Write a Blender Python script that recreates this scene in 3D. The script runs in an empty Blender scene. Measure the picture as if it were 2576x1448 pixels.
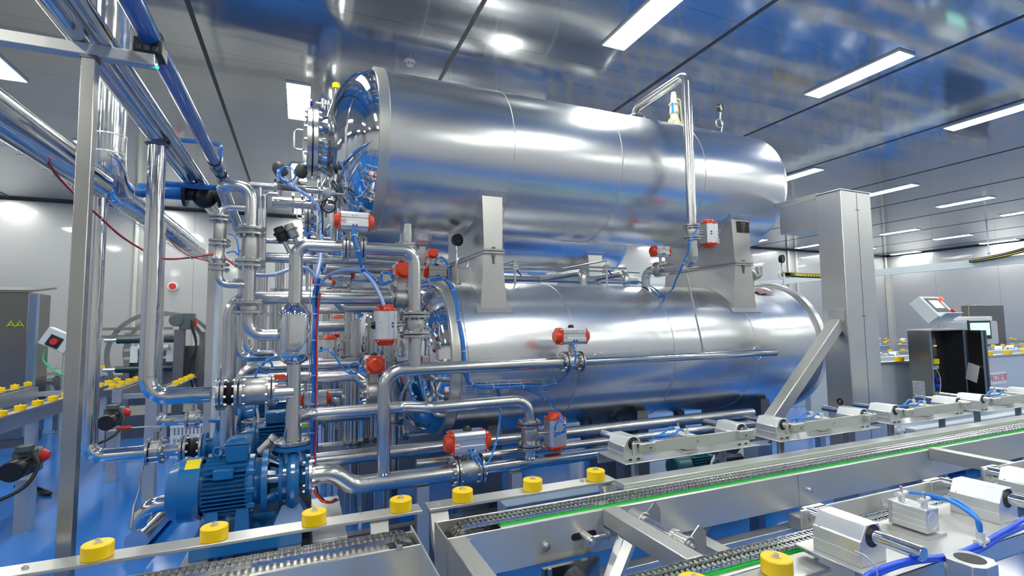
import bpy, math, random
from mathutils import Vector, Matrix, Quaternion
V = Vector
PI = math.pi
scene = bpy.context.scene
COL = scene.collection
random.seed(7)

# ------------------------------------------------------------------ camera
CAM_POS = V((0.0, 0.0, 1.7))
FPX, IMW, IMH = 1251.05, 2576, 1448
_yaw, _pitch, _roll = 0.40159102, 0.07276181, -0.01223836
_f = V((math.sin(_yaw) * math.cos(_pitch), math.cos(_yaw) * math.cos(_pitch), math.sin(_pitch)))
_r = V((math.cos(_yaw), -math.sin(_yaw), 0))
_u = _r.cross(_f)
CR = math.cos(_roll) * _r + math.sin(_roll) * _u
CU = -math.sin(_roll) * _r + math.cos(_roll) * _u
CF = _f
cam_data = bpy.data.cameras.new('camera')
cam_data.sensor_width = 36.0
cam_data.lens = FPX / IMW * 36.0
cam_data.clip_start = 0.05
cam_data.clip_end = 200
cam = bpy.data.objects.new('camera', cam_data)
COL.objects.link(cam)
cam.matrix_world = Matrix(((CR.x, CU.x, -CF.x, CAM_POS.x), (CR.y, CU.y, -CF.y, CAM_POS.y),
                           (CR.z, CU.z, -CF.z, CAM_POS.z), (0, 0, 0, 1)))
scene.camera = cam

# ------------------------------------------------------------------ view, world
scene.view_settings.view_transform = 'Standard'
scene.view_settings.look = 'None'
scene.view_settings.gamma = 1.0
scene.view_settings.use_curve_mapping = False
scene.view_settings.exposure = 0.60
LIGHT_STRENGTH = 34.0
world = bpy.data.worlds.new('world')
scene.world = world
world.use_nodes = True
world.node_tree.nodes['Background'].inputs[0].default_value = (0.8, 0.88, 1.0, 1)
world.node_tree.nodes['Background'].inputs[1].default_value = 0.05
scene.cycles.max_bounces = 10
scene.cycles.glossy_bounces = 8
scene.cycles.diffuse_bounces = 4
scene.cycles.sample_clamp_indirect = 6.0
scene.cycles.caustics_reflective = True


def at(px, py, X=None, Y=None, Z=None):
    """world point seen at a pixel of the photograph, on the plane X=, Y= or Z="""
    d = CR * ((px - IMW / 2) / FPX) - CU * ((py - IMH / 2) / FPX) + CF
    if X is not None:
        s = (X - CAM_POS.x) / d.x
    elif Y is not None:
        s = (Y - CAM_POS.y) / d.y
    else:
        s = (Z - CAM_POS.z) / d.z
    return CAM_POS + d * s


# ------------------------------------------------------------------ materials
MATS = {}


def mat(name, color, metal=0.0, rough=0.5, noise=0.0, nscale=8.0, stretch=(1, 1, 1), bump=0.0, bscale=None,
        rvar=0.0, emit=None, estr=0.0, coat=0.0, alpha=1.0, trans=0.0, aniso=0.0, spec=None, bstretch=None):
    m = bpy.data.materials.new(name)
    m.use_nodes = True
    nt = m.node_tree
    b = nt.nodes['Principled BSDF']
    b.inputs['Base Color'].default_value = (*color, 1)
    b.inputs['Metallic'].default_value = metal
    b.inputs['Roughness'].default_value = rough
    if spec is not None:
        b.inputs['Specular IOR Level'].default_value = spec
    if coat:
        b.inputs['Coat Weight'].default_value = coat
        b.inputs['Coat Roughness'].default_value = 0.07
    if trans:
        b.inputs['Transmission Weight'].default_value = trans
    if alpha < 1:
        b.inputs['Alpha'].default_value = alpha
    if aniso:
        b.inputs['Anisotropic'].default_value = aniso
    if emit:
        b.inputs['Emission Color'].default_value = (*emit, 1)
        b.inputs['Emission Strength'].default_value = estr
    if noise or rvar or bump:
        tc = nt.nodes.new('ShaderNodeTexCoord')
        mp = nt.nodes.new('ShaderNodeMapping')
        mp.inputs['Scale'].default_value = stretch
        nt.links.new(tc.outputs['Object'], mp.inputs['Vector'])
        nz = nt.nodes.new('ShaderNodeTexNoise')
        nz.inputs['Scale'].default_value = nscale
        nz.inputs['Detail'].default_value = 4
        nt.links.new(mp.outputs['Vector'], nz.inputs['Vector'])
        if noise:
            mr = nt.nodes.new('ShaderNodeMapRange')
            mr.inputs['From Min'].default_value = 0.25
            mr.inputs['From Max'].default_value = 0.75
            mr.inputs['To Min'].default_value = 1 - noise
            mr.inputs['To Max'].default_value = 1 + noise
            nt.links.new(nz.outputs['Fac'], mr.inputs['Value'])
            mx = nt.nodes.new('ShaderNodeVectorMath')
            mx.operation = 'SCALE'
            mx.inputs[0].default_value = color
            nt.links.new(mr.outputs['Result'], mx.inputs['Scale'])
            nt.links.new(mx.outputs['Vector'], b.inputs['Base Color'])
        if rvar:
            mr = nt.nodes.new('ShaderNodeMapRange')
            mr.inputs['From Min'].default_value = 0.2
            mr.inputs['From Max'].default_value = 0.8
            mr.inputs['To Min'].default_value = max(0.01, rough - rvar)
            mr.inputs['To Max'].default_value = rough + rvar
            nt.links.new(nz.outputs['Fac'], mr.inputs['Value'])
            nt.links.new(mr.outputs['Result'], b.inputs['Roughness'])
        if bump:
            n2 = nt.nodes.new('ShaderNodeTexNoise')
            n2.inputs['Scale'].default_value = bscale or nscale
            n2.inputs['Detail'].default_value = 2
            if bstretch:
                mp2 = nt.nodes.new('ShaderNodeMapping')
                mp2.inputs['Scale'].default_value = bstretch
                nt.links.new(tc.outputs['Object'], mp2.inputs['Vector'])
                nt.links.new(mp2.outputs['Vector'], n2.inputs['Vector'])
            else:
                nt.links.new(mp.outputs['Vector'], n2.inputs['Vector'])
            bp = nt.nodes.new('ShaderNodeBump')
            bp.inputs['Strength'].default_value = 1.0
            bp.inputs['Distance'].default_value = bump
            nt.links.new(n2.outputs['Fac'], bp.inputs['Height'])
            nt.links.new(bp.outputs['Normal'], b.inputs['Normal'])
            if coat:
                nt.links.new(bp.outputs['Normal'], b.inputs['Coat Normal'])
    MATS[name] = m
    return m


def brushed_along_x(name, src_color, metal, rough):
    m = mat(name, src_color, metal, rough, noise=0.06, nscale=2.5, aniso=0.8)
    nt = m.node_tree
    tg = nt.nodes.new('ShaderNodeTangent')
    tg.direction_type = 'RADIAL'
    tg.axis = 'X'
    nt.links.new(tg.outputs[0], nt.nodes['Principled BSDF'].inputs['Tangent'])
    return m


def panel_mat(name, color, metal, rough, seam_axes, bump, bscale, bstretch, seam=0.5, coat=0.0):
    """sheet-steel cladding: gently uneven sheets with thin joints on a real-world grid"""
    m = mat(name, color, metal, rough, noise=0.05, nscale=0.6, bump=bump, bscale=bscale, bstretch=bstretch, coat=coat)
    nt = m.node_tree
    b = nt.nodes['Principled BSDF']
    geo = nt.nodes.new('ShaderNodeNewGeometry')
    sep = nt.nodes.new('ShaderNodeSeparateXYZ')
    nt.links.new(geo.outputs['Position'], sep.inputs[0])
    prev = None
    for ax, period, off, w in seam_axes:
        add = nt.nodes.new('ShaderNodeMath')
        add.operation = 'ADD'
        add.inputs[1].default_value = off
        nt.links.new(sep.outputs[ax], add.inputs[0])
        mod = nt.nodes.new('ShaderNodeMath')
        mod.operation = 'FLOORED_MODULO'
        mod.inputs[1].default_value = period
        nt.links.new(add.outputs[0], mod.inputs[0])
        lt = nt.nodes.new('ShaderNodeMath')
        lt.operation = 'LESS_THAN'
        lt.inputs[1].default_value = w
        nt.links.new(mod.outputs[0], lt.inputs[0])
        if prev is None:
            prev = lt
        else:
            mxx = nt.nodes.new('ShaderNodeMath')
            mxx.operation = 'MAXIMUM'
            nt.links.new(prev.outputs[0], mxx.inputs[0])
            nt.links.new(lt.outputs[0], mxx.inputs[1])
            prev = mxx
    src = b.inputs['Base Color'].links[0].from_socket
    mix = nt.nodes.new('ShaderNodeMix')
    mix.data_type = 'RGBA'
    nt.links.new(prev.outputs[0], mix.inputs[0])
    nt.links.new(src, mix.inputs[6])
    mix.inputs[7].default_value = (color[0] * seam, color[1] * seam, color[2] * seam, 1)
    nt.links.new(mix.outputs[2], b.inputs['Base Color'])
    return m


S = (0.80, 0.81, 0.83)
mat('shell_steel', (0.78, 0.79, 0.81), 1, 0.27, noise=0.02, nscale=1.5)
mat('mirror_steel', (0.80, 0.80, 0.81), 1, 0.05, nscale=5)
mat('pipe_steel', (0.67, 0.665, 0.65), 0.96, 0.23, noise=0.06, nscale=5, rvar=0.04)
mat('bright_pipe', (0.76, 0.755, 0.745), 1, 0.11, rvar=0.04, nscale=4)
mat('cladding_aluminium', (0.86, 0.87, 0.88), 1, 0.14, rvar=0.05, nscale=5, bump=0.006, bscale=5)
mat('brushed_steel', (0.63, 0.615, 0.58), 0.80, 0.33, noise=0.07, nscale=3)
mat('sheet_steel', (0.68, 0.67, 0.65), 0.82, 0.30, noise=0.03, nscale=3)
brushed_along_x('brushed_rail', (0.66, 0.65, 0.62), 0.9, 0.36)
mat('flange_steel', (0.58, 0.57, 0.55), 1, 0.26, noise=0.06, nscale=20)
mat('cast_steel', (0.55, 0.53, 0.50), 1, 0.42, noise=0.1, nscale=30, bump=0.0006, bscale=120)
mat('bolt_steel', (0.75, 0.73, 0.70), 1, 0.28)
mat('chrome', (0.82, 0.82, 0.84), 1, 0.06)
mat('dark_steel', (0.22, 0.22, 0.23), 1, 0.4)
mat('chain_steel', (0.60, 0.60, 0.60), 1, 0.22)
mat('dim_steel', (0.36, 0.355, 0.34), 1, 0.28, noise=0.08, nscale=3)
mat('aluminium', (0.80, 0.805, 0.81), 0.82, 0.36, noise=0.02, nscale=20)
mat('aluminium_white', (0.80, 0.81, 0.83), 0.55, 0.45)
mat('orange_red', (0.72, 0.055, 0.012), 0, 0.35)
mat('red', (0.62, 0.02, 0.015), 0, 0.4)
mat('black_plastic', (0.012, 0.012, 0.013), 0, 0.4)
mat('black_rubber', (0.012, 0.012, 0.012), 0, 0.5)
mat('grey_plastic', (0.06, 0.06, 0.062), 0, 0.5)
mat('light_grey_plastic', (0.42, 0.44, 0.50), 0, 0.5)
mat('white_plastic', (0.72, 0.73, 0.74), 0, 0.45)
mat('clear_white_plastic', (0.70, 0.74, 0.82), 0, 0.35)
mat('paper', (0.78, 0.77, 0.75), 0, 0.7)
mat('yellow_roller', (0.88, 0.58, 0.0), 0, 0.35, noise=0.03, nscale=20)
mat('yellow', (0.80, 0.60, 0.0), 0, 0.4)
mat('lime_yellow', (0.55, 0.62, 0.0), 0, 0.4)
mat('green_strip', (0.01, 0.55, 0.06), 0, 0.4)
mat('green_hose', (0.02, 0.55, 0.22), 0, 0.4)
mat('pump_blue', (0.008, 0.125, 0.345), 0.0, 0.24, noise=0.06, nscale=14, coat=0.4)
mat('pipe_blue', (0.012, 0.12, 0.40), 0, 0.14, coat=0.6)
mat('hose_blue', (0.03, 0.25, 0.78), 0, 0.3)
mat('hose_deep_blue', (0.02, 0.10, 0.80), 0, 0.25)
mat('hose_pale_blue', (0.35, 0.50, 0.85), 0, 0.35)
mat('knob_blue', (0.02, 0.03, 0.42), 0, 0.35)
mat('teal_paint', (0.012, 0.10, 0.14), 0, 0.3, coat=0.2)
mat('grey_green_paint', (0.10, 0.125, 0.13), 0, 0.4)
mat('roller_green', (0.006, 0.045, 0.045), 0, 0.3)
mat('cream_paint', (0.62, 0.62, 0.42), 0, 0.4)
mat('light_machine_paint', (0.55, 0.60, 0.62), 0, 0.4)
mat('frame_blue_grey', (0.22, 0.30, 0.42), 0.3, 0.4)
mat('cabinet_dark', (0.05, 0.05, 0.055), 0.4, 0.35)
mat('dark_bronze_sheet', (0.30, 0.285, 0.26), 1, 0.22, noise=0.05, nscale=2, bump=0.002, bscale=1.5)
mat('strip_dark', (0.05, 0.05, 0.052), 0.2, 0.5)
mat('beige_cable', (0.55, 0.53, 0.46), 0, 0.5)
mat('conduit_grey', (0.50, 0.50, 0.46), 0, 0.5)
mat('rack_steel', (0.50, 0.485, 0.455), 0.95, 0.24, noise=0.08, nscale=2.5)
mat('rag', (0.40, 0.28, 0.30), 0, 0.9, noise=0.3, nscale=40)
mat('plate_black', (0.02, 0.02, 0.022), 0.2, 0.4)
mat('sticker_blue', (0.05, 0.35, 0.75), 0, 0.4)
mat('light_panel', (1, 1, 1), 0, 0.5, emit=(0.97, 1.0, 0.925), estr=LIGHT_STRENGTH)
mat('screen_green', (0.1, 0.3, 0.25), 0, 0.3, emit=(0.45, 0.95, 0.85), estr=1.1)
mat('screen_white', (0.4, 0.4, 0.4), 0, 0.3, emit=(0.85, 0.88, 0.9), estr=0.6)
mat('lamp_red', (0.8, 0.03, 0.01), 0, 0.3, emit=(1.0, 0.06, 0.02), estr=1.5)
mat('lamp_orange', (0.8, 0.2, 0.01), 0, 0.3, emit=(1.0, 0.22, 0.02), estr=3.0)
mat('lamp_green', (0.0, 0.5, 0.1), 0, 0.3, emit=(0.05, 1.0, 0.3), estr=1.5)
mat('floor_blue', (0.009, 0.155, 0.56), 0, 0.12, noise=0.10, nscale=0.9, rvar=0.05, bump=0.0012, bscale=2.5, spec=0.38)
panel_mat('wall_panel', (0.46, 0.46, 0.465), 0.30, 0.35, [('X', 2.3, 0.4, 0.012), ('Y', 2.3, 0.2, 0.012)], 0.0035, 1.6, (0.5, 0.5, 1.6), coat=1.0)
panel_mat('front_wall_panel', (0.52, 0.49, 0.45), 0.0, 0.5, [('X', 2.3, 0.4, 0.012), ('Z', 1.6, 0.2, 0.012)], 0.004, 1.1, (1, 1, 1))
panel_mat('ceiling_panel', (0.47, 0.475, 0.48), 0.85, 0.09, [('Y', 1.35, 0.3, 0.008)], 0.006, 1.0, (0.35, 1.6, 1))


def M_(m):
    return MATS[m] if isinstance(m, str) else m


# ------------------------------------------------------------------ mesh builder
def frame_of(d):
    d = d.normalized()
    a = V((0, 0, 1)) if abs(d.z) < 0.9 else V((1, 0, 0))
    u = d.cross(a).normalized()
    w = d.cross(u).normalized()
    return u, w


class MB:
    def __init__(self):
        self.v, self.f = [], []

    def add(self, vs, fs):
        o = len(self.v)
        self.v.extend(V(p) for p in vs)
        self.f.extend(tuple(i + o for i in f) for f in fs)
        return self

    def hexa(self, p):
        """8 points: 0-3 one quad, 4-7 the opposite quad in the same order"""
        c = sum((V(q) for q in p), V()) / 8
        fs = [(0, 1, 2, 3), (7, 6, 5, 4), (0, 4, 5, 1), (1, 5, 6, 2), (2, 6, 7, 3), (3, 7, 4, 0)]
        q = [V(a) for a in p]
        n = (q[1] - q[0]).cross(q[2] - q[0])
        m = (q[0] + q[1] + q[2] + q[3]) / 4
        if n.dot(m - c) < 0:
            fs = [tuple(reversed(f)) for f in fs]
        return self.add(q, fs)

    def box(self, c, s, R=None):
        c = V(c)
        h = V(s) / 2
        pts = [V((-h.x, -h.y, -h.z)), V((h.x, -h.y, -h.z)), V((h.x, h.y, -h.z)), V((-h.x, h.y, -h.z)),
               V((-h.x, -h.y, h.z)), V((h.x, -h.y, h.z)), V((h.x, h.y, h.z)), V((-h.x, h.y, h.z))]
        if R is not None:
            pts = [R @ p for p in pts]
        return self.hexa([c + p for p in pts])

    def box2(self, a, b):
        a, b = V(a), V(b)
        return self.box((a + b) / 2, (abs(b.x - a.x), abs(b.y - a.y), abs(b.z - a.z)))

    def bar(self, p0, p1, w, h, up=(0, 0, 1)):
        p0, p1 = V(p0), V(p1)
        d = (p1 - p0).normalized()
        up = V(up)
        if abs(d.dot(up)) > 0.98:
            up = V((0, 1, 0))
        s = d.cross(up).normalized()
        t = s.cross(d).normalized()
        q = [s * (-w / 2) + t * (-h / 2), s * (w / 2) + t * (-h / 2), s * (w / 2) + t * (h / 2), s * (-w / 2) + t * (h / 2)]
        return self.hexa([p0 + k for k in q] + [p1 + k for k in q])

    def lathe(self, o, axis, prof, n=24, a0=None):
        """prof: list of (t along axis, radius); closed where radius is 0"""
        o = V(o)
        d = V(axis).normalized()
        u, w = frame_of(d)
        vs, fs, rings = [], [], []
        for t, r in prof:
            if r < 1e-7:
                rings.append([len(vs)])
                vs.append(o + d * t)
            else:
                k = len(vs)
                rings.append(list(range(k, k + n)))
                for i in range(n):
                    a = 2 * PI * i / n
                    vs.append(o + d * t + (u * math.cos(a) + w * math.sin(a)) * r)
        for A, B in zip(rings, rings[1:]):
            if len(A) == 1 and len(B) == 1:
                continue
            for i in range(n):
                j = (i + 1) % n
                if len(A) == 1:
                    fs.append((A[0], B[i], B[j]))
                elif len(B) == 1:
                    fs.append((A[i], B[0], A[j]))
                else:
                    fs.append((A[i], B[i], B[j], A[j]))
        return self.add(vs, fs)

    def cyl(self, p0, p1, r, n=20, r1=None):
        p0, p1 = V(p0), V(p1)
        L = (p1 - p0).length
        r1 = r if r1 is None else r1
        return self.lathe(p0, p1 - p0, [(0, 0), (0, r), (L, r1), (L, 0)], n)

    def hexbolt(self, p0, p1, r):
        return self.cyl(p0, p1, r, 6)

    def ring(self, o, axis, R, r, n=32, k=8):
        pr = [(r * math.sin(2 * PI * i / k), R + r * math.cos(2 * PI * i / k)) for i in range(k + 1)]
        return self.lathe(o, axis, pr, n)

    def sphere(self, c, r, n=16, sz=1.0, axis=(0, 0, 1)):
        k = max(6, n // 2)
        pr = [(-r * sz * math.cos(PI * i / k), r * math.sin(PI * i / k)) for i in range(k + 1)]
        pr[0] = (pr[0][0], 0)
        pr[-1] = (pr[-1][0], 0)
        return self.lathe(c, axis, pr, n)

    def prism(self, poly, depth):
        depth = V(depth)
        a = [V(p) for p in poly]
        n = len(a)
        nrm = V()
        for i in range(n):
            nrm += a[i].cross(a[(i + 1) % n])
        if nrm.dot(depth) > 0:
            a.reverse()
        vs = a + [p + depth for p in a]
        fs = [tuple(range(n)), tuple(reversed(range(n, 2 * n)))]
        for i in range(n):
            j = (i + 1) % n
            fs.append((j, i, i + n, j + n))
        return self.add(vs, fs)

    def tube(self, pts, r, n=14, bend=None, cap=True, seg=7):
        pts = [V(p) for p in pts]
        if bend:
            out = [pts[0]]
            for i in range(1, len(pts) - 1):
                a, b, c = pts[i - 1], pts[i], pts[i + 1]
                d0, d1 = (a - b), (c - b)
                l0, l1 = d0.length, d1.length
                d0.normalize()
                d1.normalize()
                ang = d0.angle(d1)
                if ang > PI - 0.02:
                    out.append(b)
                    continue
                t = min(bend / math.tan(ang / 2), l0 * 0.49 if i > 1 else l0 * 0.98, l1 * 0.49 if i < len(pts) - 2 else l1 * 0.98)
                rad = t * math.tan(ang / 2)
                bis = (d0 + d1).normalized()
                cen = b + bis * (rad / math.sin(ang / 2))
                s0 = b + d0 * t - cen
                s1 = b + d1 * t - cen
                tot = s0.angle(s1)
                ax = s0.cross(s1).normalized()
                for k in range(seg + 1):
                    out.append(cen + Quaternion(ax, tot * k / seg) @ s0)
            out.append(pts[-1])
            pts = out
        vs, fs = [], []
        m = len(pts)
        d = (pts[1] - pts[0]).normalized()
        u, w = frame_of(d)
        for i, p in enumerate(pts):
            if i == 0:
                t = d
            elif i == m - 1:
                t = (pts[i] - pts[i - 1]).normalized()
            else:
                t = ((pts[i] - pts[i - 1]).normalized() + (pts[i + 1] - pts[i]).normalized()).normalized()
            q = d.rotation_difference(t)
            u = q @ u
            w = q @ w
            d = t
            for j in range(n):
                a = 2 * PI * j / n
                vs.append(p + (u * math.cos(a) + w * math.sin(a)) * r)
        for i in range(m - 1):
            for j in range(n):
                k = (j + 1) % n
                fs.append((i * n + j, i * n + k, (i + 1) * n + k, (i + 1) * n + j))
        if cap:
            fs.append(tuple(reversed(range(n))))
            fs.append(tuple(range((m - 1) * n, m * n)))
        return self.add(vs, fs)

    def build(self, name, material, parent=None, bevel=0.0, label=None, sharp=35, kind=None, T=None):
        if T is not None:
            self.v = [T @ p for p in self.v]
        me = bpy.data.meshes.new(name)
        if parent is None:
            lo = [min(p[i] for p in self.v) for i in range(3)]
            hi = [max(p[i] for p in self.v) for i in range(3)]
            org = V(((lo[0] + hi[0]) / 2, (lo[1] + hi[1]) / 2, lo[2]))
        else:
            org = world_of(parent)
        me.from_pydata([tuple(p - org) for p in self.v], [], self.f)
        me.validate()
        me.polygons.foreach_set('use_smooth', [True] * len(me.polygons))
        me.set_sharp_from_angle(angle=math.radians(sharp))
        me.materials.append(M_(material))
        o = bpy.data.objects.new(name, me)
        COL.objects.link(o)
        if parent is None:
            o.location = org
            _W[o.name] = org
        else:
            o.parent = parent
            _W[o.name] = org
        if bevel:
            md = o.modifiers.new('bevel', 'BEVEL')
            md.width = bevel
            md.segments = 2
            md.limit_method = 'ANGLE'
            md.angle_limit = math.radians(40)
        if label:
            o['label'] = label
        if kind:
            o['kind'] = kind
        return o


_W = {}


def world_of(o):
    return _W[o.name]


def thing(name, label, cat, loc, group=None):
    o = bpy.data.objects.new(name, None)
    COL.objects.link(o)
    o.empty_display_size = 0.1
    o.location = V(loc)
    _W[o.name] = V(loc)
    o['label'] = label
    o['category'] = cat
    if group:
        o['group'] = group
    return o


def tag(o, label, cat, group=None, kind=None):
    o['label'] = label
    o['category'] = cat
    if group:
        o['group'] = group
    if kind:
        o['kind'] = kind
    return o


def copy_tree(o, delta=(0, 0, 0), label=None, parent=None, group=None):
    c = o.copy()
    COL.objects.link(c)
    if parent is not None:
        c.parent = parent
    else:
        c.location = o.location + V(delta)
        if label:
            c['label'] = label
        if group:
            c['group'] = group
    for ch in list(o.children):
        copy_tree(ch, parent=c)
    return c


def smooth_path(pts, k=6):
    pts = [V(p) for p in pts]
    P = [pts[0] * 2 - pts[1]] + pts + [pts[-1] * 2 - pts[-2]]
    out = []
    for i in range(1, len(P) - 2):
        for j in range(k):
            t = j / k
            a, b, c, d = P[i - 1], P[i], P[i + 1], P[i + 2]
            out.append(0.5 * ((2 * b) + (c - a) * t + (2 * a - 5 * b + 4 * c - d) * t * t + (3 * b - a - 3 * c + d) * t ** 3))
    out.append(pts[-1])
    return out


_stud = {}


def bolt_at(parent, p, axis, r, h, name='bolt', material='bolt_steel'):
    """a hexagonal bolt head sharing one mesh per size"""
    key = (round(r, 4), round(h, 4), material)
    if key not in _stud:
        b = MB().cyl((0, 0, 0), (0, 0, h), r, 6).cyl((0, 0, h), (0, 0, h * 1.35), r * 0.55, 8)
        me = bpy.data.meshes.new('bolt')
        me.from_pydata([tuple(q) for q in b.v], [], b.f)
        me.materials.append(M_(material))
        _stud[key] = me
    o = bpy.data.objects.new(name, _stud[key])
    COL.objects.link(o)
    o.parent = parent
    q = V((0, 0, 1)).rotation_difference(V(axis).normalized())
    o.matrix_local = Matrix.Translation(V(p) - world_of(parent)) @ q.to_matrix().to_4x4()
    return o


def flange(parent, o, axis, R, t, r_in, nb=8, bolt=0.0, side=1, name='flange', material='flange_steel', hub=0.0, rot=0.2):
    """flange disc from o along axis, bolts on the +axis (side=1) or -axis face"""
    o = V(o)
    d = V(axis).normalized()
    ch = t * 0.12
    pr = [(0, 0), (0, R - ch), (ch, R), (t - ch, R), (t, R - ch), (t, r_in * 1.02)]
    if hub:
        pr += [(t + hub, r_in * 1.0)]
    pr += [(pr[-1][0], 0)]
    fo = MB().lathe(o, d, pr, 32).build(name, material, parent, sharp=30)
    if bolt:
        u, w = frame_of(d)
        rb = (R + r_in) / 2 * 1.04
        for i in range(nb):
            a = 2 * PI * (i + rot) / nb
            p = o + (u * math.cos(a) + w * math.sin(a)) * rb
            if side > 0:
                bolt_at(fo, p + d * t, d, bolt, bolt * 1.1)
            else:
                bolt_at(fo, p, -d, bolt, bolt * 1.1)
    return fo


def text_part(name, body, size, loc, right, up, material, parent, depth=0.0004, align='CENTER'):
    cu = bpy.data.curves.new(name, 'FONT')
    cu.body = body
    cu.size = size
    cu.align_x = align
    cu.align_y = 'CENTER'
    cu.extrude = depth
    tmp = bpy.data.objects.new(name, cu)
    COL.objects.link(tmp)
    me = bpy.data.meshes.new_from_object(tmp)
    bpy.data.objects.remove(tmp)
    bpy.data.curves.remove(cu)
    me.materials.clear()
    me.materials.append(M_(material))
    o = bpy.data.objects.new(name, me)
    COL.objects.link(o)
    o.parent = parent
    rt = V(right).normalized()
    upv = V(up).normalized()
    n = rt.cross(upv)
    R = Matrix(((rt.x, upv.x, n.x, 0), (rt.y, upv.y, n.y, 0), (rt.z, upv.z, n.z, 0), (0, 0, 0, 1)))
    o.matrix_local = Matrix.Translation(V(loc) - world_of(parent)) @ R
    _W[o.name] = V(loc)
    return o

# ================================================================== SETTING
CEIL, BACKY, RIGHTX, LEFTX, FRONTY = 4.9, 15.65, 27.3, -9.0, -5.0


def struct(name, mb, m):
    return tag_struct(mb.build(name, m))


def tag_struct(o):
    o['kind'] = 'structure'
    return o


def plane(name, pts, m):
    o = MB().add(pts, [(0, 1, 2, 3)]).build(name, m, kind='structure')
    return o


struct('floor', MB().box2((LEFTX - .1, FRONTY - .1, -0.2), (RIGHTX + .1, BACKY + .1, 0)), 'floor_blue')
struct('ceiling', MB().box2((LEFTX, FRONTY, CEIL), (RIGHTX, BACKY, CEIL + 0.15)), 'ceiling_panel')
struct('wall_back', MB().box2((LEFTX, BACKY, 0), (RIGHTX, BACKY + .1, CEIL)), 'wall_panel')
struct('wall_right', MB().box2((RIGHTX, FRONTY, 0), (RIGHTX + .1, BACKY, CEIL)), 'wall_panel')
struct('wall_left', MB().box2((LEFTX - .1, FRONTY, 0), (LEFTX, BACKY, CEIL)), 'wall_panel')
struct('wall_front', MB().box2((LEFTX, FRONTY - .1, 0), (RIGHTX, FRONTY, CEIL)), 'front_wall_panel')
# ceiling joint strips running into depth
for i in range(-3, 10):
    x = 1.62 + 2.7 * i
    if LEFTX < x < RIGHTX:
        struct('trim_%d' % (i + 4), MB().box2((x - .022, FRONTY, CEIL - .006), (x + .022, BACKY, CEIL + .01)), 'strip_dark')
struct('trim_20', MB().box2((LEFTX, BACKY - .05, CEIL - .05), (RIGHTX, BACKY + .01, CEIL + .01)), 'strip_dark')
struct('trim_21', MB().box2((RIGHTX - .05, FRONTY, CEIL - .05), (RIGHTX + .01, BACKY, CEIL + .01)), 'strip_dark')

# ceiling lights
ORD = ['first', 'second', 'third', 'fourth', 'fifth', 'sixth', 'seventh', 'eighth', 'ninth', 'tenth', 'eleventh', 'twelfth']
_proto = None
cols = [-10.16 + 3.36 * i for i in range(12)]
rows = [14.5 - 3.49 * j for j in range(7)]
for j, y in enumerate(rows):
    for i, x in enumerate(cols):
        if x > RIGHTX - .4 or y < FRONTY + .7:
            continue
        lab = 'white rectangular ceiling light panel, %s row from the back wall, %s from the right-hand wall' % (ORD[j], ORD[len(cols) - 1 - i])
        if _proto is None:
            t = thing('ceiling_light', lab, 'ceiling light', (x, y, CEIL - .02), 'ceiling light panels')
            fr = MB()
            for s in (-1, 1):
                fr.box((x + s * .152, y, CEIL - .012), (.012, 1.23, .022))
                fr.box((x, y + s * .609, CEIL - .012), (.30, .012, .022))
            fr.build('frame', 'white_plastic', t)
            MB().box((x, y, CEIL - .011), (.292, 1.206, .010)).build('diffuser', 'light_panel', t)
            _proto = t
            p0 = V((x, y, 0))
        else:
            copy_tree(_proto, V((x, y, 0)) - p0, lab)

# ================================================================== THE FOUR RETORT VESSELS
TY, ZU, ZL, TR = 4.22, 3.16, 1.425, 0.65


def dome(x0, r, h, n=14, a1=PI / 2):
    """profile of an elliptical head from the rim (x0, r) outwards by h (sign gives the side)"""
    return [(x0 + h * math.sin(a1 * i / n), r * math.cos(a1 * i / n)) for i in range(1, n)] + [(x0 + h, 0.0)]


def seam(mb, x, yc, zc, r):
    mb.lathe((x, yc, zc), (1, 0, 0), [(-.006, r - .001), (-.004, r + .0028), (.004, r + .0028), (.006, r - .001)], 96)


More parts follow.
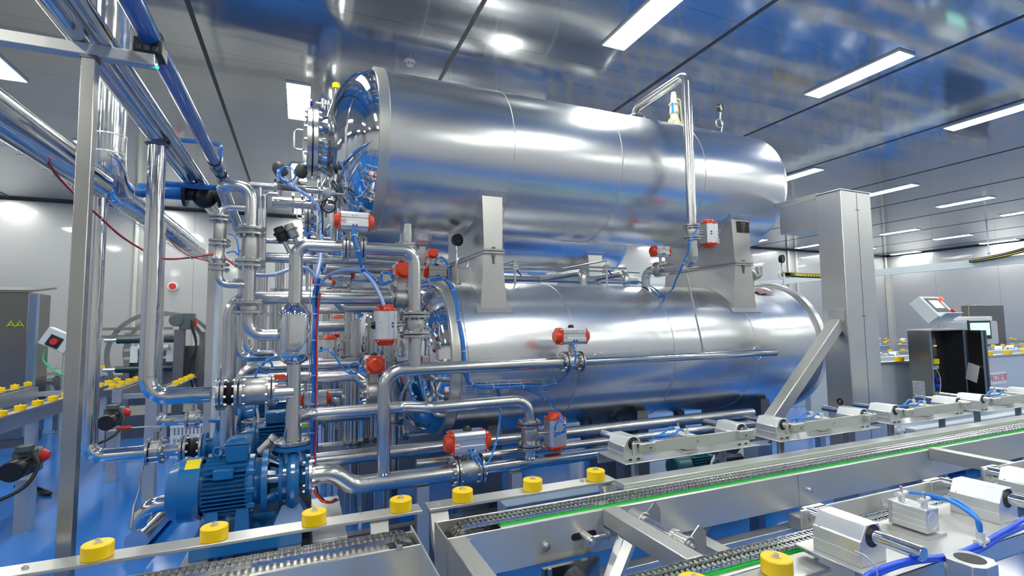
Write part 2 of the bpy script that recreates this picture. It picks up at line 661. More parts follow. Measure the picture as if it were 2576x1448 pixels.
def upper_vessel(dy, label):
    yc = TY + dy
    t = thing('water_tank', label, 'tank', (2.6, yc, ZU - TR), 'horizontal steel vessels')
    ax = (1, 0, 0)
    o = (0, yc, ZU)
    MB().lathe(o, ax, [(.575, TR - .03), (.575, TR)] + [(.575 + (4.60 - .575) * i / 8, TR) for i in range(1, 9)] + [
        (4.60 + .38 * math.sin(a), TR - .10 + .10 * math.cos(a) if a < 1.2 else 0) for a in ()] +
        [(4.60 + .17 * math.sin(PI / 2 * i / 8), TR - .17 + .17 * math.cos(PI / 2 * i / 8)) for i in range(1, 7)] +
        dome(4.72, .560, .17, 10)[1:], 96).build('shell', 'shell_steel', t, sharp=50)
    b = MB()
    for x in (1.56, 2.596, 3.55):
        seam(b, x, yc, ZU, TR)
    b.build('seam_band', 'brushed_steel', t)
    MB().lathe(o, ax, [(.50, TR - .05), (.495, TR + .005), (.50, TR + .014), (.57, TR + .014), (.578, TR + .004), (.578, TR - .05)], 96).build('rim_ring', 'brushed_steel', t)
    MB().lathe(o, ax, list(reversed(dome(.50, TR - .01, -.36, 18))) + [(.50, TR - .01)], 96).build('polished_head', 'mirror_steel', t, sharp=60)
    # manway
    xf = at(805, 345, Y=yc).x if dy == 0 else 0.02
    xf = 0.02
    MB().lathe(o, ax, [(xf, .205), (.06, .205), (.11, .21), (.20, .25), (.23, .25)], 48).build('manway_neck', 'mirror_steel', t)
    f1 = MB().lathe(o, ax, [(xf + .045, .2), (xf + .045, .275), (xf + .05, .28), (xf + .078, .28), (xf + .083, .275), (xf + .083, .2)], 48).build('manway_flange', 'flange_steel', t)
    cv = MB().lathe(o, ax, [(xf - .035, 0), (xf - .03, .12), (xf - .005, .2), (xf, .275), (xf + .005, .28), (xf + .033, .28), (xf + .038, .275), (xf + .038, 0)], 48).build('manway_cover', 'flange_steel', t, sharp=30)
    MB().lathe(o, ax, [(xf + .036, .25), (xf + .047, .25)], 48).build('gasket', 'black_rubber', t)
    for i in range(16):
        a = 2 * PI * (i + .5) / 16
        p = V((xf, yc + .255 * math.cos(a), ZU + .255 * math.sin(a)))
        bolt_at(f1, p + V((.083, 0, 0)), (1, 0, 0), .014, .018)
        bolt_at(cv, p, (-1, 0, 0), .014, .016)
    MB().tube([(xf - .01, yc - .02, ZU + .10), (xf - .09, yc - .02, ZU + .10), (xf - .09, yc - .02, ZU - .06), (xf - .01, yc - .02, ZU - .06)], .009, bend=.025).build('handle', 'pipe_steel', t)
    # bottom nozzle
    n = at(990, 585, Y=yc) if dy == 0 else V((0.76, yc, 0))
    nx = 0.80
    MB().cyl((nx, yc - .12, ZU - TR - .16), (nx, yc - .12, ZU - TR + .06), .057, 24).build('nozzle', 'pipe_steel', t)
    flange(t, (nx, yc - .12, ZU - TR - .135), (0, 0, -1), .105, .02, .057, 8, .008, -1)
    flange(t, (nx, yc - .12, ZU - TR - .157), (0, 0, -1), .105, .02, .057, 8, .008, 1)
    return t


def lower_vessel(dy, label):
    yc = TY + dy
    t = thing('retort_vessel', label, 'retort', (2.9, yc, 0), 'horizontal steel vessels')
    ax = (1, 0, 0)
    o = (0, yc, ZL)
    MB().lathe(o, ax, [(1.10, TR - .04), (1.10, TR)] + [(1.10 + (4.62 - 1.10) * i / 8, TR) for i in range(1, 9)] + [(4.70, TR - .004), (4.98, TR + .03), (4.98, .3)], 96).build('shell', 'shell_steel', t, sharp=50)
    b = MB()
    for x in (2.088, 3.10, 4.10):
        seam(b, x, yc, ZL, TR)
    b.build('seam_band', 'brushed_steel', t)
    MB().lathe(o, ax, [(1.03, TR - .06), (1.025, TR - .01), (1.03, TR + .012), (1.045, TR + .016), (1.095, TR + .016), (1.11, TR + .004), (1.11, TR - .05)], 96).build('rim_ring', 'brushed_steel', t)
    MB().lathe(o, ax, list(reversed(dome(1.03, TR - .02, -.34, 18))) + [(1.03, TR - .02)], 96).build('polished_head', 'mirror_steel', t, sharp=60)
    MB().lathe(o, ax, [(4.97, .60), (4.97, .70), (4.985, .715), (5.05, .715), (5.065, .70), (5.065, .60)], 96).build('door_ring', 'sheet_steel', t)
    MB().lathe(o, ax, [(5.05, .55), (5.05, .665), (5.08, .675), (5.085, .60), (5.085, .55)], 96).build('door_seal', 'black_rubber', t)
    MB().lathe(o, ax, [(5.06, .58), (5.12, .57), (5.17, .40), (5.19, 0)], 64).build('door', 'sheet_steel', t)
    # legs
    for x in (1.45, 2.9, 4.45):
        MB().box2((x - .06, yc - .42, 0), (x + .06, yc + .42, ZL - TR + .12)).build('leg', 'dark_steel', t)
    return t


upper_vessel(0, 'large steel water tank lying on top of the front retort, with polished domed head')
lower_vessel(0, 'large horizontal steel retort under the front upper tank, blue hoses round its rim')
D2 = 2.73
upper_vessel(D2, 'second steel tank seen through the gap behind the front upper tank')
lower_vessel(D2, 'second retort vessel on the floor behind the front retort')


def saddle(x0, x1, dy, label, plate=False):
    """bolted support between lower and upper vessel; x0,x1 front width at the joint"""
    y = 3.70 + dy
    yb = 2 * (TY + dy) - y
    zj = 2.285
    xc = (x0 + x1) / 2
    w = x1 - x0
    t = thing('vessel_support', label, 'support', (xc, TY + dy, ZL + TR - .2), 'supports between the vessels')
    wt, wj, wb = w * 1.12, w, w * 1.45
    zt, zb = 2.75, 1.82
    yc = TY + dy
    yt = yc - math.sqrt(TR ** 2 - (zt - ZU) ** 2)
    ybm = yc - math.sqrt(TR ** 2 - (zb - ZL) ** 2)

    def web(y0, z0, ztop, zcen, w0, w1, sg):
        """plate box from the joint to the curved shell; its edge follows the shell"""
        prof = [(y0, z0)]
        ys = yc - math.sqrt((TR + .002) ** 2 - (ztop - zcen) ** 2)
        a0 = math.atan2(ztop - zcen, ys - yc)
        a1 = math.atan2(ztop - zcen, yc - ys)
        if sg > 0:
            a0, a1 = a0 % (2 * PI), a1 % (2 * PI)
        for i in range(17):
            a = a0 + (a1 - a0) * i / 16
            prof.append((yc + (TR + .002) * math.cos(a), zcen + (TR + .002) * math.sin(a)))
        prof.append((2 * yc - y0, z0))
        L, Rr = [], []
        for yy, zz in prof:
            k = (zz - z0) / (ztop - z0)
            ww = w0 + (w1 - w0) * k
            L.append(V((xc - ww / 2, yy, zz)))
            Rr.append(V((xc + ww / 2, yy, zz)))
        n = len(prof)
        fs = [tuple(range(n)), tuple(reversed(range(n, 2 * n)))]
        for i in range(n):
            j = (i + 1) % n
            fs.append((j, i, i + n, j + n))
        if sg > 0:
            fs = [tuple(reversed(f)) for f in fs]
        return MB().add(L + Rr, fs)

    web(y, zj + .02, zt, ZU, wj, wt, 1).build('upper_saddle', 'brushed_steel', t, sharp=20)
    web(y, zj - .02, zb, ZL, wj, wb, -1).build('lower_saddle', 'brushed_steel', t, sharp=20)
    for s in (-1, 1):
        MB().box2((xc - wj / 2 - .012, y - .02, zj + s * .011 - .009), (xc + wj / 2 + .012, yb + .02, zj + s * .011 + .009)).build('joint_plate', 'flange_steel', t, bevel=.002)
    b = MB().hexbolt((xc, y - .005, zj - .045), (xc, y - .005, zj - .02), .016).cyl((xc, y - .005, zj - .10), (xc, y - .005, zj - .04), .009)
    b.hexbolt((xc, y - .005, zj + .02), (xc, y - .005, zj + .035), .016)
    b.build('bolt', 'dark_steel', t)
    # pad plates on the shells
    for (ww, zz, zc, yy) in ((wt, zt, ZU, yt), (wb, zb, ZL, ybm)):
        sg = 1 if zc == ZU else -1
        a = math.atan2(zz - zc, yy - yc)
        pts = []
        for k in range(4):
            aa = a + sg * (.06 - .05 * k) * -1
            pts.append((yc + (TR + .001) * math.cos(aa), zc + (TR + .001) * math.sin(aa), yc + (TR + .012) * math.cos(aa), zc + (TR + .012) * math.sin(aa)))
        m = MB()
        for p, q in zip(pts, pts[1:]):
            h = ww / 2 + .035
            m.hexa([(xc - h, p[2], p[3]), (xc + h, p[2], p[3]), (xc + h, q[2], q[3]), (xc - h, q[2], q[3]),
                    (xc - h, p[0], p[1]), (xc + h, p[0], p[1]), (xc + h, q[0], q[1]), (xc - h, q[0], q[1])])
        m.build('pad', 'sheet_steel', t)
    if plate:
        yp = y + .002
        a, b2 = at(1855, 556, Y=yp), at(1885, 586, Y=yp)
        p = MB().box2((a.x, yp - .002, b2.z), (b2.x, yp + .012, a.z)).build('rating_plate', 'plate_black', t)
        for i in range(5):
            text_part('rating_text', ['RETORT', '0.35 MPa', '147 C', 'No. 2', 'VOL'][i], .016, (((a.x + b2.x) / 2), yp - .0024, a.z - .02 - .022 * i), (1, 0, 0), (0, 0, 1), 'cast_steel', p, .0003)
    return t


xa, xb = at(1218, 628, Y=3.70).x, at(1264, 628, Y=3.70).x
saddle(xa, xb, 0, 'bolted steel support between front tank and retort, behind the left pressure gauge')
xa2, xb2 = at(1849, 660, Y=3.70).x, at(1889, 660, Y=3.70).x
saddle(xa2, xb2, 0, 'bolted steel support with black rating plate, near the right end of the front tank', True)
saddle(xa, xb, D2, 'steel support of the rear tank, behind the left front support')
saddle(xa2, xb2, D2, 'steel support of the rear tank seen through the gap between front tank and retort')

# ================================================================== GANTRY COLUMN at the right
CS = 4.52
q0 = at(2113.5, 473, Y=2.93)
cx0, cy0 = q0.x, q0.y
cx1 = at(2188.5, 483, Y=2.93).x
cyb = at(2052, 495, X=cx0).y
t = thing('gantry_column', 'tall square stainless column standing in front of the retort door end', 'column', ((cx0 + cx1) / 2, (cy0 + cyb) / 2, 0))
zt = at(2113.5, 477, Y=2.93).z
MB().box2((cx0, cy0, 0), (cx1, cyb, zt)).build('column_body', 'sheet_steel', t, bevel=.006)
MB().box2((cx0 - .008, cy0 - .008, zt), (cx1 + .008, cyb + .008, zt + .012)).build('cap_plate', 'sheet_steel', t, bevel=.003)
xm = cx0 + (cx1 - cx0) * .52
MB().box2((xm - .0015, cy0 - .002, .05), (xm + .0015, cy0 + .01, zt - .01)).build('panel_seam', 'dark_steel', t)
for zz in (zt - .17, zt - 1.15):
    for s in (-1, 1):
        MB().cyl((xm + s * .018, cy0 - .004, zz), (xm + s * .018, cy0 + .004, zz), .006, 12).build('screw', 'dark_steel', t)
# beam going back over the vessel door
MB().box2((cx0 + .03, cyb - .01, zt - .30), (cx1 - .03, cyb + .42, zt - .02)).build('beam', 'sheet_steel', t, bevel=.004)
MB().box2((cx0 + .02, cyb, zt - .012), (cx0 + .07, cyb + .45, zt + .03)).build('slotted_channel', 'brushed_steel', t)
# grommet
MB().ring((cx0 - .002, (cy0 + cyb) / 2, at(2120, 1010, X=cx0).z), (1, 0, 0), .022, .008, 20).build('grommet', 'black_rubber', t)
# diagonal brace
bt = at(2100, 812, Y=cy0 - .0)
b0 = V((cx0 + .0, cy0 + .10, bt.z))
b1 = at(1948, 1045, Y=cy0 + .10)
dirv = (b1 - b0)
b1 = b0 + dirv * (b0.z / (b0.z - b1.z))
MB().bar(b0, b1, .10, .10, (0, 1, 0)).build('brace', 'brushed_steel', t, bevel=.006)
MB().box((cx0 - .006, cy0 + .10, b0.z), (.012, .15, .24)).build('brace_plate', 'flange_steel', t, bevel=.002)

# ================================================================== CONVEYORS
def chain_mesh(x0, x1, y, z, wrap=0):
    """duplex roller chain along X, centre height z; wrap=-1/+1 curls the left/right end down over the sprocket"""
    p = 0.0205
    n = int((x1 - x0) / p)
    pins = [(x0 + p * i, z, 0.0) for i in range(n + 1)]
    R = .052
    if wrap:
        k = 5
        ext = []
        for i in range(1, k):
            a = i * p / R
            if wrap < 0:
                ext.append((x0 - R * math.sin(a), z - R + R * math.cos(a), a))
            else:
                ext.append((pins[-1][0] + R * math.sin(a), z - R + R * math.cos(a), -a))
        pins = (list(reversed(ext)) + pins) if wrap < 0 else pins + ext
    m = MB()
    h = .0088
    for i, (px, pz, _) in enumerate(pins):
        for yy in (-.017, .017):
            m.lathe((px, y + yy - .0095, pz), (0, 1, 0), [(0, .0058), (.019, .0058)], 6)
        m.lathe((px, y - .0375, pz), (0, 1, 0), [(0, 0), (0, .0028), (.003, .003)], 5)
        if i == len(pins) - 1:
            break
        qx, qz, _ = pins[i + 1]
        d = V((qx - px, 0, qz - pz))
        u = d.normalized()
        w = V((-u.z, 0, u.x))
        poly = []
        for c, s in (((qx, qz), 1), ((px, pz), -1)):
            for t in (-50, 0, 50):
                a = math.radians(t)
                poly.append(V((c[0], 0, c[1])) + u * (s * h * math.cos(a)) + w * (s * h * math.sin(a)))
        offs = (-.0345, .0, .032) if i % 2 == 0 else (-.0305, -.004, .004, .028)
        for yo in offs:
            m.prism([q + V((0, y + yo, 0)) for q in poly], (0, .0025, 0))
    return m


def guide_roller(parent, x, y, z, r=.045, h=.047):
    o = MB().lathe((x, y, z), (0, 0, 1), [(0, 0), (0, r - .003), (.003, r), (h - .003, r), (h, r - .003), (h, 0)], 36).build('guide_roller', 'yellow_roller', parent)
    MB().lathe((x, y, z + h), (0, 0, 1), [(0, .014), (.003, .014), (.003, 0)], 24).build('washer', 'bolt_steel', o)
    bolt_at(o, (x, y, z + h + .003), (0, 0, 1), .0085, .008)
    return o


YR, YN = 2.135, 1.131       # lines of the guide rollers
ZB = 0.94
XEND = 9.4
# ---- left front section
t = thing('chain_conveyor', 'front chain conveyor section at lower left, with four yellow guide rollers', 'conveyor', (-1.0, 1.75, 0), 'roller chain conveyors')
xl0 = -1.9
MB().box2((xl0, 2.09, ZB - .012), (.475, 2.18, ZB)).build('guide_bar', 'brushed_rail', t, bevel=.0015)
for x in (-.614, -.275, .061, .394, -.95):
    guide_roller(t, x, YR, ZB)
for x in (-.80, .24):
    bolt_at(t, (x, 2.135, ZB), (0, 0, 1), .009, .008)
for x in (-1.0, .27):
    MB().prism([(x, 2.15, ZB - .012), (x, 2.12, ZB - .012), (x, 2.085, .86), (x, 2.06, .80), (x, 2.02, .78), (x, 2.03, .76), (x, 2.08, .78), (x, 2.11, .86)], (.07, 0, 0)).build('bracket', 'brushed_steel', t)
m = MB().box2((xl0, 1.815, .74), (.41, 1.82, .925))
m.box2((xl0, 1.82, .92), (.30, 1.93, .925)).box2((xl0, 1.985, .76), (.41, 1.995, .905)).box2((xl0, 1.82, .74), (.41, 1.99, .745))
m.build('rail_channel', 'brushed_rail', t, bevel=.003)
MB().box2((.405, 1.815, .74), (.411, 1.995, .925)).build('end_plate', 'brushed_steel', t)
MB().box2((.30, 1.822, .74), (.40, 1.985, .89)).build('sprocket_housing', 'black_plastic', t)
MB().lathe((.335, 1.83, .885), (0, 1, 0), [(0, .02), (0, .045), (.12, .045), (.12, .02)], 24).build('sprocket', 'dark_steel', t)
MB().prism([(.411, 1.815, .925), (.411, 1.815, .66), (.411, 1.20, .66), (.411, 1.20, .925)], (-.006, 0, 0)).build('end_panel', 'brushed_steel', t)
MB().box2((.33, 1.30, .68), (.405, 1.815, .74)).build('cross_beam', 'brushed_steel', t, bevel=.003)
MB().box2((-.30, 1.30, .76), (-.22, 1.815, .84)).build('cross_beam', 'brushed_steel', t, bevel=.003)
p = at(1005, 1375, Y=1.815)
bolt_at(t, p, (0, -1, 0), .012, .008)
MB().bar((-.16, 1.79, .93), (-.10, 1.72, .3), .05, .05).build('strut', 'brushed_steel', t)
for x in (-1.5, .25):
    MB().box2((x - .04, 1.87, .03), (x + .04, 1.95, .74)).build('leg', 'brushed_steel', t)
    MB().box2((x - .04, 1.22, .03), (x + .04, 1.30, .86)).build('leg', 'brushed_steel', t)
MB().box2((xl0, 1.21, .74), (.40, 1.30, .92)).build('rail_channel', 'brushed_rail', t, bevel=.003)
c = chain_mesh(xl0, .345, 1.875, .944, 1).build('roller_chain', 'chain_steel')
tag(c, 'silver duplex roller chain on the front left conveyor section, ending at its box end', 'chain', 'duplex roller chains')

# ---- right front section
t = thing('chain_conveyor', 'front chain conveyor section at lower right, chain on a green strip', 'conveyor', (5.0, 1.6, 0), 'roller chain conveyors')
RC = t
MB().box2((.505, 2.09, ZB - .012), (1.43, 2.18, ZB)).build('guide_bar', 'brushed_rail', t, bevel=.0015)
for x in (.661, .998, 1.339):
    guide_roller(t, x, YR, ZB)
for x in (.553, 1.26):
    bolt_at(t, (x, 2.135, ZB), (0, 0, 1), .009, .008)
for x in (.515, 1.36):
    MB().prism([(x, 2.16, ZB - .012), (x, 2.12, ZB - .012), (x, 2.085, .86), (x, 2.05, .80), (x, 2.01, .78), (x, 2.01, .70), (x, 2.04, .70), (x, 2.05, .77), (x, 2.10, .80), (x, 2.13, .86)], (.075, 0, 0)).build('bracket', 'brushed_steel', t)
# far rail: plate towards the camera, top flange and wear strip, back plate
m = MB().box2((.505, 1.82, .762), (XEND, 1.826, .925))
m.box2((.72, 1.826, .919), (XEND, 1.985, .925)).box2((.505, 1.985, .762), (XEND, 1.991, .925)).box2((.505, 1.826, .762), (XEND, 1.985, .768))
m.build('rail_channel', 'brushed_rail', t, bevel=.003)
MB().box2((.50, 1.82, .762), (.506, 1.991, .925)).build('end_plate', 'brushed_steel', t)
MB().box2((1.40, 1.99, .925), (XEND, 2.07, .95)).build('top_plate', 'sheet_steel', t, bevel=.002)
MB().box2((.72, 1.841, .925), (XEND, 1.935, .931)).build('wear_strip', 'green_strip', t)
MB().box2((.51, 1.835, .77), (.70, 1.98, .88)).build('sprocket_housing', 'black_plastic', t)
MB().lathe((.585, 1.835, .885), (0, 1, 0), [(0, .02), (0, .042), (.10, .042), (.10, .02)], 24).build('sprocket', 'dark_steel', t)
c = chain_mesh(.60, XEND - .1, 1.883, .9405, -1).build('roller_chain', 'chain_steel')
tag(c, 'silver duplex roller chain with a green strip along its edge, far rail of front conveyor', 'chain', 'duplex roller chains')
# seams and bolts on the rail plate
for px, py in ((1180, 1363), (1375, 1373), (2035, 1232)):
    bolt_at(t, at(px, py, Y=1.82), (0, -1, 0), .013, .012)
xs = at(2010, 1250, Y=1.82).x
MB().box2((xs - .001, 1.8195, .765), (xs + .001, 1.822, .922)).build('plate_joint', 'dark_steel', t)
# chain tensioner
a, b = at(1437, 1352, Y=1.82), at(1500, 1338, Y=1.82)
MB().prism([(cx_ + .014 * math.cos(k_), 1.8187, a.z + .014 * math.sin(k_)) for cx_, k0 in ((b.x - .014, -PI / 2), (a.x + .014, PI / 2)) for k_ in [k0 + PI * q_ / 8 for q_ in range(9)]], (0, .0018, 0)).build('tension_slot', 'black_plastic', t)
tn = MB().cyl((a.x + .055, 1.755, a.z), (a.x + .055, 1.82, a.z), .021, 20).build('tension_pin', 'bolt_steel', t, bevel=.002)
bolt_at(tn, (a.x + .055, 1.755, a.z), (0, -1, 0), .012, .01)
MB().cyl((a.x + .07, 1.785, a.z), (a.x + .26, 1.785, a.z), .007, 10).build('tension_rod', 'brushed_steel', t)
for k in (.135, .155, .18):
    MB().cyl((a.x + k, 1.785, a.z), (a.x + k + .014, 1.785, a.z), .014, 6).build('nut', 'bolt_steel', t)
MB().box2((a.x + .15, 1.77, a.z - .02), (a.x + .158, 1.82, a.z + .02)).build('tension_bracket', 'bolt_steel', t)
# cross beams to the near rail
def xbeam(x0, x1, z0, z1, y0=1.325, y1=1.82, mname='brushed_steel'):
    return MB().box2((x0, y0, z0), (x1, y1, z1)).build('cross_beam', mname, t, bevel=.004)
xbeam(.506, .575, .70, .924)
xbeam(1.17, 1.24, .865, .932)
xbeam(3.45, 3.51, .87, .938)
xbeam(5.7, 5.76, .87, .938)
# lower frame
for x0, x1 in ((1.62, 1.69), (2.25, 2.32), (2.47, 2.53), (3.3, 3.36), (3.55, 3.61), (4.3, 4.36), (4.6, 4.66)):
    xbeam(x0, x1, .68, .745)
MB().box2((.9, 1.80, .60), (XEND, 1.86, .68)).build('lower_rail', 'brushed_steel', t, bevel=.003)
MB().box2((.9, 1.30, .60), (XEND, 1.36, .68)).build('lower_rail', 'brushed_steel', t, bevel=.003)
# near rail
m = MB().box2((.86, 1.205, .762), (XEND, 1.211, .925)).box2((.86, 1.211, .919), (XEND, 1.325, .925)).box2((.86, 1.319, .762), (XEND, 1.325, .925))
m.build('rail_channel', 'brushed_rail', t, bevel=.003)
MB().box2((.86, 1.221, .925), (XEND, 1.315, .931)).build('wear_strip', 'green_strip', t)
MB().box2((1.80, 1.11, .90), (XEND, 1.20, .935)).build('top_plate', 'sheet_steel', t, bevel=.003)
MB().box2((.75, 1.085, ZB - .012), (1.52, 1.175, ZB)).build('guide_bar', 'brushed_rail', t, bevel=.0015)
MB().box2((1.42, 1.15, .86), (1.55, 1.203, .935)).build('bracket', 'brushed_steel', t)
for x in (1.341, 1.02):
    guide_roller(t, x, YN, ZB)
bolt_at(t, (1.19, 1.10, ZB), (0, 0, 1), .009, .008)
c = chain_mesh(.86, 3.2, 1.263, .9405).build('roller_chain', 'chain_steel')
tag(c, 'silver duplex roller chain behind the nearest yellow roller, near rail of front conveyor', 'chain', 'duplex roller chains')
# legs
for x in (1.12, 3.4, 6.0):
    for y in (1.33, 1.83):
        MB().box2((x, y - .03, .04), (x + .06, y + .03, .60)).build('leg', 'brushed_steel', t)
        MB().cyl((x + .03, y, 0), (x + .03, y, .04), .04, 16).build('foot', 'bolt_steel', t)
l0 = at(1560, 1340, Y=1.72)
MB().bar(at(1590, 1350, Y=1.70), at(1530, 1500, Y=1.66), .045, .02).build('strut', 'brushed_steel', t)
MB().bar(at(1565, 1345, Y=1.76), at(1515, 1500, Y=1.70), .03, .02).build('strut', 'brushed_steel', t)
# return-roller shaft between two brackets
a, b = at(1590, 1290, Y=1.77), V((0, 0, 0))
b = V((a.x, 1.42, a.z))
b = V((at(1740, 1388, Y=1.44).x, 1.44, a.z))
sh = MB().cyl((a.x, 1.77, a.z), (a.x, 1.43, a.z), .0175, 24).build('idler_shaft', 'chrome', t)
for y0, y1, r in ((1.77, 1.70, .024), (1.70, 1.685, .03), (1.52, 1.50, .03), (1.50, 1.435, .025), (1.45, 1.435, .03)):
    MB().lathe((a.x, y0, a.z), (0, -1, 0), [(0, 0), (0, r - .002), (.002, r), (y0 - y1 - .002, r), (y0 - y1, r - .002), (y0 - y1, 0)], 24).build('collar', 'bolt_steel', sh)
bolt_at(sh, (a.x, 1.43, a.z), (0, -1, 0), .012, .015)
for y in (1.70, 1.45):
    MB().prism([(a.x + .03, y, a.z - .06), (a.x + .09, y, a.z - .06), (a.x + .09, y, a.z + .03), (a.x + .06, y, a.z + .055), (a.x + .02, y, a.z + .02)], (0, .005, 0)).build('shaft_bracket', 'bolt_steel', t)
    MB().box2((a.x + .03, y - .03, a.z - .065), (a.x + .09, y + .03, a.z - .06)).build('shaft_bracket', 'bolt_steel', t)
# drive under the rail
MB().lathe((at(1445, 1445, Y=1.72).x, 1.62, at(1445, 1462, Y=1.72).z), (0, 1, 0), [(0, 0), (0, .02), (.04, .02), (.04, .035), (.06, .05), (.10, .055), (.10, 0)], 32).build('drive_wheel', 'black_rubber', t)
dr = at(1445, 1445, Y=1.72)
MB().box2((dr.x - .10, 1.78, dr.z - .14), (dr.x + .15, 1.80, .76)).build('drive_guard', 'dim_steel', t)
mb = MB()
for k in range(9):
    z = .76 - .021 * k
    mb.box((dr.x - .085, 1.76, z), (.012, .02, .022))
mb.build('drive_chain', 'chain_steel', t)
MB().box2((.9, 2.22, .77), (XEND, 2.34, .85)).build('side_rail', 'frame_blue_grey', t, bevel=.004)
for x in (1.9, 4.4, 7.0):
    MB().box2((x, 2.24, .03), (x + .07, 2.31, .77)).build('leg', 'frame_blue_grey', t)


# ---- pneumatic slide units
def slide_unit(xc, yb, sg, z0, label, hose_label, group='pneumatic slide units', post_z=.85, detail=True):
    """two bearing blocks with shafts along Y pushing a bar; sg=+1: bar towards -Y (far side), -1: bar towards +Y (near side).
       yb = plane of the bar's outer face"""
    t = thing('slide_unit', label, 'pneumatic slide', (xc, yb + sg * .14, post_z), group)
    Y = lambda d: yb + sg * d
    hx = .383
    zs = z0 + .084
    def bx(xa, da, za, xb_, db, zb_):
        return MB().box2((xa, min(Y(da), Y(db)), za), (xb_, max(Y(da), Y(db)), zb_))
    m = bx(xc - .47, .005, z0 - .006, xc + .47, .27, z0)
    m.box2((xc - .47, min(Y(.264), Y(.27)), z0 - .06), (xc + .47, max(Y(.264), Y(.27)), z0))
    m.build('base_plate', 'sheet_steel', t, bevel=.002)
    for s in (-1, 1):
        x = xc + s * hx
        w, h = .06, .118
        prof = [(-w, 0), (w, 0), (w, .074), (w - .006, .076), (w - .010, .084), (w - .030, h), (-w + .030, h), (-w + .010, .084), (-w + .006, .076), (-w, .074)]
        bo = MB().prism([(x + a, Y(.055), z0 + b) for a, b in prof], (0, sg * .15, 0)).build('bearing_block', 'aluminium', t, bevel=.002)
        MB().box2((x - w - .0012, min(Y(.056), Y(.204)), z0 + .034), (x + w + .0012, max(Y(.056), Y(.204)), z0 + .037)).build('groove_line', 'white_plastic', bo)
        for k in (.0545, .2055):
            MB().lathe((x, Y(k), zs), (0, 1, 0), [(0, .02), (0, .0335), (.001 if sg > 0 else -.001, .0335)], 32).build('bore_seal', 'black_rubber', bo)
        MB().lathe((x, min(Y(.0), Y(.34)), zs), (0, 1, 0), [(0, 0), (0, .0185), (.002, .02), (.338, .02), (.34, .0185), (.34, 0)], 28).build('guide_shaft', 'chrome', t)
        cl = bx(x - .012 if s < 0 else x - .085, -.022, zs - .03, x + .085 if s < 0 else x + .012, .012, zs + .014).build('clamp_block', 'brushed_steel', t, bevel=.004)
        xx = x - s * .05
        MB().lathe((xx, Y(-.022), zs - .010), (0, -sg, 0), [(-.002, 0), (-.002, .006), (.0012, .006), (.0012, .011), (-.001, .012)], 20).build('screw', 'bolt_steel', cl)
        MB().cyl((xx + 0, Y(-.024), zs - .010), (xx, Y(-.0245), zs - .010), .004, 6).build('screw_socket', 'black_plastic', cl)
        for kx in (-.054, .054):
            bolt_at(bo, (x + kx, Y(.075), z0 + .0745), (0, 0, 1), .004, .003)
        for kx in (-.03, .02):
            bx(x + kx, .0535, z0 - .001, x + kx + .018, .056, z0 + .007).build('slot', 'black_plastic', bo)
    bx(xc - hx - .045, .0, zs - .045, xc + hx + .045, .009, zs + .014).build('push_bar', 'brushed_rail', t, bevel=.0015)
    MB().cyl((xc + .0, Y(-.001), zs - .016), (xc, Y(.01), zs - .016), .010, 18).build('bar_screw', 'bolt_steel', t)
    # compact cylinder
    cw, ch = .036, .08
    cb = bx(xc - cw, .055, z0 + .012, xc + cw, .165, z0 + .012 + ch).build('cylinder_body', 'aluminium', t, bevel=.004)
    mm = MB()
    for zz in (.03, .05, .07):
        mm.box2((xc - cw - .001, min(Y(.056), Y(.164)), z0 + zz), (xc + cw + .001, max(Y(.056), Y(.164)), z0 + zz + .003))
    mm.build('cylinder_grooves', 'aluminium_white', cb)
    bx(xc - cw, .045, z0 + .012, xc + cw, .055, z0 + .012 + ch).build('end_cap', 'brushed_steel', cb, bevel=.002)
    for a in (-1, 1):
        for b in (-1, 1):
            for k in (.044, .166):
                MB().cyl((xc + a * .026, Y(k), z0 + .052 + b * .03), (xc + a * .026, Y(k + (.004 if k < .1 else -.004)), z0 + .052 + b * .03), .0065, 12).build('tie_screw', 'bolt_steel', cb)
    MB().lathe((xc, Y(.165), z0 + .052), (0, sg, 0), [(0, .028), (.0012, .028), (.0012, .026), (.0004, .0255), (.0004, 0)], 32).build('rear_cover', 'aluminium_white', cb)
    MB().cyl((xc, Y(.01), z0 + .052), (xc, Y(.05), z0 + .052), .010, 16).build('piston_rod', 'chrome', t)
    m = bx(xc - .06, .165, z0 + .0, xc + .06, .171, z0 + .03)
    bx(xc - .055, .05, z0, xc + .055, .175, z0 + .008).build('cylinder_mount', 'sheet_steel', t)
    # fittings
    tips = []
    for k in (.075, .145):
        f = MB().cyl((xc - .005, Y(k), z0 + .092), (xc - .005, Y(k), z0 + .120), .010, 14).cyl((xc - .005, Y(k), z0 + .113), (xc - .032, Y(k), z0 + .116), .0085, 14)
        fo = f.build('air_fitting', 'white_plastic', t)
        MB().cyl((xc - .005, Y(k), z0 + .120), (xc - .005, Y(k), z0 + .128), .0065, 6).cyl((xc - .005, Y(k), z0 + .128), (xc - .005, Y(k), z0 + .142), .004, 10).build('flow_screw', 'bolt_steel', fo)
        tips.append(V((xc - .032, Y(k), z0 + .116)))
    for s in (-.33, .31):
        po = MB().cyl((xc + s * .98, Y(.13), post_z), (xc + s * .98, Y(.13), z0 - .006), .021, 24).build('post', 'brushed_steel', t)
        MB().box((xc + s * .98, Y(.13), post_z + .004), (.075, .07, .008)).build('post_foot', 'sheet_steel', t)
    # tee fitting and hoses (a thing of its own: it hangs on the unit)
    hb = thing('air_hose', hose_label, 'hose', (xc - .15, Y(.14), z0 + .02), 'blue air hoses on the slide units')
    teeP = V((xc - .16, Y(.16), z0 + .03)) if sg > 0 else V((at(2468, 1362, Y=.905).x + xc - 1.98, .905, at(2468, 1362, Y=.905).z))
    hs = 1 if sg > 0 else -1
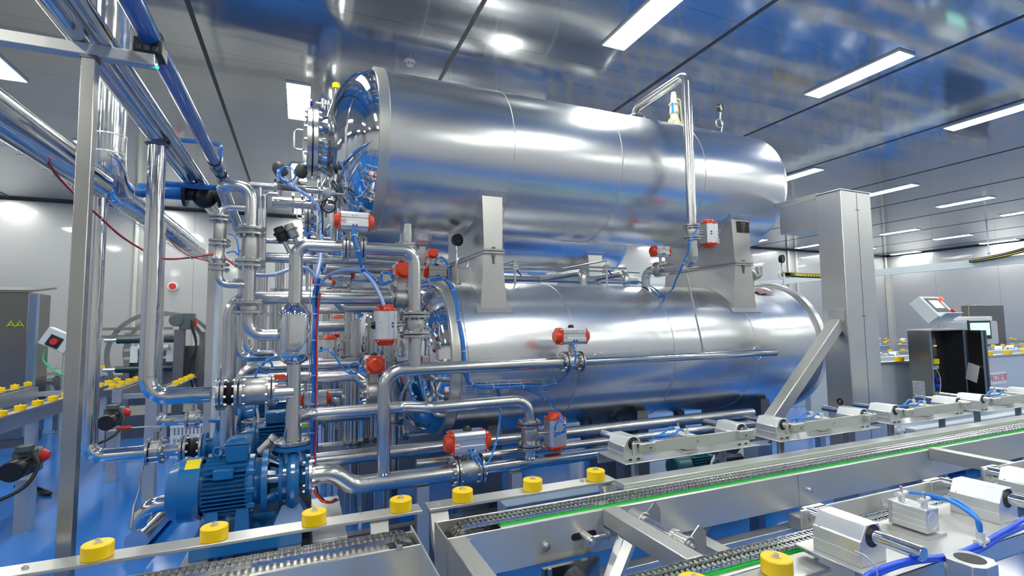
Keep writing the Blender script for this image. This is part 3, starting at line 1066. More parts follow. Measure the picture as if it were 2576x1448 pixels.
    for i, tp in enumerate(tips):
        e = teeP + V((i * .022, -.012 * i * sg, .02))
        if sg > 0:
            path = [tp, tp + V((-.03, 0, .004)), tp + V((-.075, 0, -.018)), e + V((0, 0, .03)), e]
        else:
            st = tp + V((.054, 0, 0))
            MB().cyl(st - V((.03, 0, .002)), st, .0085, 14).build('air_fitting', 'white_plastic', hb)
            path = [st, st + V((.03, -.012, -.002)), st * .45 + e * .55 + V((.02, 0, .045)), e + V((-.008, .004, .05)), e]
        MB().tube(smooth_path(path, 7), .0058 if sg > 0 else .0066, 12).build('hose', 'hose_blue', hb)
    m = MB().cyl(teeP + V((0, 0, .03)), teeP - V((0, 0, .012)), .011, 14).cyl(teeP + V((-.025, 0, 0)), teeP + V((.03, 0, 0)), .010, 14)
    m.cyl(teeP + V((.022, -.012 * sg, .03)), teeP + V((.022, -.012 * sg, -.0)), .010, 14)
    m.build('tee_fitting', 'white_plastic', hb)
    for dz in (0, -.012):
        if sg > 0:
            MB().tube(smooth_path([teeP + V((-.02, 0, dz)), teeP + V((-.09, 0, dz - .004)), teeP + V((-.17, sg * .02, dz - .012)), teeP + V((-.24, sg * .05, dz - .022))], 6), .0058, 10).build('hose', 'hose_deep_blue', hb)
    return t


far_lab = ['pneumatic slide unit above the teal motor, nearest of the row behind the chain',
           'second pneumatic slide unit in the row, in front of the diagonal brace',
           'third pneumatic slide unit in the row, in front of the open cabinet',
           'fourth pneumatic slide unit in the row, at the right edge of the photo']
for i in range(4):
    slide_unit(2.0 + 1.11 * i, 2.15, 1, .985, far_lab[i], ['blue air hose pair on the slide unit above the teal motor', 'blue air hose pair on the slide unit before the diagonal brace',
               'blue air hose pair on the slide unit before the open cabinet', 'blue air hose pair on the slide unit at the right edge'][i])
near = slide_unit(1.98, 1.21, -1, .968, 'big pneumatic slide unit in the right foreground, with thick chrome shafts pointing at the viewer', 'light blue air hoses curving from the foreground slide unit to a white tee', post_z=.62)
near2 = slide_unit(3.09, 1.21, -1, .968, 'pneumatic slide unit cut off by the right edge, behind the big foreground one', 'blue air hoses on the foreground slide unit cut off at the right edge', post_z=.62)
# thick blue hose pair along the front of the near unit
hb = thing('air_hose_bundle', 'pair of thick deep blue air hoses tied together in the bottom right corner', 'hose', at(2350, 1400, Y=.93))
for k in range(2):
    pts = [at(2150, 1475 + 14 * k, Y=.89), at(2200, 1436 + 10 * k, Y=.89), at(2290, 1408 + 6 * k, Y=.895), at(2390, 1396 + k * 6, Y=.90), at(2465, 1368 + 14 * k, Y=.905), at(2520, 1338 + 10 * k, Y=.905), at(2590, 1296 + 22 * k, Y=.91)]
    MB().tube(smooth_path(pts, 8), .0075, 12).build('hose', 'hose_deep_blue', hb)
MB().tube(smooth_path([at(2150, 1385, Y=.93), at(2180, 1400, Y=.885), at(2205, 1432, Y=.875), at(2206, 1462, Y=.885)], 6), .002, 6).build('cable_tie', 'clear_white_plastic', hb)
t = thing('hollow_post', 'octagonal aluminium post with a round bore, in the bottom right corner', 'post', (at(2445, 1420, Y=.85).x, .85, .80))
pc = at(2440, 1404, Y=.85)
o8 = [(-.055, -.03), (-.03, -.05), (.03, -.05), (.055, -.03), (.055, .03), (.03, .05), (-.03, .05), (-.055, .03)]
MB().prism([(pc.x + a, pc.y + b, pc.z - .30) for a, b in o8], (0, 0, .30)).build('post_body', 'sheet_steel', t, bevel=.002)
MB().cyl((pc.x, pc.y, pc.z - .004), (pc.x, pc.y, pc.z + .0008), .036, 28).build('bore', 'black_rubber', t)
MB().box2((pc.x - .15, pc.y - .04, pc.z - .34), (pc.x + .3, pc.y + .30, pc.z - .30)).build('bracket', 'sheet_steel', t)
t = RC
MB().box2((1.55, .98, .60), (XEND, 1.10, .66)).build('lower_rail', 'frame_blue_grey', t, bevel=.004)

# teal motor behind the far rail
mo = at(1722, 1172, Y=2.62)
t = thing('electric_motor', 'teal electric motor with perforated fan cover, under the first slide unit', 'motor', mo - V((0, 0, .1)))
MB().lathe(mo, (1, 0, 0), [(-.10, 0), (-.10, .066), (-.09, .078), (.01, .078), (.012, .07)], 32).build('fan_cover', 'teal_paint', t)
m = MB()
for i in range(-3, 4):
    for j in range(-3, 4):
        if i * i + j * j < 11:
            m.box(mo + V((-.1005, i * .016, j * .016)), (.002, .010, .010))
m.build('grille_holes', 'black_plastic', t)
MB().cyl(mo + V((0, 0, 0)), mo + V((.22, 0, 0)), .060, 28).build('motor_body', 'teal_paint', t)
m = MB()
for i in range(-5, 6):
    zz = i * .012
    m.box(mo + V((.11, -.02, zz)), (.19, 2 * math.sqrt(max(0, .074 ** 2 - zz * zz)), .003))
m.build('cooling_fins', 'teal_paint', t)
MB().box(mo + V((.12, 0, .07)), (.10, .08, .05)).build('terminal_box', 'teal_paint', t, bevel=.004)
MB().box(mo + V((.10, 0, -.085)), (.18, .14, .03)).build('foot', 'teal_paint', t)
gb = MB().cyl(mo + V((.22, 0, 0)), mo + V((.27, 0, 0)), .05, 20).box(mo + V((.35, -.02, -.01)), (.14, .10, .09)).cyl(mo + V((.42, -.03, .01)), mo + V((.46, -.03, .01)), .03, 16)
gb.build('hydraulic_block', 'black_plastic', t, bevel=.004)
for k in range(3):
    MB().tube(smooth_path([mo + V((.06 + .012 * k, -.10, -.09)), mo + V((.085 + .01 * k, -.11, -.02)), mo + V((.13, -.10, .02 + .008 * k)), mo + V((.19, -.07, .045 + .01 * k))], 6), .0035, 8).build('wire', 'white_plastic', t)
MB().box2((mo.x - .3, 2.40, mo.z - .16), (mo.x + .7, 2.8, mo.z - .10)).build('mount', 'frame_blue_grey', t)
for k in (-.2, .6):
    MB().box2((mo.x + k - .03, 2.56, 0), (mo.x + k + .03, 2.64, mo.z - .16)).build('mount_leg', 'frame_blue_grey', t)
MB().box2((mo.x + .52, 2.5, mo.z - .10), (mo.x + .66, 2.62, mo.z + .10)).build('side_bracket', 'frame_blue_grey', t, bevel=.004)

# ================================================================== FRONT PIPEWORK
YH = 3.35


def P(px, py, Y=YH):
    return at(px, py, Y=Y)


def pipe(name, label, cat='pipe', group='steel process pipes', loc=(0, 0, 0)):
    return thing(name, label, cat, loc, group)


def weld(mb, p, axis, r):
    mb.lathe(p, axis, [(-.003, r - .001), (-.002, r + .0008), (.002, r + .0008), (.003, r - .001)], 24)


def run(parent, pts, r, bend, m='pipe_steel', name='pipe', n=24):
    return MB().tube(pts, r, n, bend=bend, seg=10).build(name, m, parent, sharp=50)


def actuator(parent, c, A, S, L, w, face=V((0, -1, 0)), tagtext=None, knob=True, tag_pos=(-.30, -.06)):
    """double-acting rotary actuator: long axis A, S points to the valve stem"""
    c = V(c)
    A = V(A).normalized()
    S = V(S).normalized()
    F = A.cross(S).normalized()
    if F.dot(face) < 0:
        F = -F
    h = w / 2
    lb = L * .68
    prof = [(-h, -h * .62), (-h * .78, -h * .80), (-h * .72, -h), (h * .72, -h), (h * .78, -h * .8), (h, -h * .62), (h, -h * .22), (h * .90, -h * .18), (h * .90, h * .30),
            (h, h * .36), (h, h * .75), (h * .8, h), (-h * .8, h), (-h, h * .75), (-h, h * .36), (-h * .90, h * .30), (-h * .90, -h * .18), (-h, -h * .22)]
    ab = MB().prism([c + F * a - S * b - A * (lb / 2) for a, b in prof], A * lb).build('actuator_body', 'aluminium', parent, bevel=.001)
    for s in (-1, 1):
        o = c + A * (s * lb / 2)
        m = MB()
        sq = [(-h * 1.02, -h * .70), (-h * .70, -h * 1.02), (h * .70, -h * 1.02), (h * 1.02, -h * .70), (h * 1.02, h * .70), (h * .70, h * 1.02), (-h * .70, h * 1.02), (-h * 1.02, h * .70)]
        e = L * .035
        m.prism([o + F * a - S * b for a, b in sq], A * (s * e))
        de = L * .5 - lb / 2 - e
        m.lathe(o + A * (s * e), A * s, [(-.001, h * .92), (de * .25, h * .86), (de * .8, h * .74), (de, h * .64), (de, 0)], 28)
        cap = m.build('end_cap', 'orange_red', parent, sharp=30)
        for a in (-1, 1):
            for b in (-1, 1):
                bolt_at(cap, o + F * (a * h * .80) - S * (b * h * .80) + A * (s * e), A * s, w * .045, w * .05)
    if knob:
        kb = MB().lathe(c - S * h, -S, [(0, w * .20), (w * .07, w * .20), (w * .16, w * .15), (w * .20, w * .08), (w * .21, 0)], 20).build('position_knob', 'black_plastic', parent)
        MB().box(c - S * (h + w * .17) + F * (w * .09), (w * .07, w * .07, w * .07)).build('knob_mark', 'lime_yellow', kb)
    # stop screws and air ports on the visible face
    for k in (-.10, .10):
        p = c + F * (h * .90) + A * (k * L * .55) - S * (h * .58)
        MB().cyl(p, p + F * (w * .10), w * .045, 6).cyl(p + F * (w * .10), p + F * (w * .14), w * .035, 10).build('stop_screw', 'bolt_steel', ab)
        p = c + F * (h * .97) + A * (k * L * .4) + S * (h * .55)
        MB().cyl(p, p + F * (w * .10), w * .05, 10).build('air_port', 'knob_blue', ab)
    if tagtext:
        R_ = A if abs(A.x) > .5 else V((1, 0, 0))
        if R_.x < 0:
            R_ = -R_
        U_ = V((0, 0, 1))
        p = c + F * (h * .99) + A * (tag_pos[0] * L) - S * (tag_pos[1] * w)
        hw, hh = w * .18, w * .13
        if abs(A.z) > .5:
            hw, hh = w * .13, w * .18
        q = MB().hexa([p + R_ * (a * hw) + U_ * (b * hh) for a, b in ((-1, -1), (1, -1), (1, 1), (-1, 1))] +
                      [p + R_ * (a * hw) + U_ * (b * hh) + F * .0012 for a, b in ((-1, -1), (1, -1), (1, 1), (-1, 1))]).build('tag_plate', 'red', ab)
        k = .88
        MB().hexa([p + R_ * (a * hw * k) + U_ * (b * hh * k) + F * .0008 for a, b in ((-1, -1), (1, -1), (1, 1), (-1, 1))] +
                  [p + R_ * (a * hw * k) + U_ * (b * hh * k) + F * .0017 for a, b in ((-1, -1), (1, -1), (1, 1), (-1, 1))]).build('tag_paper', 'paper', ab)
        text_part('tag_text', tagtext, w * .15, p + F * .0020, R_, U_, 'black_plastic', ab)
    return ab


def valve(label, c, flow, r, FR, L, S, act_len, act_w, act_dist, A, tagtext=None, knob=True, face=V((0, -1, 0)), cast_text=None, group='actuated ball valves', tag_pos=(-.30, -.06), loc=None):
    c = V(c)
    flow = V(flow).normalized()
    S = V(S).normalized()
    t = thing('actuated_valve', label, 'valve', c - V((0, 0, FR)), group)
    th = FR * .17
    hl = L / 2
    MB().lathe(c, flow, [(-hl, r * 1.1), (-hl + .01, r * 1.45), (-hl * .35, r * 1.55), (0, r * 1.6), (hl * .35, r * 1.55), (hl - .01, r * 1.45), (hl, r * 1.1)], 32).build('valve_body', 'cast_steel', t, sharp=50)
    for s in (-1, 1):
        flange(t, c + flow * (s * (hl - th)), flow * s, FR, th, r, 8, FR * .085, -1)
        flange(t, c + flow * (s * (hl + .006)), flow * s, FR, th, r, 8, FR * .085, 1)
        MB().lathe(c + flow * (s * hl), flow * s, [(-.001, FR * .70), (.007, FR * .70)], 28).build('gasket', 'black_rubber', t)
    # stem bracket
    b0 = c - S * (r * 1.3)
    b1 = c - S * (act_dist - act_w / 2)
    MB().cyl(b0, b1, r * .30, 14).build('stem', 'cast_steel', t)
    F = flow
    m = MB()
    ln = (b1 - b0).length
    for s in (-1, 1):
        m.bar(b0 + S * (-ln * .3) + F * (s * r * .55), b1 + F * (s * r * .55), r * .7, .006, F)
    m.build('stem_bracket', 'cast_steel', t)
    actuator(t, c - S * act_dist, A, S, act_len, act_w, face, tagtext, knob, tag_pos)
    if cast_text:
        up = V((0, 0, 1)) if abs(flow.z) < .5 else V((-1, 0, 0))
        rt = V((1, 0, 0)) if abs(flow.z) < .5 else V((0, 0, 1))
        if abs(flow.z) > .5:
            rt, up = V((1, 0, 0)), V((0, 0, 1))
        text_part('cast_mark', cast_text, r * .55, c + V((0, -r * 1.6 - .0005, -r * .1)), rt, up, 'flange_steel', t, .0012)
    return t


X1, Z1 = V((1, 0, 0)), V((0, 0, 1))
# valve positions first
c1 = P(890, 624)
c2 = P(1044, 816)
c3 = P(1438, 905)
c4 = P(1332, 1092)
c5 = P(1176, 1186)
zt1 = P(800, 619).z
# riser from the pump, separator bottle, top elbow
xr = P(737, 1040).x
zf = P(735, 1106).z
vt, vb = P(741, 762).z, P(741, 916).z
t = pipe('discharge_pipe', 'vertical pipe rising from the blue pump into the bottle-shaped separator', loc=(xr, YH, zf))
MB().lathe((xr, YH, zf), Z1, [(.0, .052), (.02, .052), (.10, .0405), (vb - zf, .0405)], 28).build('pipe', 'pipe_steel', t)
fl = flange(t, (xr, YH, zf - .022), Z1, .104, .02, .05, 8, .010, 1)
run(t, [P(690, 988), V((xr, YH, P(690, 988).z))], .047, None)
t = thing('separator_bottle', 'bottle-shaped polished steel separator between two vertical pipes', 'tank', (xr, YH, vb))
H = vt - vb
MB().lathe((xr, YH, vb), Z1, [(0, .04), (.012, .06), (.03, .082), (.055, .094), (.07, .096), (H - .075, .096), (H - .06, .094), (H - .04, .082), (H - .018, .062), (H, .044)], 40).build('bottle', 'mirror_steel', t, sharp=60)
m = MB()
weld(m, V((xr, YH, vb + .075)), Z1, .096)
m.build('weld_seam', 'bright_pipe', t)
m = MB()
weld(m, V((xr, YH, vt - .075)), Z1, .096)
m.build('weld_seam', 'bright_pipe', t)
t = pipe('overhead_pipe', 'pipe rising from the separator bottle and turning right to the upper valve', loc=(xr, YH, vt))
run(t, [V((xr, YH, vt)), V((xr, YH, zt1)), V((c1.x - .065, YH, zt1))], .0405, .075)
m = MB()
weld(m, V((xr, YH, P(742, 645).z)), Z1, .0405)
m.build('weld_seam', 'bright_pipe', t)
valve('orange-ended actuated valve under the head of the front upper tank, tag reading 10#', V((c1.x, YH, zt1)), X1, .04, .085, .10, -Z1, .25, .115, P(888, 558).z - zt1, X1, '10#', knob=False, cast_text='DN80')
xd = P(1043, 720).x
t = pipe('overhead_pipe', 'pipe from the upper valve turning down in front of the retort head', loc=(xd, YH, c2.z + .07))
run(t, [V((c1.x + .065, YH, zt1)), V((xd, YH, zt1)), V((xd, YH, c2.z + .07))], .0425, .085)
m = MB()
weld(m, V((xd, YH, P(1043, 652).z)), Z1, .0425)
m.build('weld_seam', 'bright_pipe', t)
valve('actuated valve with upright white actuator in front of the retort head', V((xd, YH, c2.z)), Z1, .0425, .10, .125, X1, .27, .135, xd - P(969, 820).x, Z1, None, cast_text='CF8M')
# P1: header standing on the bottom line
zh = P(1200, 921).z
xv = P(965, 1080).x
zb0 = P(1000, 1206).z
t = pipe('steam_pipe', 'pipe standing on the bottom header and bending right along the retort front', loc=(xv, YH, zb0 + .04))
run(t, [V((xv, YH, zb0 + .04)), V((xv, YH, zh)), V((c3.x - .085, YH, zh))], .0425, .12)
run(t, [V((xd, YH, c2.z - .07)), V((xd, YH, zh + .02))], .0425, None, name='branch')
m = MB()
weld(m, V((xv, YH, P(965, 968).z)), Z1, .0425)
m.build('weld_seam', 'bright_pipe', t)
valve('orange-ended actuated valve lying in front of the middle of the retort, tag reading 15#', V((c3.x, YH, zh)), X1, .036, .082, .12, -Z1, .29, .125, P(1428, 845).z - zh, X1, '15#')
xe = P(1950, 884).x
t = pipe('steam_pipe', 'capped straight pipe along the front of the retort to the right of the valve', loc=((c3.x + xe) / 2, YH, zh - .03))
MB().tube([V((c3.x + .085, YH, zh)), V((xe, YH, zh))], .033, 24).build('pipe', 'bright_pipe', t)
MB().sphere(V((xe, YH, zh)), .033, 20, .4, X1).build('end_cap', 'bright_pipe', t)
for px in (1498, 1895):
    q = P(px, 888, YH + .08)
    MB().ring((q.x, YH + .035, zh), (0, 1, 0), .06, .004, 28).build('support_ring', 'pipe_steel', t)
    MB().tube([(q.x, YH + .03, zh), (q.x, TY - math.sqrt(TR ** 2 - (zh - ZL) ** 2) + .0, zh)], .008, 10).build('support_stub', 'pipe_steel', t)
t = pipe('drain_rod', 'thin slanting drain tube from the upper pipe elbow down to the capped pipe', group='thin tubes')
t.location = P(1770, 882)
_W[t.name] = P(1770, 882)
run(t, [at(1727, 690, Y=YH + .02), P(1768, 874)], .008, None, 'brushed_steel', 'tube', 12)
MB().cyl(P(1768, 874), P(1769, 884), .017, 16).build('socket', 'brushed_steel', t)

# P2: second horizontal line
z2 = P(860, 1035, YH + .10).z
t = pipe('circulation_pipe', 'pipe from the pump riser passing behind the vertical pipe and bending down to a valve', loc=((xr + c4.x) / 2, YH, z2))
ya = YH + .10
xk = P(1015, 1030, ya).x
run(t, [V((xr + .02, ya - .08, z2)), V((xr + .10, ya, z2)), V((xk, ya, z2)), V((xk + .16, YH, z2)), V((c4.x, YH, z2)), V((c4.x, YH, c4.z + .08))], .039, .11)
m = MB()
for q in (V((xk - .03, ya, z2)), V((P(1240, 1012).x, YH, z2))):
    weld(m, q, X1, .039)
m.build('weld_seam', 'bright_pipe', t)
valve('actuated valve with upright orange-ended actuator, low in front of the retort, tag reading 1#', V((c4.x, YH, c4.z)), Z1, .039, .095, .15, -X1, .28, .135, P(1396, 1080).x - c4.x, Z1, '1#', cast_text='CF8', tag_pos=(.23, .30))
# P4: bottom header
t = pipe('bottom_header', 'large pipe from the pump running right along the floor side of the retort', loc=(c5.x, YH, 0.25))
ps = P(785, 1191)
run(t, [V((ps.x, YH - .02, ps.z)), V((P(835, 1195).x, YH - .02, ps.z)), V((P(888, 1208).x, YH, zb0)), V((c5.x - .10, YH, zb0))], .056, .16)
flange(t, V((ps.x - .022, YH - .02, ps.z)), X1, .115, .02, .05, 8, .010, 1)
m = MB()
weld(m, V((P(925, 1208).x, YH, zb0)), X1, .056)
m.build('weld_seam', 'bright_pipe', t)
MB().lathe(V((xv, YH, zb0 + .052)), Z1, [(0, .048), (.006, .044)], 24).build('weld_seam', 'bright_pipe', t)
t2 = valve('orange-ended actuated valve on the bottom header, tag reading 16#', V((c5.x, YH, zb0)), X1, .055, .105, .16, -Z1, .325, .15, P(1171, 1110).z - zb0, X1, '16#', cast_text='DN100')
for q in (V((xv + .25, YH, 0)), V((c4.x - .12, YH, 0))):
    MB().box2((q.x - .04, YH - .04, 0), (q.x + .04, YH + .04, zb0 - .056)).build('pipe_stand', 'brushed_steel', t)
t = pipe('bottom_header', 'bottom header pipe continuing right from the 16# valve behind the slide units', loc=(3.2, YH, 0.25))
zc5 = P(1540, 1146).z
run(t, [V((c5.x + .10, YH, zb0)), V((4.6, YH, zb0))], .043, None, 'bright_pipe')
run(t, [V((c4.x, YH, c4.z - .085)), V((c4.x, YH, zb0 + .02))], .043, None, name='branch')
MB().lathe(V((c4.x, YH, zb0 + .037)), Z1, [(0, .05), (.006, .046)], 24).build('weld_seam', 'bright_pipe', t)
for x in (2.3, 3.9):
    MB().box2((x - .04, YH - .04, 0), (x + .04, YH + .04, zb0 - .043)).build('pipe_stand', 'dark_steel', t)

# ================================================================== BLUE PUMP
PY0 = YH - .02
zc = ps.z
def xx(px, py=1225, Y=PY0 - .10):
    return at(px, py, Y=Y).x
t = thing('centrifugal_pump', 'large blue pump with finned motor in the left foreground, behind yellow rollers', 'pump', (xx(600), PY0, .40), 'blue pumps')
xL, xA, xB, xC, xD, xE, xF = xx(418), xx(503), xx(622), xx(662), xx(700), xx(755), xx(776, 1195)
o = V((0, PY0, zc))
RM = .168
MB().lathe(o, X1, [(xL, 0), (xL, RM * .80), (xL + .012, RM * .87), (xL + .05, RM * .97), (xL + .055, RM), (xA, RM), (xA, RM * .9)], 40).build('fan_cover', 'pump_blue', t, sharp=25)
a, b = at(478, 1171, Y=PY0 - .06), at(508, 1166, Y=PY0 - .06)
aa = math.radians(112)
m = MB()
pr = []
for k in range(5):
    an = math.radians(100 + 7 * k)
    pr.append((PY0 + (RM + .001) * math.cos(an), zc + (RM + .001) * math.sin(an)))
for p0, p1 in zip(pr, pr[1:]):
    m.hexa([(xA - .075, p0[0], p0[1]), (xA - .005, p0[0], p0[1]), (xA - .005, p1[0], p1[1]), (xA - .075, p1[0], p1[1]),
            (xA - .075, p0[0], p0[1] + .001), (xA - .005, p0[0], p0[1] + .001), (xA - .005, p1[0], p1[1] + .001), (xA - .075, p1[0], p1[1] + .001)])
m.build('warning_label', 'yellow', t)
MB().cyl(V((xA - .01, PY0, zc)), V((xB + .03, PY0, zc)), RM * .80, 40).build('motor_body', 'pump_blue', t)
m = MB()
for k in range(-6, 6):
    zz = k * .0225 + .011
    ins = .01 if abs(k + .5) < 4 else .03
    hwid = math.sqrt(max(0.001, RM ** 2 - zz * zz)) * .985
    m.box(((xA + xB) / 2 + .008, PY0, zc + zz), (xB - xA - ins, 2 * hwid, .005))
for k in range(-4, 5):
    yy = k * .024
    m.box(((xA + xB) / 2 + .008, PY0 + yy, zc), (xB - xA - .02, .005, 2 * math.sqrt(RM ** 2 - yy * yy) * .97))
m.build('cooling_fins', 'pump_blue', t)
MB().box2((xx(540, 1190), PY0 - RM - .004, zc + .075), (xx(590, 1190), PY0 - RM * .75, zc + .125)).build('nameplate_boss', 'pump_blue', t, bevel=.003)
MB().lathe(o, X1, [(xB - .01, RM * .92), (xB + .005, RM * .96), (xB + .03, RM * .94), (xB + .035, RM * .80), (xC - .01, RM * .74), (xC - .008, RM * 1.06), (xC + .022, RM * 1.06), (xC + .025, RM * .6)], 40).build('end_bell', 'pump_blue', t, sharp=30)
for k in range(4):
    an = math.radians(20 + 45 * k)
for an in (215, 180, 145):
    q = V((xB + .02, PY0 + RM * .93 * math.cos(math.radians(an)), zc + RM * .93 * math.sin(math.radians(an))))
    MB().box(q, (.045, .03, .028)).build('lug', 'pump_blue', t, bevel=.004)
# terminal box, eye bolt
tbx0, tbx1 = xx(566, 1160, PY0 - .05), xx(628, 1160, PY0 - .05)
ztb = zc + RM
tb = MB().hexa([(tbx0 + .008, PY0 - .085, ztb - .03), (tbx1 - .008, PY0 - .085, ztb - .03), (tbx1 - .008, PY0 + .085, ztb - .03), (tbx0 + .008, PY0 + .085, ztb - .03),
                (tbx0, PY0 - .09, ztb + .07), (tbx1, PY0 - .09, ztb + .07), (tbx1, PY0 + .09, ztb + .07), (tbx0, PY0 + .09, ztb + .07)]).build('terminal_box', 'pump_blue', t, bevel=.008)
MB().hexa([(tbx0 - .008, PY0 - .098, ztb + .072), (tbx1 + .008, PY0 - .098, ztb + .072), (tbx1 + .008, PY0 + .098, ztb + .072), (tbx0 - .008, PY0 + .098, ztb + .072),
           (tbx0 + .025, PY0 - .06, ztb + .098), (tbx1 - .02, PY0 - .06, ztb + .098), (tbx1 - .02, PY0 + .06, ztb + .098), (tbx0 + .025, PY0 + .06, ztb + .098)]).build('lid', 'pump_blue', tb, bevel=.004)
xe_ = xx(550, 1150, PY0 - .02)
MB().ring((xe_, PY0 - .03, ztb + .028), (.3, 1, 0), .024, .008, 24, 8).cyl((xe_, PY0 - .03, ztb - .03), (xe_, PY0 - .03, ztb + .008), .012, 12).build('eye_bolt', 'pump_blue', t)
# lantern bracket: ribs
m = MB()
for k in range(6):
    an = math.radians(60 * k + 30)
    c_, s_ = math.cos(an), math.sin(an)
    m.bar((xC + .015, PY0 + RM * .86 * c_, zc + RM * .86 * s_), (xD + .01, PY0 + RM * .60 * c_, zc + RM * .60 * s_), .03, .022, (0, c_, s_))
m.build('lantern_bracket', 'pump_blue', t, bevel=.003)
MB().cyl(V((xC, PY0, zc)), V((xD + .02, PY0, zc)), .022, 18).build('shaft', 'bolt_steel', t)
# volute
vol = MB().lathe(o, X1, [(xD, .05), (xD, RM * .82), (xD + .02, RM * .84), (xD + .022, RM * .72), (xD + .04, RM * .72), (xD + .045, RM * .92), (xD + .065, RM * 1.02), (xE - .03, RM * 1.02), (xE - .008, RM * .90), (xE, RM * .5), (xE + .005, .06), (xF - .02, .058), (xF - .018, .112), (xF, .112), (xF, 0)], 40).build('volute', 'pump_blue', t, sharp=28)
for k in range(8):
    an = 2 * PI * (k + .5) / 8
    bolt_at(vol, (xD + .002, PY0 + RM * .77 * math.cos(an), zc + RM * .77 * math.sin(an)), (-1, 0, 0), .009, .01, material='pump_blue')
    bolt_at(vol, (xF - .018, PY0 + .092 * math.cos(an), zc + .092 * math.sin(an)), (-1, 0, 0), .009, .01)
MB().lathe((xr, PY0 + .01, zc + RM * .6), Z1, [(0, .085), (.05, .066), (.10, .058), (zf - .048 - zc - RM * .6, .07), (zf - .047 - zc - RM * .6, .106), (zf - .025 - zc - RM * .6, .106), (zf - .025 - zc - RM * .6, 0)], 32).build('discharge_neck', 'pump_blue', t, sharp=28)
MB().box2((xr - .008, PY0 - .075, zc + RM * .55), (xr + .008, PY0 - .02, zf - .06)).build('rib', 'pump_blue', t)
MB().hexa([(xr - .05, PY0 - .06, zc - RM * .8), (xr + .05, PY0 - .06, zc - RM * .8), (xr + .05, PY0 + .06, zc - RM * .8), (xr - .05, PY0 + .06, zc - RM * .8),
           (xr - .10, PY0 - .12, zc - RM - .075), (xr + .10, PY0 - .12, zc - RM - .075), (xr + .10, PY0 + .12, zc - RM - .075), (xr - .10, PY0 + .12, zc - RM - .075)]).build('pump_foot', 'pump_blue', t, bevel=.004)
zbs = zc - RM - .075
for x in (xA + .06, xB - .02):
    MB().hexa([(x - .03, PY0 - .13, zc - .10), (x + .03, PY0 - .13, zc - .10), (x + .03, PY0 + .13, zc - .10), (x - .03, PY0 + .13, zc - .10),
               (x - .04, PY0 - .15, zbs), (x + .04, PY0 - .15, zbs), (x + .04, PY0 + .15, zbs), (x - .04, PY0 + .15, zbs)]).build('motor_foot', 'pump_blue', t, bevel=.004)
MB().box2((xA - .03, PY0 - .19, zbs - .08), (xF - .03, PY0 + .19, zbs)).build('base_plate', 'pump_blue', t, bevel=.006)
zs_ = zbs - .08
t = thing('pump_skid', 'grey steel skid under the blue foreground pump', 'frame', (xA + .1, PY0, 0), 'pump skids')
for x in (xA - .0, xE - .05):
    MB().box2((x - .06, PY0 - .55, zs_ - .09), (x + .06, PY0 + .45, zs_)).build('skid_beam', 'brushed_steel', t, bevel=.004)
    for y in (PY0 - .5, PY0 + .4):
        MB().box2((x - .04, y - .04, 0), (x + .04, y + .04, zs_ - .09)).build('skid_leg', 'dark_steel', t)

# ================================================================== LEFT POST AND OVERHEAD PIPES
YP = 2.26
pa, pb = at(163, 900, Y=YP), at(203, 900, Y=YP)
wpo = pb.x - pa.x
ztop = at(220, 137, Y=YP).z
t = thing('pipe_rack', 'square stainless post at far left with a welded beam carrying overhead pipes', 'post', (pa.x + wpo / 2, YP + wpo / 2, 0))
MB().box2((pa.x, YP, 0), (pb.x, YP + wpo, ztop)).build('post', 'rack_steel', t, bevel=.003)
zb1 = ztop + .046
xend = at(390, 136, Y=YP).x
MB().box2((-2.3, YP, ztop), (xend, YP + .05, zb1)).build('beam', 'brushed_steel', t, bevel=.003)
MB().box2((pa.x - .004, YP - .003, ztop - .012), (pb.x + .004, YP + wpo + .003, ztop + .002)).build('weld', 'dark_steel', t)
lp = at(378, 157, Y=YP)
o = MB().cyl(lp + V((0, .02, .01)), lp + V((0, .02, -.012)), .010, 14).build('indicator_lamp', 'bolt_steel', t)
MB().sphere(lp + V((.018, .02, -.006)), .007, 10).build('lamp_lens', 'lamp_green', o)

def ypipe(label, x, z, r, y0, y1, m, group='overhead pipes', n=32):
    t = thing('overhead_pipe', label, 'pipe', (x, (y0 + y1) / 2, z - r), group)
    MB().tube([(x, y0, z), (x, y1, z)], r, n).build('pipe', m, t)
    return t

ZP = zb1 + .056
xp = at(397, 342, Y=3.4).x
t = ypipe('wide polished pipe on the rack beam, left of the blue pipe', xp, ZP, .056, .35, 5.6, 'bright_pipe')
run(t, [(xp, 3.4, ZP - .06), (xp, 3.4, P(375, 1000, 3.4).z), (P(530, 1002, 3.4).x, 3.4, P(375, 1000, 3.4).z)], .045, .11, 'bright_pipe', 'branch_pipe')
MB().lathe((xp, 3.4, ZP - .058), Z1, [(-.012, .05), (0, .062), (.02, .06)], 24).build('weld', 'dark_steel', t)
zA = P(375, 1000, 3.4).z
m = MB()
weld(m, V((xp, 3.4, zA + .12)), Z1, .045)
m.build('weld_seam', 'bright_pipe', t)
xb_ = xp - .21
t = ypipe('narrow polished pipe on the rack beam beside the wide one', xp + .087, ZP - .028, .028, .35, 5.2, 'bright_pipe')
xbl = at(375, 60, Y=YP).x
zbl = zb1 + .075
t = ypipe('glossy blue overhead pipe running away beside the polished pipes', xbl, zbl, .038, .5, 4.35, 'pipe_blue')
for y in (3.85, 4.15):
    MB().lathe((xbl, y, zbl), (0, 1, 0), [(0, .037), (0, .043), (.03, .043), (.03, .037)], 24).build('clamp_ring', 'black_plastic', t)
for y in (4.0, 4.34):
    MB().lathe((xbl, y, zbl), (0, 1, 0), [(0, .037), (0, .052), (.014, .052), (.014, .037)], 24).build('flange', 'dark_steel', t)
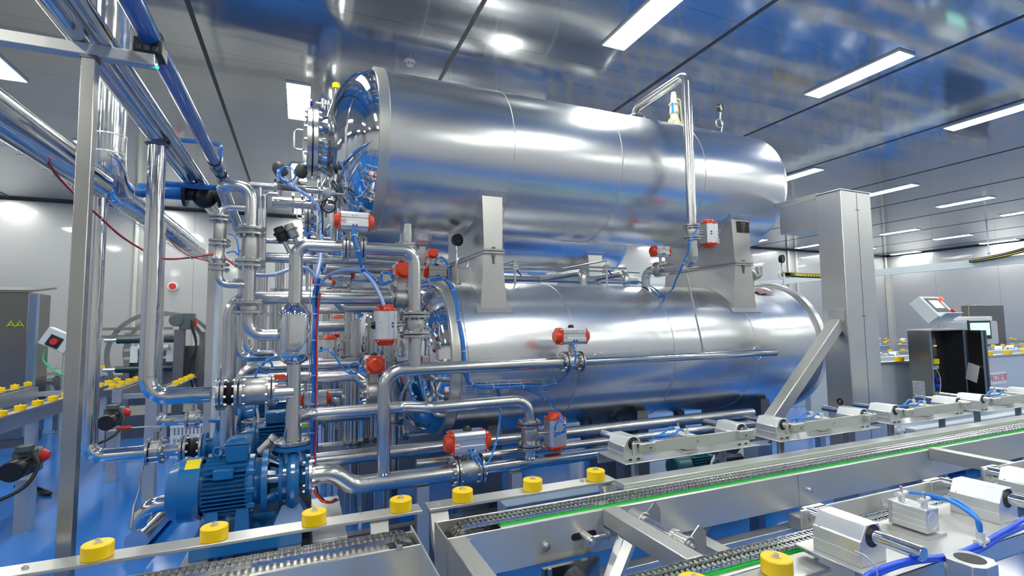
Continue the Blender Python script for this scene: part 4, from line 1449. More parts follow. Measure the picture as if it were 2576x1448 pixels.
t = thing('pipe_saddle', 'black ribbed plastic block with strap under the blue overhead pipe', 'clamp', (xbl, YP + .04, zb1))
MB().box2((xbl - .05, YP + .0, zb1), (xbl + .045, YP + .09, zbl - .015)).build('saddle_block', 'black_plastic', t, bevel=.004)
for k in range(3):
    MB().box2((xbl - .04 + .027 * k, YP - .004, zb1 + .008), (xbl - .02 + .027 * k, YP + .0, zb1 + .028)).build('rib', 'grey_plastic', t)
MB().lathe((xbl, YP + .03, zbl), (0, 1, 0), [(0, .038), (0, .043), (.05, .043), (.05, .038)], 28).build('strap', 'black_rubber', t)
# insulated duct with elbow
xd_, zd_ = -1.20, 2.66
t = thing('insulated_pipe', 'bright aluminium-clad pipe dropping from the ceiling and turning away behind the left post', 'pipe', (xd_, 5, zd_ - .1), 'insulated pipes')
MB().tube([(xd_, 4.02, CEIL), (xd_, 4.02, zd_), (xd_, 7.1, zd_)], .098, 32, bend=.2, seg=5).build('cladding', 'cladding_aluminium', t, sharp=25)
m = MB()
for p_, a_ in (((xd_, 4.02, zd_ + .32), Z1), ((xd_, 4.02, zd_ + .2), Z1), ((xd_, 4.24, zd_), V((0, 1, 0))), ((xd_, 5.6, zd_), V((0, 1, 0)))):
    m = MB().lathe(p_, a_, [(-.006, .0975), (-.004, .1), (.004, .1), (.006, .0975)], 32)
    m.build('joint_band', 'bolt_steel', t)
MB().lathe((xd_, 7.1, zd_), (0, 1, 0), [(0, .097), (.01, .09), (.01, .05), (.8, .05)], 24).build('inner_pipe', 'pipe_blue', t)
t = ypipe('polished pipe entering from the left edge and meeting the clad elbow', xd_ - .02, zd_ - .02, .092, 1.6, 3.9, 'bright_pipe')
# second ceiling-height pipes behind the rack
t = pipe('service_pipe', 'upright polished pipe behind the left post, bending right to the red-handled valve', loc=(-1.2, 4.1, .9))
YB = 4.12
xB_ = P(232, 900, YB).x
zB_ = P(300, 1142, YB).z
run(t, [(xB_, YB, zd_ - .08), (xB_, YB, zB_), (P(372, 1140, YB).x, YB, zB_)], .043, .10, 'bright_pipe')
m = MB()
weld(m, V((xB_, YB, zB_ + .11)), Z1, .043)
m.build('weld_seam', 'bright_pipe', t)
def wafer(label, c, r, FR, lever=None, cat='valve'):
    """wafer butterfly valve between two flanges on a pipe along X"""
    c = V(c)
    t = thing('butterfly_valve', label, cat, c - V((0, 0, FR)), 'butterfly valves')
    MB().lathe(c, X1, [(-.025, r), (-.025, FR * .8), (.025, FR * .8), (.025, r)], 28).build('valve_body', 'cast_steel', t)
    for s in (-1, 1):
        flange(t, c + X1 * (s * .030), X1 * s, FR, .018, r, 8, FR * .08, 1)
    m = MB()
    for i in range(8):
        a = 2 * PI * (i + .5) / 8
        q = c + V((0, FR * .83 * math.cos(a), FR * .83 * math.sin(a)))
        m = MB().cyl(q - X1 * .05, q + X1 * .05, FR * .05, 8)
        m.build('stud', 'bolt_steel', t)
    MB().cyl(c + Z1 * FR * .7, c + Z1 * (FR + .05), .014, 12).box(c + Z1 * (FR + .055), (.05, .04, .025)).build('stem_neck', 'cast_steel', t)
    if lever:
        h = MB().bar(c + Z1 * (FR + .075) + X1 * .04, c + Z1 * (FR + .080) - X1 * .16, .016, .006).build('lever', 'bolt_steel', t)
        MB().tube([c + Z1 * (FR + .080) - X1 * .14, c + Z1 * (FR + .081) - X1 * .22], .013, 12).build('grip', 'red', h)
    return t

cV = V((P(391, 1138, YB).x, YB, zB_))
wafer('manual valve with red-gripped lever on the low polished pipe at left', cV, .045, .088, True)
t = pipe('service_pipe', 'short low pipe between the red-handled valve and the black rubber joint', loc=(cV.x + .15, YB, zB_))
xR = P(462, 1135, YB).x
run(t, [cV + X1 * .05, V((xR, YB, zB_))], .043, None, 'bright_pipe')

def rubber_joint(label, x0, x1, y, z, FR, r):
    t = thing('rubber_joint', label, 'pipe joint', ((x0 + x1) / 2, y, z - FR), 'black rubber expansion joints')
    L = x1 - x0
    MB().lathe((x0, y, z), X1, [(.02, r), (L * .3, r * 1.2), (L * .5, r * 1.45), (L * .7, r * 1.2), (L - .02, r)], 28).build('bellows', 'black_rubber', t)
    for xx_, s in ((x0, -1), (x0 + .026, 1), (x1 - .026, -1), (x1, 1)):
        pass
    flange(t, (x0 - .02, y, z), X1, FR, .018, r, 8, .009, -1)
    flange(t, (x0 + .004, y, z), X1, FR, .018, r, 8, .009, 1)
    flange(t, (x1 - .022, y, z), X1, FR, .018, r, 8, .009, -1)
    return t

rubber_joint('black rubber joint between silver flanges, left of the rear blue pump', xR, P(512, 1127, YB).x, YB, zB_, .09, .047)
# branch A: rubber joint and check valve into the riser
xa0, xa1 = P(556, 998, 3.4).x, P(602, 992, 3.4).x
rubber_joint('black rubber joint on the horizontal pipe left of the pump riser', xa0, xa1, 3.4, zA, .095, .050)
t = thing('check_valve', 'flanged steel check valve between the black rubber joint and the pump riser', 'valve', ((xa1 + .1), 3.4, zA - .09), 'check valves')
xw0, xw1 = xa1 + .005, P(690, 986, 3.4).x
flange(t, (xw0, 3.4, zA), X1, .095, .018, .05, 8, .009, 1)
MB().lathe((xw0, 3.4, zA), X1, [(.018, .075), (.03, .078), (xw1 - xw0 - .04, .078), (xw1 - xw0 - .02, .07)], 28).build('valve_body', 'cast_steel', t)
flange(t, (xw1 - .035, 3.4, zA), X1, .095, .018, .05, 8, .009, -1)
flange(t, (xw1 - .010, 3.4, zA), X1, .095, .018, .05, 8, .009, 1)
MB().tube([(xw1, 3.4, zA), (xr - .02, 3.37, zA)], .047, 24).build('stub_pipe', 'pipe_steel', t)
MB().box(V((xw1 + .03, 3.36, zA + .085)), (.06, .03, .03)).build('orange_plug', 'orange_red', t, bevel=.004)

# ---- rear pumps (two of them, motors to the right)
def small_pump(x, y, z, label):
    """suction flange on the left at x, motor to the right"""
    t = thing('centrifugal_pump', label, 'pump', (x + .4, y, .0), 'blue pumps')
    o = V((x, y, z))
    MB().lathe(o, X1, [(0, 0), (0, .095), (.018, .095), (.018, .055), (.05, .055), (.06, .11), (.08, .135), (.15, .135), (.17, .11), (.19, .12), (.205, .12), (.21, .07), (.30, .10), (.30, .145), (.32, .145), (.325, .13)], 36).build('volute', 'pump_blue', t, sharp=28)
    MB().cyl(o + X1 * .325, o + X1 * .62, .125, 32).build('motor_body', 'pump_blue', t)
    m = MB()
    for k in range(-6, 6):
        zz = k * .02 + .01
        m.box(o + V((.47, 0, zz)), (.25, 2 * math.sqrt(.15 ** 2 - zz * zz), .004))
    m.build('cooling_fins', 'pump_blue', t)
    MB().lathe(o, X1, [(.615, .12), (.615, .15), (.73, .15), (.74, .13), (.74, 0)], 32).build('fan_cover', 'pump_blue', t)
    MB().box(o + V((.66, -.10, .105)), (.07, .03, .03)).build('warning_label', 'lime_yellow', t)
    MB().box(o + V((.45, 0, .17)), (.13, .13, .08)).build('terminal_box', 'pump_blue', t, bevel=.006)
    MB().lathe(o + V((.115, 0, 0)), Z1, [(0, .06), (.17, .05), (.17, .095), (.19, .095), (.19, 0)], 28).build('discharge_neck', 'pump_blue', t)
    MB().box2((x + .05, y - .15, z - .26), (x + .72, y + .15, z - .19)).build('base_plate', 'pump_blue', t, bevel=.004)
    for k in (.11, .40, .58):
        MB().box2((x + k - .03, y - .10, z - .19), (x + k + .03, y + .10, z - .08)).build('foot', 'pump_blue', t)
    MB().box2((x + .08, y - .12, 0), (x + .70, y + .12, z - .26)).build('plinth', 'dark_steel', t)
    return t

zp2 = zB_
small_pump(P(514, 1126, YB).x, YB, zp2, 'second blue pump on the floor behind the foreground pump')
YC3 = 5.3
z3 = P(480, 1054, YC3).z
small_pump(P(545, 1046, YC3).x, YC3, z3, 'third blue pump farther back, above the second one in the photo')
small_pump(P(545, 1046, YC3).x + .1, 6.6, z3, 'farthest blue pump behind the vertical pipes')
t = pipe('service_pipe', 'low polished pipe behind, passing above the white crate', loc=(P(480, 1050, YC3).x, YC3, z3 - .05))
run(t, [(P(392, 800, YC3).x, YC3, 2.5), (P(392, 1056, YC3).x, YC3, z3), (P(545, 1046, YC3).x, YC3, z3)], .045, .09, 'bright_pipe')
wafer('small butterfly valve on the low pipe above the white crate', V((P(485, 1050, YC3).x, YC3, z3)), .047, .085)
# handwheel valve
hw = P(640, 1058, 4.4)
t = thing('handwheel_valve', 'valve with dark round handwheel standing beside the second blue pump', 'valve', (hw.x, hw.y, hw.z - .2), 'handwheel valves')
MB().ring(hw, Z1, .085, .007, 32, 8).build('handwheel', 'dark_steel', t)
for k in range(4):
    a = PI / 2 * k + .4
    MB().tube([hw, hw + V((.085 * math.cos(a), .085 * math.sin(a), 0))], .005, 8).build('spoke', 'dark_steel', t)
MB().cyl(hw - Z1 * .14, hw + Z1 * .03, .010, 12).build('spindle', 'bolt_steel', t)
MB().lathe(hw - Z1 * .30, Z1, [(0, .07), (.02, .07), (.02, .05), (.12, .045), (.16, .02)], 24).build('valve_body', 'pump_blue', t)
MB().tube(smooth_path([hw + V((.02, -.05, .10)), hw + V((.03, -.08, 0)), hw + V((-.03, -.10, -.06)), hw + V((-.10, -.08, -.12)), hw + V((-.10, -.08, -.3))], 6), .009, 10).build('cable', 'beige_cable', t)
# conduit box on pump
cb = P(672, 1125, 3.75)
t = thing('junction_fitting', 'beige round cable fitting between the blue pumps', 'fitting', cb)
MB().cyl(cb + V((-.03, 0, -.03)), cb + V((.04, -.02, .04)), .042, 20).cyl(cb + V((.04, -.02, .04)), cb + V((.06, -.02, .06)), .047, 20).build('cap', 'cast_steel', t)
MB().tube(smooth_path([cb + V((.03, 0, -.05)), cb + V((-.05, .02, -.08)), cb + V((-.16, .05, -.07)), cb + V((-.22, .1, 0)), cb + V((-.2, .15, .2))], 6), .012, 10).build('conduit', 'beige_cable', t)

# ---- crate
cc = P(472, 1096, 8.0)
t = thing('plastic_crate', 'white perforated plastic crate on the blue floor behind the red-handled valve', 'crate', (cc.x, 8.0, 0))
w, d, h = .40, .30, .0
x0, x1 = P(432, 1100, 8.0).x, P(520, 1100, 8.0).x
zt_, zl_ = P(470, 1066, 8.0).z, 0.0
for lev in range(3):
    zA0, zA1 = zt_ * lev / 3, zt_ * (lev + 1) / 3 - .004
    m = MB()
    m.box2((x0, 7.9, zA0), (x1, 7.91, zA1)).box2((x0, 8.22, zA0), (x1, 8.23, zA1)).box2((x0, 7.91, zA0), (x0 + .01, 8.22, zA1)).box2((x1 - .01, 7.91, zA0), (x1, 8.22, zA1))
    m.box2((x0 - .006, 7.894, zA1 - .02), (x1 + .006, 7.9, zA1)).box2((x0 - .006, 7.894, zA1 - .02), (x0, 8.236, zA1))
    tier = m.build('tier', 'clear_white_plastic', t)
    m = MB()
    for i in range(8):
        for j in range(3):
            m.box((x0 + .05 + i * (x1 - x0 - .1) / 7, 7.899, zA0 + (zA1 - zA0) * (.25 + .22 * j)), (.014, .003, .022))
    m.build('slots', 'grey_plastic', tier)

# ---- floor pipe with elbow in the left foreground
zf_ = .095
a_, b_ = at(340, 1360, Z=zf_), at(535, 1172, Z=zf_)
xf_ = (a_.x + b_.x) / 2
zl0 = .42
pa_ = at(405, 1290, Y=3.2)
t = pipe('floor_pipe', 'thick polished pipe lying on the blue floor with an elbow rising behind the pump motor', loc=(xf_, 3.4, 0))
yS = at(330, 1362, X=-.92).y
p1 = at(342, 1362, Z=.09)
p2 = at(524, 1176, Z=.09)
MB().tube([p1, p2 + (p2 - p1) * .6], .078, 28).build('pipe', 'bright_pipe', t)
p3 = at(352, 1335, Z=.16)
p4 = at(352, 1262, Z=.60)
q1 = p1 + V((0, .02, .10))
elb = V((q1.x, q1.y, at(352, 1262, X=q1.x).z if False else .62))
zz = at(390, 1268, Y=q1.y).z
run(t, [q1, V((q1.x, q1.y, zz)), V((at(430, 1264, Y=q1.y).x + .15, q1.y, zz))], .060, .15, 'bright_pipe', 'elbow')

# ---- vertical pipe C and header behind the separator
YC = 3.82
xC_ = P(575, 950, YC).x
zC_ = P(800, 749, YC).z
t = pipe('process_pipe', 'tall pipe left of the separator bending right along the line behind it', loc=(xC_, YC, .4))
xfl = P(985, 752, YC).x
run(t, [(xC_, YC, .35), (xC_, YC, zC_), (xfl, YC, zC_)], .044, .13)
MB().box2((xC_ - .06, YC - .06, 0), (xC_ + .06, YC + .06, .36)).build('pipe_stand', 'dark_steel', t)
flange(t, (xfl - .01, YC, zC_), X1, .095, .02, .044, 8, .009, -1)


def yvalve(label, c, FR, r, act, L=.24, w=.12):
    """valve on a pipe along X whose actuator sits above with its long axis pointing at the viewer"""
    c = V(c)
    t = thing('actuated_valve', label, 'valve', c - V((0, 0, FR)), 'actuated ball valves')
    MB().lathe(c, X1, [(-.05, r), (-.045, r * 1.5), (0, r * 1.65), (.045, r * 1.5), (.05, r)], 28).build('valve_body', 'cast_steel', t)
    for s in (-1, 1):
        flange(t, c + X1 * (s * .042), X1 * s, FR, .018, r, 8, FR * .09, 1)
    MB().cyl(c + Z1 * r, c + Z1 * (act - w / 2), .012, 12).build('stem', 'cast_steel', t)
    MB().box2(c + V((-.03, -.02, r * 1.4)), c + V((.03, .02, act - w / 2))).build('stem_bracket', 'cast_steel', t)
    actuator(t, c + Z1 * act, V((0, 1, 0)), -Z1, L, w, V((-1, 0, 0)))
    return t

yvalve('valve with round orange cap facing the viewer, behind the upright actuator at the retort head', V((xfl + .075, YC, zC_)), .095, .044, P(1032, 690, YC).z - zC_ + .02)
z9 = P(760, 950, 3.75).z
t = pipe('process_pipe', 'horizontal pipe behind the separator leading to the lower round orange actuator', loc=(P(760, 950, 3.75).x, 3.75, z9))
xq = P(905, 950, 3.75).x
run(t, [(P(600, 946, 3.75).x, 3.75, z9), (xq - .03, 3.75, z9), (xq + .09, 3.62, z9 - .10)], .040, .06)
yvalve('lower valve with round orange cap facing the viewer, left of the vertical steam pipe', V((P(940, 985, 3.62).x, 3.62, P(940, 985, 3.62).z)), .10, .045, P(952, 915, 3.62).z - P(940, 985, 3.62).z)
# return elbow under it
t = pipe('process_pipe', 'pipe elbow curving left behind the vertical pipe, under the round header', loc=(P(650, 930, 4.5).x, 4.5, P(650, 930, 4.5).z))
run(t, [(P(606, 1010, 4.5).x, 4.5, P(606, 1010, 4.5).z), (P(606, 925, 4.5).x, 4.5, P(606, 925, 4.5).z), (P(900, 918, 4.5).x, 4.5, P(606, 925, 4.5).z)], .045, .12)

# ---- assembly D: flanged column left of the separator
xD_ = P(628, 700, 3.37).x
YD = 3.37
zt_d = P(620, 470, YD).z
zbt = P(640, 843, YD).z
t = pipe('swan_neck_pipe', 'flanged vertical pipe left of the separator with a swan-neck bend on top', loc=(xD_, YD, zbt))
xl_ = P(556, 480, YD).x
run(t, [(xD_, YD, P(628, 660, YD).z), (xD_, YD, zt_d), (xl_, YD, zt_d), (xl_ + .0, YD + .9, zt_d - .10)], .036, .085)
run(t, [(xD_, YD, P(628, 660, YD).z), (xD_, YD, zbt), (xr - .08, YD, zbt)], .034, .085, name='lower_pipe')
for py, s in ((578, -1), (592, 1), (660, -1), (672, 1), (764, -1), (788, 1)):
    z_ = P(628, py, YD).z
    flange(t, (xD_, YD, z_), Z1, .083 if py < 700 else .088, .016, .036, 8, .009, -s, rot=.35)
for p0, p1 in ((594, 658), (766, 786)):
    za_, zb_ = P(628, p1, YD).z, P(628, p0, YD).z
    MB().lathe((xD_, YD, za_), Z1, [(0, .045), ((zb_ - za_) * .2, .047), ((zb_ - za_) * .5, .05), ((zb_ - za_) * .8, .047), (zb_ - za_, .045)], 24).build('valve_body', 'cast_steel', t)
t = pipe('bypass_pipe', 'small flanged bypass pipe left of the swan-neck column', loc=(P(553, 600, YD).x, YD, P(553, 720, YD).z))
xby = P(553, 600, YD).x
zu_, zl_ = P(600, 522, YD).z, P(600, 716, YD).z
run(t, [(xD_, YD, zu_), (xby, YD, zu_), (xby, YD, zl_), (xD_, YD, zl_)], .0215, .055)
for py, s, R_ in ((547, -1, .06), (557, 1, .06), (608, -1, .058), (618, 1, .058), (668, -1, .056), (680, 1, .056)):
    flange(t, (xby, YD, P(553, py, YD).z), Z1, R_, .012, .022, 4, .008, -s)
za_, zb_ = P(553, 606, YD).z, P(553, 560, YD).z
MB().lathe((xby, YD, za_), Z1, [(0, .03), (.02, .034), (zb_ - za_ - .02, .034), (zb_ - za_, .03)], 20).build('valve_body', 'cast_steel', t)
za_, zb_ = P(553, 664, YD).z, P(553, 622, YD).z
MB().lathe((xby, YD, za_), Z1, [(0, .026), (.03, .04), (.06, .026), (zb_ - za_, .03)], 20).build('trap_body', 'cast_steel', t)

# ---- posts and misc verticals on the left
def simple_pipe(label, pts, r, bend=None, m='pipe_steel', group='background process pipes', name='process_pipe'):
    c = sum((V(p) for p in pts), V()) / len(pts)
    c.z = min(V(p).z for p in pts)
    t = thing(name, label, 'pipe', c, group)
    MB().tube(pts, r, 18, bend=bend).build('pipe', m, t, sharp=50)
    return t

def sq_post(label, x, y, w, z, m='brushed_steel'):
    o = MB().box2((x - w / 2, y - w / 2, 0), (x + w / 2, y + w / 2, z)).build('frame_post', m)
    return tag(o, label, 'post', 'steel frame posts')

sq_post('thin square post directly behind the upright polished branch pipe', P(396, 700, 5.0).x, 5.0, .08, 2.6)
sq_post('square post left of the flanged bypass pipe, beside the ring machine', P(532, 850, 5.2).x, 5.2, .08, 2.45)
t = simple_pipe('grey conduit standing beside the square post near the ring machine', [(P(545, 900, 5.0).x, 5.0, 0), (P(545, 900, 5.0).x, 5.0, 2.4)], .03, None, 'light_machine_paint')

# dark strainer and blue stub lines under the polished overhead pipe
YB2 = 4.5
zq = at(430, 484, Y=YB2).z
t = pipe('blue_branch_pipe', 'blue horizontal branch pipe with black strainer, below the end of the overhead pipes', loc=(at(450, 484, Y=YB2).x, YB2, zq - .06))
xs0, xs1 = at(350, 484, Y=YB2).x, at(462, 484, Y=YB2).x
run(t, [(xs0, YB2, zq), (xs1, YB2, zq)], .052, None, 'pipe_blue')
MB().lathe((xs1, YB2, zq), X1, [(0, .05), (0, .10), (.025, .10), (.025, .05)], 24).build('flange', 'black_plastic', t)
xm_ = at(515, 488, Y=YB2).x
MB().tube([(xs1, YB2, zq), (xm_ + .10, YB2, zq)], .05, 20).sphere((xm_, YB2, zq - .02), .085, 18).build('strainer', 'black_plastic', t)
MB().lathe((xm_ + .10, YB2, zq), X1, [(0, .05), (0, .10), (.025, .10), (.025, .05)], 24).build('flange', 'black_plastic', t)
zq = at(480, 467, Y=4.3).z
t = pipe('blue_branch_pipe', 'thin blue horizontal pipe just above the black strainer', loc=(at(480, 467, Y=4.3).x, 4.3, zq))
run(t, [(at(408, 467, Y=4.3).x, 4.3, zq), (at(550, 467, Y=4.3).x, 4.3, zq)], .02, None, 'pipe_blue')
zq = at(480, 355, Y=6.0).z
t = pipe('blue_branch_pipe', 'short thin blue pipe behind the blue overhead pipe, near the ceiling', loc=(at(480, 355, Y=6.0).x, 6.0, zq))
run(t, [(at(440, 355, Y=6.0).x, 6.0, zq), (at(556, 355, Y=6.0).x, 6.0, zq), (at(556, 355, Y=6.0).x, 6.0, zq - .25)], .022, .05, 'pipe_blue')

# ================================================================== FITTINGS ON THE VESSELS
# top vent pipe of the upper tank
zT = ZU + TR
pt = at(1596, 285, Y=TY)
xv_ = pt.x
t = pipe('vent_pipe', 'pipe rising from the top of the front tank and dropping down its face at right', loc=(xv_, 3.8, 2.3))
YV = 3.38
zv = at(1722, 186, Y=YV).z
xvv = at(1735, 420, Y=YV).x
flange(t, (xv_, TY, zT + .02), Z1, .11, .02, .06, 8, .011, -1)
flange(t, (xv_, TY, zT + .045), Z1, .11, .02, .06, 8, .011, 1)
MB().cyl((xv_, TY, zT - .03), (xv_, TY, zT + .02), .06, 24).build('nozzle', 'pipe_steel', t)
c6 = at(1741, 585, Y=YV)
run(t, [(xv_, TY, zT + .05), (xv_, TY, zT + .16), (xvv, YV, zv), (xvv, YV, c6.z + .065)], .041, .085)
m = MB()
weld(m, V((xvv, YV, at(1722, 228, Y=YV).z)), Z1, .041)
m.build('weld_seam', 'bright_pipe', t)
valve('actuated valve with upright orange-ended actuator under the right end of the front tank', V((xvv, YV, c6.z)), Z1, .038, .075, .10, -X1, .255, .125, at(1782, 570, Y=YV).x - xvv, Z1, '3#', tag_pos=(-.28, .35))
t = pipe('vent_pipe', 'lower end of the vent pipe with elbow turning back over the retort', loc=(xvv, 3.6, 2.0))
ze = at(1745, 664, Y=YV).z
ye = at(1622, 690, X=xvv).y
ye = 4.02
run(t, [(xvv, YV, c6.z - .06), (xvv, YV, ze), (xvv - .02, ye, ze), (xvv - .02, ye, ZL + TR - .02)], .041, .085)
yv7 = at(1660, 690, X=xvv).y
yv7 = 3.80
t = thing('actuated_valve', 'small orange-ended actuated valve on the pipe over the top of the retort', 'valve', (xvv, yv7, ze - .07), 'actuated ball valves')
for s in (-1, 1):
    flange(t, (xvv - .01, yv7 + s * .035, ze), (0, s, 0), .075, .016, .04, 8, .008, 1)
MB().cyl((xvv - .01, yv7 - .04, ze), (xvv - .01, yv7 + .04, ze), .06, 24).build('valve_body', 'cast_steel', t)
MB().cyl((xvv - .01, yv7, ze + .05), (xvv - .01, yv7, ze + .12), .014, 12).build('stem', 'cast_steel', t)
actuator(t, (xvv - .01, yv7, ze + .17), X1, -Z1, .22, .10, tagtext='2#', knob=False)
# neighbour pipe loop on the retort
t = simple_pipe('pipe loop bending over the retort top behind the small orange valve', [(xvv - .12, 4.2, ZL + TR - .03), (xvv - .12, 4.2, ze + .0), (xvv - .12, 4.75, ze), (xvv - .12, 4.75, ZL + TR - .2)], .036, .08)
# safety valve
sv = at(1697, 300, Y=TY)
t = thing('safety_valve', 'cream safety relief valve with lever and blue tag on top of the front tank', 'valve', (sv.x, TY, zT))
MB().lathe((sv.x, TY, zT - .02), Z1, [(0, .05), (.06, .05), (.07, .085), (.09, .085), (.11, .06), (.16, .045), (.20, .042), (.22, .052), (.30, .046), (.31, .056), (.325, .056), (.335, .036), (.42, .033), (.43, .026), (.455, .026), (.46, 0)], 28).build('valve_body', 'cream_paint', t, sharp=30)
MB().tube([(sv.x, TY - .02, zT + .10), (sv.x - .085, TY - .03, zT + .08)], .035, 18).build('outlet', 'cream_paint', t)
MB().bar((sv.x + .035, TY - .02, zT + .36), (sv.x + .07, TY - .02, zT + .34), .02, .02).bar((sv.x + .07, TY - .02, zT + .35), (sv.x + .085, TY - .02, zT + .10), .016, .012).build('lever', 'cream_paint', t)
MB().box((sv.x - .058, TY - .04, zT + .24), (.03, .003, .11)).build('tag', 'sticker_blue', t)


def gauge(label, base, ztop, r, loop=True, twist=1):
    """black round pressure gauge on a coiled siphon tube"""
    b = V(base)
    t = thing('pressure_gauge', label, 'pressure gauge', b, 'pressure gauges')
    h = ztop - b.z
    MB().cyl(b, b + Z1 * .03, .018, 14).cyl(b + Z1 * .0, b + Z1 * .012, .03, 18).build('socket', 'bolt_steel', t)
    R = min(.05, h * .19)
    zc_ = b.z + h * .48
    MB().tube(smooth_path([b + Z1 * .02, b + Z1 * (h * .28), V((b.x - twist * .012, b.y, zc_ - R * .6)), V((b.x - twist * .004, b.y, zc_ + R * .4)), V((b.x, b.y + .012, b.z + h * .70)), V((b.x, b.y + .012, ztop - r))], 4), .006, 8).ring(V((b.x + twist * (R - .006), b.y - .012, zc_)), (0, 1, 0), R, .006, 28, 8).build('siphon_tube', 'bolt_steel', t)
    c = V((b.x, b.y + .012, ztop))
    MB().cyl(c - Z1 * (r + .035), c - Z1 * (r - .004), .011, 6).build('nut', 'bolt_steel', t)
    ax = V((.35, -1, -.05)).normalized()
    MB().lathe(c - ax * .02, ax, [(0, 0), (0, r * .86), (.006, r * .95), (.03, r * .95), (.03, r), (.04, r), (.042, r * .93), (.036, r * .9), (.036, 0)], 32).build('dial_case', 'black_plastic', t, sharp=30)
    for k in (-1, 1):
        MB().sphere(c + ax * .017 + V((k * r * .18, 0, -r * .2)), r * .05, 8).build('screw', 'bolt_steel', t)
    return t

g = at(1151, 706, Y=4.05)
gauge('black pressure gauge on a looped tube between the tanks, left of the left support', V((g.x, 4.05, ZL + math.sqrt(TR ** 2 - .17 ** 2) - .005)), at(1148, 603, Y=4.05).z, .052)
g = at(1815, 318, Y=TY)
gauge('black pressure gauge standing on top of the upper tank near its right end', V((g.x, TY, zT - .005)), at(1810, 270, Y=TY).z, .047, twist=-1)
g = at(1972, 725, Y=4.15)
gauge('black pressure gauge on the right end of the retort beside the column', V((g.x, 4.15, ZL + TR - .01)), at(1959, 650, Y=4.15).z, .05, twist=-1)
# relief elbow beside right support
b = at(1905, 695, Y=3.75)
t = thing('relief_elbow', 'open steel pipe elbow behind the right support on the retort top', 'pipe', b)
run(t, [b + V((-.09, 0, 0)), b + V((.03, 0, 0)), b + V((.03, 0, .10))], .035, .05, 'cast_steel', 'elbow')
MB().lathe(b + V((-.08, 0, 0)), X1, [(0, .03), (0, .055), (.02, .055), (.02, .03)], 24).build('flange', 'cast_steel', t)
MB().tube([b + V((-.09, 0, 0)), b + V((-.09, 0, -.16))], .03, 16).build('stem', 'cast_steel', t)
# rag
b = at(1915, 723, Y=3.95)
random.seed(3)
m = MB()
zr = ZL + math.sqrt(TR ** 2 - .27 ** 2)
n = 9
vs, fs = [], []
for i in range(n):
    for j in range(n):
        vs.append((b.x - .11 + .22 * i / (n - 1), 3.88 + .14 * j / (n - 1), ZL + math.sqrt(TR ** 2 - (TY - 3.88 - .14 * j / (n - 1)) ** 2) + .006 + random.random() * .03))
for i in range(n - 1):
    for j in range(n - 1):
        fs.append((i * n + j, (i + 1) * n + j, (i + 1) * n + j + 1, i * n + j + 1))
o = m.add(vs, fs).build('cleaning_rag', 'rag')
tag(o, 'crumpled pinkish cleaning rag lying on the retort top at right', 'rag')
md = o.modifiers.new('solid', 'SOLIDIFY')
md.thickness = .004

# small sample pipes with clamps on the retort top
for px, py, sx, lab in ((1296, 716, -.16, 'thin sampling pipe with clamp on the retort top, right of the left support'), (1527, 715, -.30, 'thin sampling pipe with clamp on the retort top, middle')):
    b = at(px, py, Y=4.1)
    zz = at(px, 655, Y=4.1).z
    t = pipe('sampling_pipe', lab, loc=(b.x, 4.1, ZL + TR - .02), group='sampling pipes')
    run(t, [(b.x, 4.1, ZL + TR - .02), (b.x, 4.1, zz), (b.x + sx * .2, 4.9, zz - .0)], .0095, .03, 'brushed_steel', 'tube', 12)
    zc__ = at(px, 675, Y=4.1).z
    MB().box((b.x, 4.1, zc__), (.055, .04, .012)).box((b.x, 4.1, zc__ + .025), (.055, .04, .012)).cyl((b.x - .02, 4.1, zc__), (b.x - .02, 4.1, zc__ + .04), .005, 8).cyl((b.x + .02, 4.1, zc__), (b.x + .02, 4.1, zc__ + .04), .005, 8).build('clamp', 'bolt_steel', t)
    MB().bar((b.x + .02, 4.1, zc__ - .02), (b.x + .07, 4.12, zc__ - .06), .012, .008).build('valve_lever', 'knob_blue', t)
for zz, yy, r, lab in ((.66, 4.95, .012, 'upper thin horizontal rail pipe behind the retort top'), (.74, 5.15, .012, 'lower thin horizontal rail pipe behind the retort top')):
    pass
zq = at(1400, 668, Y=4.95).z
simple_pipe('thin horizontal pipe running along behind the retort top', [(1.3, 4.95, zq), (3.6, 4.95, zq)], .012, None, 'brushed_steel')
t = simple_pipe('second thin horizontal pipe just under the first, behind the retort top', [(1.3, 4.96, at(1400, 678, Y=4.96).z), (3.8, 4.96, at(1400, 678, Y=4.96).z)], .010, None, 'brushed_steel')
for xx_ in (1.32, 2.4, 3.5):
    MB().tube([(xx_, 4.96, at(1400, 678, Y=4.96).z), (xx_, 4.95, zq)], .006, 8).build('cross_link', 'bolt_steel', t)
zq = at(1400, 701, Y=5.15).z
simple_pipe('thick horizontal pipe close behind the retort top', [(1.25, 5.15, zq), (3.9, 5.15, zq)], .045)
b = at(1468, 712, Y=4.3)
simple_pipe('short bent pipe rising out of the retort top and sloping left', [(b.x, 4.3, ZL + TR - .04), (b.x, 4.3, at(1465, 684, Y=4.3).z), (b.x - .08, 5.1, at(1465, 684, Y=4.3).z)], .036, .07)

